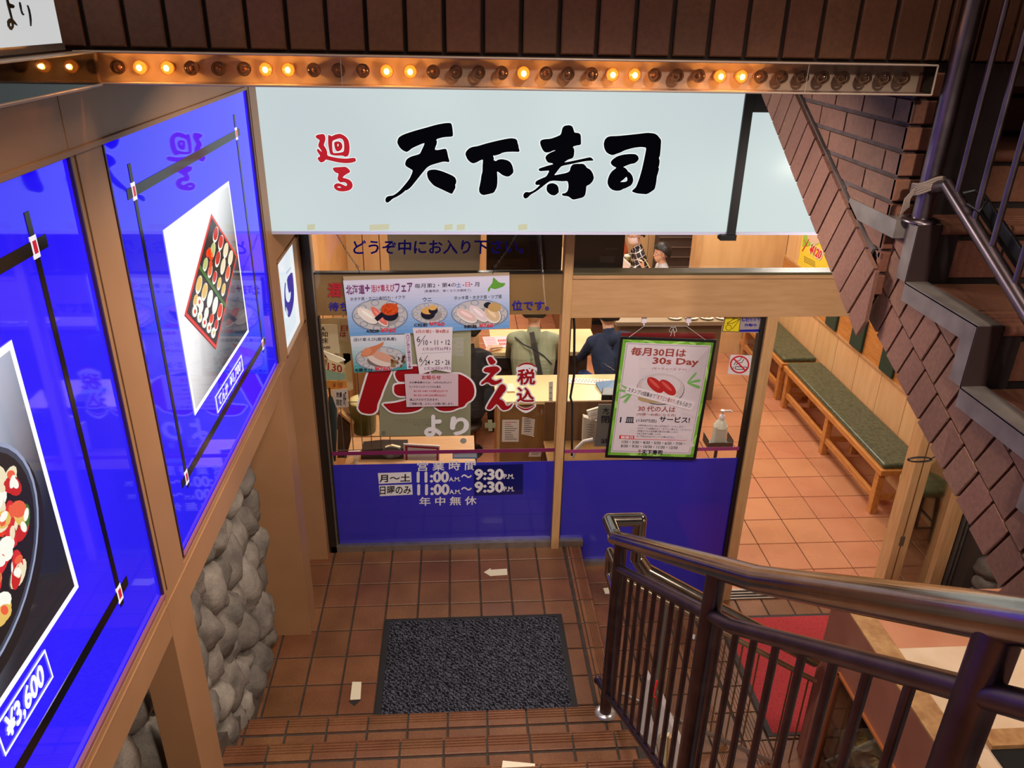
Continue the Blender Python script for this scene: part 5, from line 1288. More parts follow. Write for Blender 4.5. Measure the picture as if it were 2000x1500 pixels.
# stickers
m = MB(); m.prism([Fy(*q, YF) for q in ((1415, 617), (1489, 617), (1483, 650), (1409, 648))], (0, -.0006, 0), C((176, 164, 166), .3, .3))
m.prism([Fy(*q, YF-.0008) for q in ((1417, 619), (1447, 618), (1443, 648), (1411, 647))], (0, -.0004, 0), C((232, 206, 30), .4))
YL = C((60, 50, 10), .4)
def ln(a, b, w=1.0, Y=YF-.0014, mt=YL):
    dx, dy = b[0]-a[0], b[1]-a[1]; l = math.hypot(dx, dy); nx, ny = -dy/l*w/2, dx/l*w/2
    m.prism([Fy(a[0]+nx, a[1]+ny, Y), Fy(b[0]+nx, b[1]+ny, Y), Fy(b[0]-nx, b[1]-ny, Y), Fy(a[0]-nx, a[1]-ny, Y)], (0, -.0003, 0), mt)
for a, b in (((1417, 619), (1447, 618)), ((1447, 618), (1443, 648)), ((1443, 648), (1411, 647)), ((1411, 647), (1417, 619)), ((1420, 631), (1436, 622)), ((1436, 622), (1445, 624)), ((1445, 624), (1430, 643)), ((1420, 631), (1422, 634)), ((1432, 618), (1431, 625)), ((1434, 618), (1434, 624)), ((1430, 632), (1444, 624)), ((1420, 631), (1430, 632))): ln(a, b)
for k in range(14): a, b = 2*PI*k/14, 2*PI*(k+1)/14; ln((1423+5.5*math.cos(a), 640+5.5*math.sin(a)), (1423+5.5*math.cos(b), 640+5.5*math.sin(b)))
PT(m, '防犯カメラ', 1449, 621, 1484, 628, YF-.001, INK, .03); PT(m, '作動中', 1454, 632, 1478, 638, YF-.001, INK, .03); m.prism([Fy(*q, YF-.001) for q in ((1445, 644), (1483, 643), (1482, 648), (1444, 648))], (0, -.0003, 0), INK)
tag(m.build('camera_sticker'), 'yellow and silver security camera sticker at the top right of the window', 'sticker')
m = MB(); m.prism([Fy(*q, YF) for q in ((1427, 693), (1469, 694), (1463, 733), (1421, 730))], (0, -.0006, 0), C((226, 216, 216), .4))
cx, cy = 1444.5, 712
for k in range(28):
    a, b = 2*PI*k/28, 2*PI*(k+1)/28; ln((cx+17.5*math.cos(a), cy+16*math.sin(a)), (cx+17.5*math.cos(b), cy+16*math.sin(b)), 3, YF-.001, C((206, 30, 50), .4))
ln((cx-12, cy-12), (cx+12, cy+12), 3, YF-.0016, C((206, 30, 50), .4))
for a, b in (((1436, 716), (1458, 717)), ((1436, 721), (1458, 722)), ((1436, 716), (1436, 721)), ((1458, 717), (1458, 722)), ((1432, 716), (1432, 721)), ((1433, 713), (1438, 706)), ((1438, 706), (1445, 704)), ((1445, 704), (1449, 698)), ((1437, 713), (1442, 709)), ((1442, 709), (1449, 708)), ((1449, 708), (1453, 701))): ln(a, b, 1.2, YF-.001, INKD)
tag(m.build('no_smoking_sticker'), 'white no smoking sticker with a red crossed circle', 'sticker')
# ================================================================== restaurant interior
ZI = -.465
M_TOP = noisy('counter_top', (226, 196, 142), (238, 210, 160), 3, .3, .02, 40)
M_CAB = noisy('counter_front', (132, 96, 54), (148, 110, 64), 5, .45, .05, 40)
M_LEATH = noisy('green_leatherette', (58, 66, 50), (88, 96, 72), 40, .32, .35, 120, dist=.001)
def simple(name, label, cat, fn, group=None, bevel=0.):
    m = MB(); fn(m); return tag(m.build(name, bevel=bevel), label, cat, group)
# front counter
ct_ = thing('counter', (.9, 5.6, ZI), 'pale topped reception counter with papers pinned on its brown front', 'counter')
ca = Fz(966, 787, .32); cb = Fz(970, 733, .32)
cx0 = .285; cy0 = ca.y+.02; cy1 = cb.y
m = MB(); m.box((cx0, cy0, .29), (1.62, cy1, .32), M_TOP); m.build('top', ct_, .003)
m = MB(); m.box((cx0+.03, cy0+.03, ZI), (1.6, cy1-.03, .29), M_CAB); m.box((cx0+.01, cy0+.02, ZI), (cx0+.035, cy1-.03, .29), M_OAK); m.build('body', ct_, .002)
yfr = cy0+.03
def pin(name, pts, label, lines=6, col=(222, 214, 206), red=False, off=.002):
    m = MB(); Y = yfr-off
    m.prism([Fy(*q, Y) for q in pts], (0, .0015, 0), C(col, .7))
    (x0, y0), (x1, _), (_, y2) = pts[0], pts[1], pts[3]
    rr = random.Random(int(x0))
    for i in range(lines):
        yy = y0+(y2-y0)*(i+1)/(lines+1.5); xa = x0+(x1-x0)*.15; xb_ = x0+(x1-x0)*rr.uniform(.5, .88)
        m.prism([Fy(*q, Y-.0002) for q in ((xa, yy), (xb_, yy), (xb_, yy+1), (xa, yy+1))], (0, -.0003, 0), C(((60, 60, 66), (190, 60, 60))[1 if red and i < 2 else 0], .7))
    tag(m.build(name), label, 'paper')
pin('notice', [(981, 820), (1014, 820), (1013, 863), (980, 863)], 'white printed notice with a red heading on the brown counter front', 9, red=True)
pin('receipt', [(1020, 814), (1045, 819), (1042, 853), (1018, 848)], 'folded white receipt pinned with round magnets on the counter front', 7)
pin('paper_slip', [(1035, 878), (1058, 879), (1056, 892), (1032, 892)], 'small white slip low on the counter front, behind the blue film edge', 3)
pin('paper_slip', [(1072, 746), (1080, 745), (1079, 805), (1072, 804)], 'narrow white slip hanging beside the door mullion', 4, off=.05)
for a in ((1043, 813), (1042, 853)): simple('magnet', 'round steel magnet holding the folded receipt on the counter front', 'magnet', lambda m: m.lathe(Fy(*a, yfr-.002), [(.008, .0), (.009, .004), (.006, .009), (.001, .010)], M_STEEL, 14, (0, -1, 0)), 'magnets on the counter front')
simple('wet_wipe', 'folded white cloth on the pale counter top', 'cloth', lambda m: m.hexa([Fz(990, 766, .322), Fz(1006, 766, .322), Fz(1002, 750, .322), Fz(992, 750, .322), Fz(990, 764, .335), Fz(1006, 764, .335), Fz(1002, 749, .335), Fz(992, 749, .335)], C((226, 214, 190), .7)), bevel=.003)
m = MB(); f = Fr(Fz(1103, 737, .3225), Fz(1192, 741, .3225), Fz(1103, 748, .3225), (0, 0, 1)); m.frect(f, 0, 0, 1, 1, 0, C((224, 220, 210), .5))
rr = random.Random(3)
for k in range(26): m.frect(f, .03+.036*k, .2+.3*(k % 2), .05+.036*k, .4+.3*(k % 2), .0005, C(rr.choice(((200, 60, 70), (90, 150, 200), (90, 160, 90), (150, 140, 150))), .5))
tag(m.build('menu_strip'), 'long laminated menu strip lying on the counter behind the window', 'menu')
tr = thing('card_tray', Fz(1180, 772, .322), 'blue card tray with a black reader on the counter', 'card reader')
m = MB(); a, b, c, d = Fz(1163, 752, .324), Fz(1205, 748, .324), Fz(1205, 770, .324), Fz(1174, 768, .324); m.hexa([d, c, b, a, d+Vector((0, 0, .012)), c+Vector((0, 0, .012)), b+Vector((0, 0, .03)), a+Vector((0, 0, .03))], C((70, 110, 150), .3)); m.build('tray', tr, .003)
m = MB(); a, b, c, d = Fz(1174, 783, .324), Fz(1206, 783, .324), Fz(1206, 768, .324), Fz(1176, 768, .324); m.hexa([a, b, c, d]+[q+Vector((0, 0, .05)) for q in (a, b, c, d)], C((22, 22, 22), .3)); m.build('reader', tr, .006)
kp = thing('cash_register', Fz(1156, 860, .0), 'white keypad on a stand below the counter behind the window', 'keypad')
m = MB(); KY = 4.75
m.prism([Fy(*q, KY) for q in ((1146, 803), (1180, 793), (1180, 815), (1152, 824))], (0, .02, 0), C((224, 214, 196), .5)); m.build('keypad_body', kp, .002)
for r in range(2):
    for k in range(4):
        m = MB(); x = 1149+k*6+r*2; y = 806+r*8-k*1.6; m.prism([Fy(*q, KY-.001) for q in ((x, y), (x+5, y-1), (x+5, y+5), (x, y+6))], (0, -.004, 0), C((250, 246, 240), .4)); m.build('key', kp)
m = MB(); m.prism([Fy(*q, KY+.03) for q in ((1140, 815), (1166, 822), (1164, 866), (1138, 864))], (0, .05, 0), C((196, 186, 168), .6))
for i in range(7): m.prism([Fy(*q, KY+.029) for q in ((1145, 828+i*5), (1161, 830+i*5), (1161, 831+i*5), (1145, 829+i*5))], (0, -.0005, 0), C((120, 112, 104), .6))
m.build('stand', kp, .002)
m = MB(); m.prism([Fy(*q, 4.5) for q in ((1169, 790), (1210, 790), (1206, 872), (1160, 872))], (0, .004, 0), C((150, 150, 144), .5))
PT(m, '本', 1177, 796, 1190, 810, 4.4985, DK, .02); PT(m, '閉', 1175, 812, 1190, 826, 4.4985, DK, .02); PT(m, 'at', 1174, 856, 1188, 866, 4.4985, DK, .01)
tag(m.build('notice_board'), 'grey vertical notice board partly behind the framed poster', 'notice')
simple('cable_reel', 'white curved cord cover on the shelf behind the window corner', 'cord cover', lambda m: m.tube([Fy(1118, 893, 4.5), Fy(1126, 876, 4.5), Fy(1140, 862, 4.5), Fy(1158, 858, 4.5)], .012, C((214, 206, 200), .5), 10))
# lower shelf behind window
m = MB(); m.box((.62, 4.45, .16), (1.30, 5.1, .18), M_CAB); m.box((.62, 5.08, ZI), (1.3, 5.1, .5), C((110, 78, 46), .5)); tag(m.build('shelf', bevel=.002), 'brown shelf below the counter behind the window', 'shelf')
simple('black_pipe', 'black taped cable running down beside the mullion', 'cable', lambda m: m.tube([Fy(1120, 614, 4.084), Fy(1122, 640, 4.084), Fy(1121, 735, 4.084), Fy(1114, 776, 4.084), Fy(1118, 790, 4.084), Fy(1117, 890, 4.084)], .007, C((24, 22, 22), .5), 8))

# counter fittings on the left: shelf, menus, chopsticks, bucket
ls = thing('shelf', (-.4, 4.8, ZI), 'wooden service shelf behind the left glass door', 'shelf')
zs = .30; a = Fz(690, 852, zs); 
m = MB(); m.box((-.74, a.y, zs-.025), (.02, 5.3, zs), M_OAKH); m.build('board', ls, .002)
m = MB(); m.box((-.74, 4.30, .37), (.10, 4.80, .39), M_OAKH); m.box((-.74, 4.78, ZI), (.10, 4.80, .37), M_CAB); m.build('lower_board', ls, .002)
m = MB()
for k in range(9): x = -.93+k*.06; m.tube([(x, 4.52, .39), (x, 4.52, 1.44)], .003, C((90, 80, 70), .5), 6)
for z in (.45, .8, 1.1, 1.42): m.tube([(-.95, 4.52, z), (-.44, 4.52, z)], .003, C((90, 80, 70), .5), 6)
tag(m.build('wire_rack'), 'wire rack the menu cards hang on behind the left door', 'rack')
m = MB(); m.box((-.735, a.y+.02, ZI), (.01, 5.28, zs-.03), C((64, 48, 40), .6)); m.box((-.10, a.y+.005, ZI), (-.08, a.y+.04, zs-.03), M_OAKH); m.build('cabinet', ls)
m = MB(); m.prism([Fy(*q, a.y-.0) for q in ((661, 808), (688, 831), (691, 862), (690, 890), (660, 890))], (0, -.03, 0), C((60, 44, 36), .6)); m.prism([Fy(*q, a.y-.031) for q in ((660, 806), (686, 829), (691, 829), (664, 804))], (0, .05, 0), M_OAKH); m.prism([Fy(*q, a.y-.031) for q in ((684, 829), (690, 829), (692, 892), (686, 892))], (0, .03, 0), M_OAK); m.build('side_panel', ls)
bk = thing('bucket', Fz(711, 845, zs), 'olive green cylindrical bucket on the wooden shelf behind the red numeral', 'bucket')
c = Vector(bk.location)+Vector((0, .03, 0)); m = MB(); m.lathe(c, [(.001, 0), (.075, 0), (.083, .006), (.098, .22), (.102, .232), (.102, .245), (.094, .245), (.094, .235), (.08, .01), (.001, .008)], C((98, 104, 50), .35), 32); m.build('body', bk)
m = MB(); m.lathe(c, [(.096, .22), (.1, .246), (.06, .262), (.001, .266)], C((214, 206, 150), .5), 28); m.build('lid', bk)
ch = thing('chopstick_holder', Fz(672, 838, zs), 'holder packed with wrapped chopsticks beside the green bucket', 'chopsticks')
c = Vector(ch.location)+Vector((0, .02, 0)); m = MB(); m.box(c+Vector((-.05, -.03, 0)), c+Vector((.05, .04, .10)), C((90, 40, 36), .5)); m.build('box', ch, .003)
rr = random.Random(6)
for k in range(24):
    b0 = c+Vector((rr.uniform(-.042, .042), rr.uniform(-.02, .03), .01)); e = b0+Vector((rr.uniform(-.03, .03), rr.uniform(-.01, .02), rr.uniform(.19, .23)))
    m = MB(); m.tube([b0, e], .0032, C(((226, 204, 160), (210, 186, 140), (234, 200, 190))[k % 3], .6), 6); m.build('chopsticks', ch)
def card(pts, Y, col, label, txts=(), th=.002):
    m = MB(); m.prism([Fy(*q, Y) for q in pts], (0, th, 0), C(col, .6))
    for t in txts:
        s, x0, y0, x1, y1, cc = t[:6]; PT(m, s, x0, y0, x1, y1, Y-.001, C(cc, .6), .02, *(t[6:]))
    tag(m.build('menu_card'), label, 'card')
card([(622, 622), (694, 619), (700, 640), (690, 700), (640, 735), (632, 700)], 4.5, (176, 164, 132), 'large curled beige menu sheet hanging behind the left door')
card([(624, 634), (658, 634), (664, 690), (628, 692)], 4.40, (206, 196, 168), 'cream card reading A and two black characters behind the door corner', [('A', 627, 638, 635, 646, (40, 34, 30)), ('知', 628, 648, 640, 658, (40, 34, 30)), ('床', 629, 660, 641, 671, (40, 34, 30)), ('ABB', 631, 676, 645, 681, (60, 50, 40))])
card([(659, 622), (692, 620), (684, 668), (664, 664)], 4.42, (190, 172, 140), 'beige card with brown vertical characters at the top of the hanging menus', [('日', 666, 636, 679, 646, (150, 44, 34)), ('は', 664, 648, 676, 658, (150, 44, 34))])
card([(630, 692), (652, 690), (655, 700), (632, 702)], 4.38, (220, 206, 180), 'small cream slip with red characters under the A card', [('開催日', 634, 693, 652, 699, (150, 60, 50))])
card([(630, 685), (668, 700), (674, 704), (655, 710), (640, 700)], 4.34, (236, 232, 216), 'white paper corner curling forward among the hanging menus', th=.01)
card([(640, 701), (670, 712), (674, 716), (668, 730), (636, 721)], 4.30, (224, 212, 170), 'tilted cream card with the red number 130', [('130', 640, 708, 668, 722, (170, 30, 34), .22)])
card([(634, 716), (674, 726), (675, 742), (636, 743)], 4.31, (150, 184, 164), 'pale green card under the 130 card')
card([(636, 744), (676, 744), (677, 760), (638, 760)], 4.33, (206, 140, 60), 'orange price card below the green one', [('¥', 650, 747, 656, 757, (160, 60, 30)), ('150', 660, 748, 669, 757, (150, 50, 30))])
card([(648, 762), (678, 759), (680, 795), (654, 796)], 4.30, (226, 214, 206), 'white tag with dark characters and 190 yen above the chopsticks', [('190円', 670, 766, 676, 793, (50, 24, 34)), ('数量', 657, 766, 668, 776, (60, 30, 40)), ('限定', 657, 780, 668, 792, (60, 30, 40))])
card([(670, 690), (684, 690), (690, 760), (680, 764)], 4.5, (214, 200, 160), 'long cream strip hanging to the right of the price cards')
simple('umbrella', 'dark teal folded umbrella hanging behind the left frame', 'umbrella', lambda m: (m.tube([Fy(645, 775, 4.3), Fy(650, 800, 4.3), Fy(652, 850, 4.3), Fy(654, 900, 4.3)], [.012, .026, .02, .006], C((24, 50, 56), .6), 12), m.tube([Fy(643, 758, 4.3), Fy(645, 778, 4.3)], .006, M_BLACK, 8)))
ub = thing('umbrella', Fy(1070, 870, 5.15), 'black folded umbrella hanging from the counter edge beside the mullion', 'umbrella')
m = MB(); m.tube([Fy(1078, 826, 5.15), Fy(1073, 845, 5.15), Fy(1066, 868, 5.15), Fy(1057, 905, 5.15)], [.010, .022, .02, .005], C((18, 18, 20), .5), 14); m.build('canopy', ub)
m = MB(); c = Fy(1077, 828, 5.15); m.tube([c+Vector((0, 0, 0)), c+Vector((0, 0, .02))], .006, M_BLACK, 8); m.tube([c+Vector((.012*math.cos(t), 0, .034+.016*math.sin(t))) for t in [2*PI*j/14 for j in range(15)]], .0035, M_BLACK, 8); m.build('handle', ub)
sp = thing('spray_bottle', Fz(690, 900, .1), 'white spray bottle head showing above the blue film on the left', 'spray bottle')
m = MB(); Y = 4.45; m.prism([Fy(*q, Y) for q in ((680, 885), (702, 884), (705, 889), (700, 892), (699, 900), (690, 900), (690, 892), (684, 891), (678, 897), (677, 896), (682, 889))], (0, .03, 0), C((226, 214, 196), .4)); m.build('trigger', sp, .003)
m = MB(); c = Fy(695, 900, Y+.015); m.lathe(c+Vector((0, 0, -.22)), [(.001, 0), (.04, 0), (.042, .02), (.042, .14), (.018, .2), (.015, .23)], C((206, 200, 190), .4), 20); m.build('bottle', sp)
simple('card_terminal', 'black terminal with a grey disc on the lower shelf behind the left door', 'terminal', lambda m: (m.prism([Fy(*q, 4.5) for q in ((706, 880), (745, 876), (795, 876), (797, 905), (704, 905))], (0, .12, 0), C((24, 22, 24), .4)), m.prism([Fy(765+20*math.cos(t), 884+11*math.sin(t), 4.49) for t in [2*PI*k/24 for k in range(24)]], (0, .01, 0), C((70, 70, 76), .4)), m.prism([Fy(*q, 4.51) for q in ((752, 874), (765, 870), (782, 874), (788, 893), (782, 893), (776, 878), (760, 876))], (0, .02, 0), C((226, 206, 160), .5))), bevel=.002)
simple('framed_certificate', 'small white certificate with a dark red border above the blue film', 'frame', lambda m: (m.prism([Fy(*q, 4.42) for q in ((788, 867), (859, 871), (858, 900), (789, 899))], (0, .01, 0), C((214, 200, 196), .5)), m.prism([Fy(*q, 4.418) for q in ((791, 870), (857, 874), (856, 900), (792, 899))], (0, .002, 0), C((150, 24, 44), .5)), m.prism([Fy(*q, 4.416) for q in ((796, 874), (853, 878), (852, 900), (796, 899))], (0, .002, 0), C((206, 196, 190), .5))))
simple('paper_sheet', 'blue and white leaflet behind the bottom of the left door', 'paper', lambda m: (m.prism([Fy(*q, 4.08) for q in ((884, 880), (932, 880), (932, 896), (884, 896))], (0, .003, 0), C((130, 160, 206), .5)), m.prism([Fy(*q, 4.0785) for q in ((886, 887), (930, 884), (930, 893), (886, 893))], (0, .002, 0), C((216, 220, 230), .5))))
simple('suction_cup', 'clear suction cup stuck low on the left glass door', 'suction cup', lambda m: m.lathe(Fy(905, 861, FY+.008), [(.019, 0), (.014, .006), (.008, .008), (.008, .014), (.001, .015)], C((210, 206, 200), .2), 18, (0, 1, 0)))
simple('tape_cross', 'pale tape cross stuck on the left glass door', 'tape', lambda m: (m.prism([Fy(*q, FY+.0075) for q in ((953, 820), (961, 820), (962, 842), (954, 842))], (0, .0005, 0), C((190, 180, 140), .5)), m.prism([Fy(*q, FY+.008) for q in ((947, 826), (968, 826), (968, 836), (947, 836))], (0, .0005, 0), C((180, 172, 132), .5))))
# reversed poster sheets stuck behind the left door
M_SHEET = film((196, 194, 170), .35)
m = MB(); m.prism([Fy(*q, FY+.011) for q in ((741, 620), (920, 620), (919, 850), (741, 852))], (0, .0015, 0), M_SHEET)
MI = C((150, 148, 130), .6)
f = Fr(Fy(860, 818, FY+.0105), Fy(772, 818, FY+.0105), Fy(860, 830, FY+.0105), (0, -1, 0))
for i in range(3): m.ftext(f, ('ご来店ありがとうございます', '店内でお召し上がり下さい', 'お願い致します')[i], .0, i*.42, (1.0, .95, .6)[i], .3+i*.42, 0, MI, .004, .0002)
m.frect(Fr(Fy(745, 842, FY+.0105), Fy(753, 842, FY+.0105), Fy(745, 850, FY+.0105), (0, -1, 0)), 0, 0, 1, 1, 0, MI, .0002)
PT(m, '廻', 880, 660, 906, 696, FY+.0105, C((196, 190, 176), .5), .04)
tag(m.build('reversed_poster'), 'large pale grey-green sheet seen from behind, taped inside the left door', 'poster')
m = MB(); m.prism([Fy(*q, 4.22) for q in ((748, 340), (944, 340), (936, 540), (762, 540))], (0, .006, 0), film((176, 166, 146), .4))
tag(m.build('hanging_board'), 'grey board hanging behind the upper glass above the seafood poster', 'board')
# hanging dark screens behind the upper glass
def dscreen(x0, x1, y1, Y, label, deco):
    t = thing('screen', Fy((x0+x1)/2, y1, Y), label, 'screen'); a = Fy(x0, y1, Y); b = Fy(x1, y1, Y)
    m = MB(); m.box((a.x, Y, a.z), (b.x, Y+.03, 2.28), C((14, 12, 16), .2)); m.build('panel', t, .002)
    m = MB(); m.box((a.x, Y-.012, a.z-.022), (b.x, Y+.03, a.z-.004), C((170, 160, 140), .3, .7)); m.build('bottom_rail', t, .002)
    if deco:
        m = MB(); g = C((46, 38, 34), .5)
        for k in range(5): p = Fy(1160+k*11, 459, Y-.001); m.box((p.x, Y-.002, p.z), (p.x+.035, Y, p.z+.02), g)
        for q in ((1172, 500, 1200, 512), (1180, 484, 1206, 488)): a = Fy(q[0], q[1], Y); b = Fy(q[2], q[3], Y); m.box((a.x, Y-.002, b.z), (b.x, Y, a.z), g)
        m.build('print', t)
dscreen(950, 1096, 528, 4.45, 'black screen hanging behind the upper glass, left of the mullion', False)
dscreen(1118, 1216, 527, 4.6, 'dark panel with faint symbols behind the upper glass, right of the mullion', True)
# panelled partition behind the greeting text
m = MB()
PW = 6.9
for i in range(14):
    a = -.98+i*.148
    if a > .1: break
    m.tile((a, PW, ZI), (.140, 0, 0), (0, 0, 2.7), (0, -1, 0), .012, M_PLANK, ch=.003)
m.box((-.98, PW, ZI), (.12, PW+.08, 2.3), C((130, 84, 44), .6)); m.box((-.5, PW-.05, ZI), (-.45, PW, 2.3), M_OAK); m.box((-.16, PW-.05, ZI), (-.12, PW, 2.3), M_OAK)
struct(m, 'wall_partition')
m = MB(); 
PE(m, 648, 476, 7, 14, PW-.03, C((206, 166, 130), .5)); m.prism([Fy(*q, PW-.03) for q in ((632, 456), (654, 456), (652, 490), (664, 505), (650, 530), (638, 530), (640, 500))], (0, -.002, 0), C((214, 178, 140), .5))
tag(m.build('wall_hanging'), 'pale peeling wall hanging on the plank partition at upper left', 'wall hanging')
m = MB(); m.box((2.62, 8.2, ZI), (3.58, 8.28, 1.9), M_PLANK); m.box((2.56, 8.15, ZI), (2.62, 8.32, 1.9), M_OAK); struct(m, 'wall_partition')
m = MB(); a = Fy(1288, 455, 9.8); b = Fy(1346, 530, 9.8)
m.box((a.x, 9.8, b.z-.3), (b.x+.15, 10.0, a.z+.4), C((74, 58, 50), .7))
for k in range(6): m.box((a.x, 9.78, b.z-.2+k*.13), (b.x+.15, 9.8, b.z-.19+k*.13), C((110, 92, 80), .6))
tag(m.build('cupboard'), 'dark brown slatted cupboard behind the seated boy', 'cupboard')

# benches along the right wall
def bench(name, y0, y1, label):
    t = thing(name, (3.38, y0, ZI), label, 'bench', 'green padded benches along the wood wall')
    x0, x1, zt = 3.19, 3.56, -.045
    m = MB(); m.box((x0, y0, zt-.05), (x1, y1, zt), M_PINE); m.build('frame', t, .006)
    m = MB(); m.box((x0+.02, y0+.02, zt), (x1-.01, y1-.02, zt+.045), M_LEATH); m.build('seat_pad', t, .018, seg=4)
    n = 3
    for k in range(n):
        y = y0+.04+(y1-y0-.14)*k/(n-1)
        for x in (x0+.015, x1-.08): m = MB(); m.box((x, y, ZI), (x+.055, y+.06, zt-.05), M_PINE); m.build('leg', t, .004)
        m = MB(); m.box((x0+.07, y+.015, ZI+.12), (x1-.08, y+.045, ZI+.165), M_PINE); m.build('stretcher', t, .003)
    m = MB(); m.box((x0+.025, y0+.06, ZI+.12), (x0+.055, y1-.06, ZI+.17), M_PINE); m.build('stretcher', t, .003)
bench('bench', 4.93, 6.90, 'long green padded wooden bench nearest the open doorway')
bench('bench', 6.95, 9.2, 'green padded wooden bench further back along the wood wall')
m = MB(); z = .55
m.box((3.575, 4.3, .36), (3.598, 10, .68), M_PINE); m.box((3.57, 4.3, .68), (3.6, 10, .70), M_OAK); m.box((3.57, 4.3, .34), (3.6, 10, .36), M_OAK); struct(m, 'trim_13')
for i, (px, py, lb) in enumerate(((1625, 632, 'green padded square on the wall rail, furthest of the three'), (1676, 663, 'green padded square on the wall rail, middle of the three'), (1733, 722, 'green padded square on the wall rail, beside the brick stair edge'))):
    p = Fx(px, py, 3.57); m = MB(); m.box((3.55, p.y-.11, .37), (3.575, p.y+.11, .67), C((36, 62, 52), .45)); tag(m.build('wall_pad', bevel=.008), lb, 'wall pad', 'green wall pads above the benches')
p = Fx(1690, 618, 3.585); m = MB(); m.box((3.58, p.y-.18, .74), (3.584, p.y+.18, 1.05), M_PAPER)
for k in range(5): m.box((3.577, p.y-.13, .80+k*.04), (3.58, p.y+.1, .807+k*.04), C((90, 80, 90), .7))
tag(m.build('wall_notice'), 'white notice on the wood wall above the green pads', 'notice')
# yellow price poster on the wood wall
m = MB(); XX = 3.582
PX = lambda pts, o, mt, t=.0005: m.prism([Fx(a, b, XX-o) for a, b in pts], (-t, 0, 0), mt)
PX(((1570, 450), (1630, 450), (1624, 556), (1557, 521)), 0, C((236, 208, 60), .5), .002)
PX(((1570, 450), (1606, 450), (1598, 478), (1567, 482)), .003, C((150, 190, 70), .5))
PX([(1592+15*math.cos(t), 461+16*math.sin(t)) for t in [2*PI*k/22 for k in range(22)]], .004, C((214, 184, 160), .5))
PX(((1566, 490), (1567.5, 491), (1581, 467), (1579.5, 467)), .005, C((206, 30, 30), .5)); PX(((1570, 468), (1571, 468), (1577, 482), (1576, 482)), .005, C((206, 30, 30), .5))
f = Fr(Fx(1585, 477, XX-.006), Fx(1607, 491, XX-.006), Fx(1580, 492, XX-.006), (-1, 0, 0)); m.ftext(f, '¥120', -.04, -.08, 1.04, 1.08, 0, WHT, .07); m.ftext(f, '¥120', 0, 0, 1, 1, .001, C((220, 20, 30), .5), .035)
for k in range(4): PX(((1570, 500+k*3.2), (1592, 511+k*3.2), (1592, 511.9+k*3.2), (1570, 500.9+k*3.2)), .005, C((120, 100, 40), .5))
tag(m.build('price_poster'), 'yellow poster with the red price 120 yen by the brick stair edge', 'poster')
# round stool
def stool():
    c = Fz(1806, 940, .02); t = thing('stool', (c.x, c.y, ZI), 'round stool with a mottled green cushion behind the narrow door pane', 'stool')
    m = MB(); m.lathe((c.x, c.y, -.03), [(.001, 0), (.15, 0), (.165, .012), (.165, .045), (.15, .06), (.001, .066)], noisy('mottled_green', (96, 104, 66), (150, 156, 110), 18, .6, .1), 30); m.build('seat', t)
    for k in range(4):
        a = PI/4+k*PI/2; m = MB(); m.tube([(c.x+.15*math.cos(a), c.y+.15*math.sin(a), ZI), (c.x+.11*math.cos(a), c.y+.11*math.sin(a), -.03)], .016, C((62, 48, 34), .5), 12); m.build('leg', t)
    for k in range(4):
        a = PI/4+k*PI/2; b = a+PI/2; z = ZI+.14+.04*(k % 2); m = MB(); m.tube([(c.x+.137*math.cos(a), c.y+.137*math.sin(a), z), (c.x+.137*math.cos(b), c.y+.137*math.sin(b), z)], .009, C((62, 48, 34), .5), 8); m.build('stretcher', t)
stool()
# sanitiser on its stand
ss = thing('sanitizer_stand', Fz(1400, 905, ZI), 'grey metal stand with a tray behind the window', 'stand')
zt = .30; c = Fz(1404, 858, zt)
m = MB(); m.box((c.x-.09, c.y-.05, zt-.05), (c.x+.09, c.y+.08, zt-.045), C((96, 90, 80), .4, .6)); m.box((c.x-.09, c.y-.052, zt-.05), (c.x+.09, c.y-.05, zt+.0), C((110, 102, 92), .35, .6)); m.box((c.x+.088, c.y-.05, zt-.05), (c.x+.09, c.y+.08, zt+.02), C((110, 102, 92), .35, .6)); m.box((c.x-.09, c.y-.05, zt-.05), (c.x-.088, c.y+.08, zt+.02), C((110, 102, 92), .35, .6)); m.build('tray', ss)
m = MB(); m.tube([(c.x, c.y+.02, ZI), (c.x, c.y+.02, zt-.05)], .012, C((96, 90, 80), .35, .7), 12); m.build('pole', ss)
m = MB(); m.lathe((c.x, c.y+.02, ZI), [(.13, 0), (.13, .012), (.02, .02)], C((70, 66, 60), .4, .6), 24); m.build('base', ss)
sb_ = thing('sanitizer_bottle', (c.x, c.y, zt-.045), 'white pump bottle of hand sanitizer on the metal stand', 'bottle')
m = MB(); m.box((c.x-.045, c.y-.03, zt-.045), (c.x+.045, c.y+.04, zt+.12), C((222, 222, 206), .25)); m.lathe((c.x, c.y+.005, zt+.12), [(.05, -.02), (.036, .02), (.018, .04), (.018, .055)], C((222, 222, 206), .25), 20); m.build('body', sb_, .012)
m = MB(); m.lathe((c.x, c.y+.005, zt+.17), [(.02, 0), (.02, .02), (.008, .022), (.007, .05), (.016, .052), (.016, .062)], M_WHITE, 18); m.tube([(c.x, c.y+.005, zt+.228), (c.x+.05, c.y-.01, zt+.236), (c.x+.062, c.y-.012, zt+.222)], .006, M_WHITE, 10); m.build('pump', sb_)
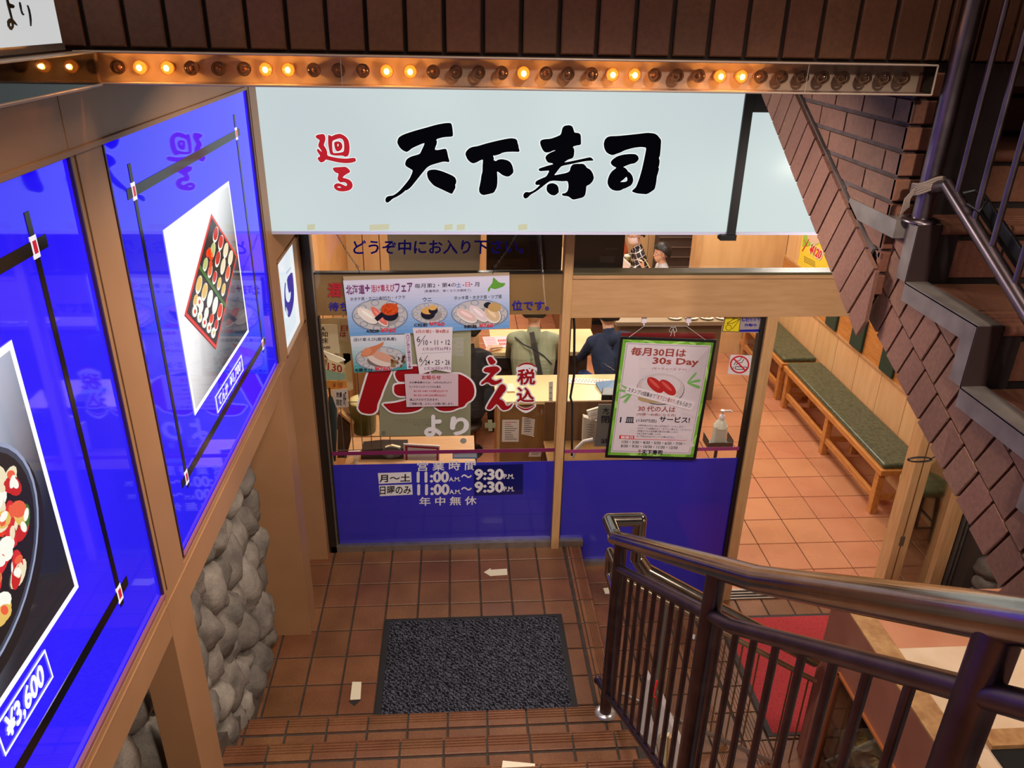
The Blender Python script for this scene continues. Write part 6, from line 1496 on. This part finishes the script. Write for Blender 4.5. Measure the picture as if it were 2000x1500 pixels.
# far counter, cups and plates
simple('dining_counter', 'long pale dining counter running back on the right of the seated people', 'counter', lambda m: (m.box((1.2, 8.2, .20), (2.08, 10.2, .235), M_TOP), m.box((1.2, 8.25, ZI), (1.5, 10.15, .2), M_CAB)), bevel=.003)
simple('dining_counter', 'sushi counter edge with a pink menu in front of the grey-green shirt', 'counter', lambda m: (m.box((.30, 6.62, .20), (1.3, 7.2, .24), M_TOP), m.box((.34, 6.98, ZI), (1.25, 7.18, .2), C((84, 60, 36), .6))), bevel=.003)
f = Fr(Fz(942, 658, .245), Fz(996, 656, .245), Fz(950, 680, .245), (0, 0, 1)); m = MB(); m.frect(f, 0, 0, 1, 1, 0, C((232, 200, 206), .5))
for k in range(14): m.frect(f, .5+.06*(k % 7), .3+.3*(k//7), .54+.06*(k % 7), .5+.3*(k//7), .001, C((206, 60, 60), .5))
for k in range(6): m.frect(f, .05, .1+.13*k, .42, .13+.13*k, .001, C((190, 110, 130), .5))
tag(m.build('menu'), 'open pink menu on the counter under a hand', 'menu')
def cup(c, label):
    t = thing('cup', c, label, 'cup', 'teacups on the far counter')
    m = MB(); m.lathe(c, [(.001, 0), (.034, 0), (.038, .006), (.044, .085), (.001, .084)], C((140, 120, 62), .4), 22); m.build('body', t)
    m = MB(); m.lathe(Vector(c)+Vector((0, 0, .085)), [(.045, -.004), (.047, .004), (.044, .014), (.040, .010), (.001, .012)], C((240, 236, 222), .4), 22); m.build('lid', t)
cp = []
cup(Fz(1225, 513, .24), 'brown cup with a white lid by the dark panel edge'); cup(Fz(1246, 528, .24), 'brown cup with a white lid in front of the raised hand')
simple('napkin_stand', 'white folded card standing beside the lidded cups', 'card', lambda m: m.prism([Fy(*q, 9.0) for q in ((1216, 505), (1230, 518), (1232, 526), (1217, 530))], (.02, .04, 0), C((220, 206, 200), .6)))
simple('plate', 'yellow plate edge under the nearer lidded cup', 'plate', lambda m: m.lathe(Fz(1232, 532, .24), [(.05, 0), (.10, .014), (.104, .018), (.09, .016), (.001, .006)], C((216, 190, 90), .3), 28))
simple('conveyor', 'pale conveyor ledge carrying small plates behind the upper edge of the window', 'conveyor', lambda m: (m.box((1.5, 6.95, .36), (2.6, 7.35, .40), C((150, 130, 104), .4)), m.box((1.55, 7.0, ZI), (2.55, 7.3, .36), C((96, 78, 56), .6))), bevel=.002)
fcl = [(200, 110, 80), (170, 190, 110), (196, 170, 60), (206, 120, 90)]
for k, px in enumerate((1318, 1350, 1380, 1410)):
    c = Fz(px, 622, .40); t = thing('sushi_plate', c, ('white sushi plate with salmon coloured food, leftmost on the conveyor', 'white plate with pale green food, second on the conveyor', 'white plate with yellow food, third on the conveyor', 'white plate at the right end of the conveyor row')[k], 'plate', 'sushi plates on the conveyor')
    m = MB(); m.lathe(c, [(.03, 0), (.035, .004), (.066, .014), (.068, .018), (.058, .015), (.001, .008)], C((226, 218, 206), .25), 28); m.build('dish', t)
    for j in (-1, 1): m = MB(); m.ball(c+Vector((j*.02, 0, .022)), .016, C(fcl[k], .5), 10, (1.4, .8, .6)); m.build('food', t)
# dark chair
dc = thing('chair', Fz(956, 836, ZI), 'dark wooden chair behind the hiragana price letters', 'chair')
c = Vector(dc.location); DW = C((40, 28, 24), .45)
for dx, dy in ((0, 0), (.34, .02), (0, .36), (.34, .38)):
    m = MB(); m.tube([c+Vector((dx-.17, dy, 0)), c+Vector((dx-.17, dy, .42))], .018, DW, 10); m.build('leg', dc)
m = MB(); m.box(c+Vector((-.2, -.03, .41)), c+Vector((.2, .41, .45)), DW); m.build('seat', dc, .008)
m = MB(); m.box(c+Vector((-.19, -.02, .18)), c+Vector((.19, .0, .2)), DW); m.box(c+Vector((-.19, .37, .18)), c+Vector((.19, .39, .2)), DW); m.build('stretcher', dc)
m = MB(); m.box(c+Vector((-.2, -.035, .45)), c+Vector((-.17, -.01, .72)), DW); m.box(c+Vector((.17, -.035, .45)), c+Vector((.2, -.01, .72)), DW); m.box(c+Vector((-.2, -.04, .62)), c+Vector((.2, -.015, .73)), DW); m.build('backrest', dc, .005)

# ================================================================== people
M_SKIN = noisy('skin', (212, 162, 136), (222, 174, 148), 12, .5, .05, 80)
M_HAIR = noisy('black_hair', (16, 13, 13), (34, 28, 26), 60, .45, .3, 120, (1, 1, 6))
def plaid():
    mt, nt, b = newmat('plaid_shirt'); L = nt.links; tc = nd(nt, 'ShaderNodeTexCoord'); sx = nd(nt, 'ShaderNodeSeparateXYZ'); 
    mp = nd(nt, 'ShaderNodeMapping'); mp.inputs['Rotation'].default_value = (.3, .5, .4); L.new(tc.outputs['Object'], mp.inputs[0]); L.new(mp.outputs[0], sx.inputs[0])
    prev = None
    for ax, sc_ in ((0, 17.), (2, 15.)):
        a = nd(nt, 'ShaderNodeMath', operation='MULTIPLY'); a.inputs[1].default_value = sc_; L.new(sx.outputs[ax], a.inputs[0])
        f = nd(nt, 'ShaderNodeMath', operation='FRACT'); L.new(a.outputs[0], f.inputs[0]); g = nd(nt, 'ShaderNodeMath', operation='LESS_THAN'); g.inputs[1].default_value = .14; L.new(f.outputs[0], g.inputs[0])
        if prev: h = nd(nt, 'ShaderNodeMath', operation='MAXIMUM'); L.new(prev.outputs[0], h.inputs[0]); L.new(g.outputs[0], h.inputs[1]); prev = h
        else: prev = g
    mx = nd(nt, 'ShaderNodeMix', data_type='RGBA'); mx.inputs[6].default_value = (*lin((36, 30, 38)), 1); mx.inputs[7].default_value = (*lin((206, 196, 196)), 1); L.new(prev.outputs[0], mx.inputs[0]); L.new(mx.outputs[2], b.inputs['Base Color']); b.inputs['Roughness'].default_value = .85
    return mt
def cloth(c): return noisy('cloth', tuple(max(0, v-10) for v in c), tuple(min(255, v+8) for v in c), 10, .9, .3, 14, dist=.01)
def body(parent, caps, mats, voxel=.009, smooth=4):
    # caps: (p0, r0, p1, r1, matkey); united into one continuous surface
    bm = MB()
    for p0, r0, p1, r1, k in caps:
        p0 = Vector(p0); p1 = Vector(p1); L = (p1-p0).length; n = max(2, int(L/(min(r0, r1)*.35))+1)
        for i in range(n+1): t = i/n; bm.ball(p0.lerp(p1, t), r0+(r1-r0)*t, M_SKIN, 12)
    off = wloc(parent); me = bpy.data.meshes.new('b'); me.from_pydata([Vector(v)-off for v in bm.v], [], bm.f); me.update()
    o = bpy.data.objects.new('b', me); COL.objects.link(o)
    r = o.modifiers.new('r', 'REMESH'); r.mode = 'VOXEL'; r.voxel_size = voxel; r.use_smooth_shade = True
    s = o.modifiers.new('s', 'SMOOTH'); s.iterations = smooth; s.factor = .5
    dg = bpy.context.evaluated_depsgraph_get(); nm = bpy.data.meshes.new_from_object(o.evaluated_get(dg)); bpy.data.objects.remove(o)
    keys = list(mats); nm.materials.clear()
    for k in keys: nm.materials.append(mats[k])
    C2 = [(Vector(a)-off, b, Vector(c)-off, d, keys.index(k)) for a, b, c, d, k in caps]
    for p in nm.polygons:
        q = p.center; best = 9; bi = 0
        for a, ra, c, rc, k in C2:
            ab = c-a; t = max(0, min(1, (q-a).dot(ab)/max(1e-9, ab.dot(ab)))); dd = (q-a.lerp(c, t)).length/(ra+(rc-ra)*t)
            if dd < best: best = dd; bi = k
        p.material_index = bi; p.use_smooth = True
    ob = bpy.data.objects.new('body', nm); COL.objects.link(ob); ob.parent = parent; return ob
def headcaps(h, f, s=1., k='skin'):   # h centre, f facing unit; returns capsules
    h = Vector(h); f = Vector(f).normalized(); u = Vector((0, 0, 1)); sd = f.cross(u).normalized(); u = sd.cross(f)
    c = [(h+u*.02*s-f*.02*s, .078*s, h+u*.025*s+f*.012*s, .074*s, k), (h-u*.03*s+f*.02*s, .062*s, h-u*.06*s+f*.045*s, .042*s, k), (h-u*.085*s+f*.055*s, .022*s, h-u*.08*s+f*.05*s, .024*s, k)]
    c += [(h+f*.078*s+u*.012*s, .008*s, h+f*.093*s-u*.020*s, .0115*s, k), (h+f*.088*s-u*.048*s+sd*.012*s, .007*s, h+f*.088*s-u*.048*s-sd*.012*s, .007*s, k)]
    for e in (-1, 1): c.append((h+sd*e*.076*s-f*.008*s+u*.012*s, .014*s, h+sd*e*.076*s-f*.004*s-u*.022*s, .011*s, k))
    return c
def eyes(parent, h, f, s=1.):
    h = Vector(h); f = Vector(f).normalized(); u = Vector((0, 0, 1)); sd = f.cross(u).normalized(); u = sd.cross(f)
    for e in (-1, 1):
        m = MB(); c = h+sd*e*.030*s+f*.0745*s+u*.006*s; m.ball(c, .0082*s, C((236, 230, 226), .3), 10); m.ball(c+f*.0035*s, .0056*s, C((24, 16, 14), .2), 8); m.build('eye', parent)
        m = MB(); m.tube([c+u*.018*s-sd*.014*s+f*.002, c+u*.021*s+f*.003, c+u*.018*s+sd*.014*s+f*.001], .0026*s, M_HAIR, 6); m.build('eyebrow', parent)
def hair(parent, h, f, s=1., back=.0, seed=1):
    h = Vector(h); f = Vector(f).normalized(); u = Vector((0, 0, 1)); sd = f.cross(u).normalized(); u = sd.cross(f); m = MB()
    n = 30; rows = 18; vs = []; fs = []
    for i in range(rows+1):
        for j in range(n):
            a = 2*PI*j/n; dirn = f*math.cos(a)+sd*math.sin(a)
            fr = math.cos(a); low = 1.12 if fr > .5 else (1.12+(0.5-fr)*1.15); low = min(low, 2.3+back)
            t = low*i/rows
            r = .101*s*(1+.05*noise.noise(Vector((a*2.2, t*3, seed)))+.03*noise.noise(Vector((a*9, t*2, seed))))
            v = u*math.cos(t)*r*1.02+dirn*math.sin(t)*r*(1.0 if fr < 0 else .96)
            vs.append(h+v+u*.022*s-f*.014*s)
    for i in range(rows):
        for j in range(n): a = i*n+j; b = i*n+(j+1) % n; fs.append((a, a+n, b+n, b))
    m.add(vs, fs, M_HAIR, True); o = m.build('hair', parent); so = o.modifiers.new('s', 'SOLIDIFY'); so.thickness = .012*s; so.offset = -1
    return o
def hand(w, d, n, s=1., curl=.5, k='skin', thumb=1):
    # w wrist, d finger direction, n palm normal (palm side); five separate fingers
    w = Vector(w); d = Vector(d).normalized(); n = Vector(n); n = (n-d*n.dot(d)).normalized(); sd = d.cross(n)*thumb
    c = [(w, .024*s, w+d*.035*s, .02*s, k)]
    for i in range(4): o = sd*(.024-.016*i)*s; c.append((w+d*.02*s+o*.6, .014*s, w+d*.08*s+o, .012*s, k))
    for i, L in enumerate((.066, .076, .07, .054)):
        p = w+d*.082*s+sd*(.027-.0185*i)*s; dd = d.copy(); r = .0085*s
        for q, fr in enumerate((.45, .3, .25)):
            ang = curl*(.5+.5*q); dd = (dd*math.cos(ang)+n*math.sin(ang)).normalized(); e = p+dd*L*fr*s; c.append((p, r, e, r*.93, k)); p = e; r *= .92
    p = w+d*.02*s+sd*.022*s; dd = (d*.55+sd*.75+n*.35).normalized(); e = p+dd*.042*s; c.append((p, .0125*s, e, .010*s, k)); e2 = e+(dd*.6+d*.5+n*.3).normalized()*.032*s; c.append((e, .010*s, e2, .0085*s, k))
    return c
def seated(name, label, hip, yaw, shirt, trous, lean=.15, head_tilt=(0, -.3), arms=None, s=1., shirtmat=None, do_head=True, do_hair=True, handcurl=.7, look=None):
    t = thing(name, (hip[0], hip[1], ZI), label, 'person'); t['category'] = 'person'
    H = Vector(hip); F = Vector((math.cos(yaw), math.sin(yaw), 0)); S = Vector((0, 0, 1)).cross(F); U = Vector((0, 0, 1))
    up = (U*math.cos(lean)+F*math.sin(lean)).normalized()
    ch = H+up*.30*s; sh = H+up*.47*s; nk = H+up*.54*s+F*.01; hd = H+up*.54*s+U*.13*s+F*(.03+.05*lean)*s
    cs = []
    for e in (-1, 1):
        cs += [(H+S*e*.075*s, .105*s, H+S*e*.08*s+up*.15*s, .092*s, 'shirt'), (H+S*e*.08*s+up*.15*s, .092*s, ch+S*e*.085*s, .105*s, 'shirt'), (ch+S*e*.085*s, .105*s, sh+S*e*.11*s-up*.03, .075*s, 'shirt'), (sh+S*e*.1*s, .06*s, sh+S*e*.17*s-up*.015*s, .058*s, 'shirt')]
        kn = H+S*e*.12*s+F*.43*s-U*.02; cs += [(H+S*e*.09*s-U*.03, .095*s, kn, .062*s, 'tr'), (kn, .06*s, kn-U*.40*s+F*.02, .042*s, 'tr')]
        ft = kn-U*.41*s+F*.02; cs += [(ft, .038*s, ft+F*.14*s-U*.01, .03*s, 'shoe')]
    cs += [(sh, .07*s, nk, .052*s, 'shirt'), (nk, .05*s, hd-U*.05*s, .05*s, 'skin')]
    fz = Vector(look).normalized() if look else (F*math.cos(head_tilt[0])+S*math.sin(head_tilt[0])+U*head_tilt[1]).normalized()
    if do_head: cs += headcaps(hd, fz, s)
    for e in (-1, 1):
        a = (arms or {}).get(e); shp = sh+S*e*.17*s-up*.02*s
        if a: el, wr, slv = Vector(a[0]), Vector(a[1]), a[2]; hdir = Vector(a[3]) if len(a) > 3 else (wr-el); pn = Vector(a[4]) if len(a) > 4 else -U
        else: el = shp-U*.20*s+F*.16*s+S*e*.03; wr = el+F*.2*s-U*.02-S*e*.05; slv = 'long'; hdir = wr-el; pn = -U
        cs.append((shp, .055*s, el.lerp(shp, .5), .047*s, 'shirt')); cs.append((el.lerp(shp, .5), .045*s, el, .038*s, 'shirt' if slv != 'none' else 'skin'))
        cs.append((el, .038*s, el.lerp(wr, .85), .029*s, 'shirt' if slv == 'long' else 'skin')); cs.append((el.lerp(wr, .85), .027*s, wr, .023*s, 'skin'))
        cs += hand(wr, hdir, pn, s, handcurl, 'skin', -e)
    st = thing('stool', (H.x, H.y, ZI), 'dark stool under the '+' '.join(label.split()[:9]), 'stool')
    m = MB(); m.lathe((H.x, H.y, H.z-.183*s), [(.001, 0), (.15, 0), (.16, .01), (.16, .03), (.14, .045), (.001, .05)], C((60, 44, 36), .5), 24); m.build('seat', st)
    m = MB(); m.lathe((H.x, H.y, ZI), [(.17, 0), (.17, .012), (.03, .03), (.022, .05), (.022, H.z-.183*s-ZI)], C((90, 84, 80), .3, .8), 20); m.build('pedestal', st)
    mats = {'skin': M_SKIN, 'shirt': shirtmat or cloth(shirt), 'tr': cloth(trous), 'shoe': C((26, 24, 24), .5)}
    body(t, cs, mats, .0078 if s >= 1 else .0074)
    if do_head: eyes(t, hd, fz, s)
    if do_hair: hair(t, hd, fz, s, seed=hip[0])
    return t, dict(H=H, F=F, S=S, up=up, sh=sh, nk=nk, hd=hd, fz=fz)
# masked person in the checked shirt
hd1 = Fy(1246, 458, 9.25)
hipA = Vector((hd1.x+.10, 9.25, hd1.z-.67))
wr = Fz(1238, 519, .29)
t, J = seated('person', 'person in a dark checked shirt and white face mask, seated behind the lidded cups', hipA, PI*.97, (40, 34, 40), (50, 50, 60), .16, arms={1: (Vector((hd1.x-.02, 9.03, .28)), Vector((hd1.x-.14, 8.98, .30)), 'long'), -1: (Vector((hd1.x-.02, 9.5, .3)), Vector((hd1.x-.2, 9.42, .30)), 'long')}, shirtmat=plaid(), look=(-.86, -.42, -.38))
h, f = J['hd'], J['fz']; u = Vector((0, 0, 1)); sd = f.cross(u).normalized(); u = sd.cross(f)
m = MB(); vs = []; fs = []
for i in range(9):
    for j in range(13):
        a = -1.15+2.3*j/12; v = -.095+.105*i/8; bul = .016*math.sin(PI*i/8)
        vs.append(h+(f*math.cos(a)+sd*math.sin(a)*.86)*(.093+bul-(.012 if i < 2 else 0))+u*v)
for i in range(8):
    for j in range(12): k = i*13+j; fs.append((k, k+1, k+14, k+13))
m.add(vs, fs, C((226, 204, 208), .7), True)
for e in (-1, 1): m.tube([h+(f*math.cos(1.1)+sd*e*math.sin(1.1)*.86)*.094+u*.0, h+sd*e*.088-f*.01+u*.03, h+sd*e*.088-f*.012-u*.02, h+(f*math.cos(1.1)+sd*e*math.sin(1.1)*.86)*.092-u*.06], .0018, C((230, 214, 216), .7), 5)
o = m.build('face_mask', t, label='pale face mask'); o.modifiers.new('s', 'SOLIDIFY').thickness = .002
# boy with chopsticks
hd2 = Fy(1296, 494, 8.6); s2 = .94
hipB = Vector((hd2.x+.06, 8.6, hd2.z-.63))
wrB = Fy(1256, 526, 8.5)
t, J = seated('person', 'person with short black hair and pale grey shirt, seated in profile with chopsticks raised', hipB, PI, (196, 198, 206), (60, 60, 76), .10, arms={1: (wrB+Vector((.16, -.02, -.22)), wrB, 'short', (-.1, 0, 1), (-1, 0, .1)), -1: (Vector((hd2.x-.1, 8.8, .1)), Vector((hd2.x-.28, 8.78, .24)), 'short')}, s=s2, look=(-1, -.10, -.12), handcurl=1.0)
m = MB(); a = wrB+Vector((-.03, -.02, .085))
for k in (0, 1): m.tube([a+Vector((.03, 0, .04+k*.006)), a+Vector((.10, -.01, -.06-k*.01))], .0032, C((236, 220, 150), .5), 6)
tag(m.build('chopsticks'), 'pale wooden chopsticks held in the raised hand', 'chopsticks')
# person in grey-green shirt seen from behind, sling strap
shc = Fy(1040, 640, 6.25)
hipC = Vector((Fy(1040, 735, 6.15).x, 6.12, .06))
t, J = seated('person', 'person in a grey-green shirt seen from behind with a black shoulder strap', hipC, PI/2-.08, (146, 150, 124), (70, 64, 60), .28, s=1.04, head_tilt=(0, -.5), handcurl=.5)
S, up, F, H = J['S'], J['up'], J['F'], J['H']
def backp(a, b, o=.0): 
    # a across (-1 left .. 1 right in view), b height along the spine
    w = .105*1.04+o; return H+up*b-S*a*.17-F*(w*math.sqrt(max(.1, 1-min(.9, abs(abs(a)-.45))**2))+.004)
m = MB()
pts = [backp(-.12, .56, -.045), backp(0, .48, -.01), backp(.14, .38), backp(.3, .26), backp(.45, .14), backp(.62, .0)]
for a, b in zip(pts, pts[1:]):
    d = (b-a).normalized(); q = d.cross(F).normalized()*.021; m.hexa([a-q, b-q, b+q, a+q, a-q-F*.006, b-q-F*.006, b+q-F*.006, a+q-F*.006], C((36, 30, 28), .6))
m.build('strap', t)
m = MB(); m.tube([backp(-.95, .52, -.02), backp(-.5, .47), backp(.02, .43, .004), backp(.5, .38), backp(.95, .30)], .006, C((24, 28, 50), .5), 8); m.build('strap', t)
# person whose arm reaches over the menu
hipD = Vector((Fy(905, 720, 6.1).x, 6.05, -.02))
el = Fy(926, 712, 6.25); wr = Fy(955, 678, 6.62); wr.z = .285; el = Vector((wr.x-.12, wr.y-.24, .20))
t, J = seated('person', 'person in a black and white striped top and dark trousers, arm reaching over the menu', hipD, PI/2-.35, (30, 28, 30), (24, 22, 26), .22, arms={-1: (el, wr, 'short', (.75, .5, -.05), (0, 0, -1))}, handcurl=.12)
# dark figure bending behind the window
hipE = Vector((Fy(1195, 745, 6.5).x, 6.3, -.02))
t, J = seated('person', 'person in a dark navy jacket bending forward behind the window counter', hipE, PI/2+.25, (38, 50, 78), (70, 90, 150), .42, s=1.03)
# standing server behind the grey board
def standing(label, x, y, yaw, shirt, arm):
    t = thing('person', (x, y, ZI), label, 'person'); F = Vector((math.cos(yaw), math.sin(yaw), 0)); S = Vector((0, 0, 1)).cross(F); U = Vector((0, 0, 1)); B = Vector((x, y, ZI)); cs = []
    for e in (-1, 1):
        cs += [(B+S*e*.09+U*.03, .036, B+S*e*.09+F*.13+U*.025, .028, 'shoe'), (B+S*e*.09+U*.07, .045, B+S*e*.1+U*.48, .062, 'tr'), (B+S*e*.1+U*.48, .062, B+S*e*.08+U*.88, .09, 'tr'), (B+S*e*.07+U*.88, .10, B+S*e*.07+U*1.08, .088, 'shirt'), (B+S*e*.07+U*1.08, .088, B+S*e*.085+U*1.26, .098, 'shirt'), (B+S*e*.08+U*1.26, .09, B+S*e*.16+U*1.37, .058, 'shirt')]
        el = B+S*e*.25+U*1.10; wr = el+F*.06-U*.24+S*e*.01
        cs += [(B+S*e*.17+U*1.36, .056, el, .05, 'shirt'), (el, .040, wr, .025, 'skin')]+hand(wr, (wr-el), -S*e, 1, .35, 'skin', 1)
    hd = B+U*1.6+F*.02; cs += [(B+U*1.38, .06, hd-U*.05, .05, 'skin')]+headcaps(hd, F)
    body(t, cs, {'skin': M_SKIN, 'shirt': cloth(shirt), 'tr': cloth((40, 40, 46)), 'shoe': C((24, 22, 22), .5)}, .009); eyes(t, hd, F); hair(t, hd, F)
p = Fy(752, 505, 6.3)
standing('person in a white sleeve standing behind the hanging grey board', p.x+.24, 6.3, -PI/2, (206, 196, 192), None)
# far diner in orange
p = Fy(1226, 474, 9.75)
seated('person', 'person in an orange top at the far end beyond the masked diner', Vector((p.x-.02, 9.95, -.02)), PI, (206, 96, 52), (60, 50, 50), .15)
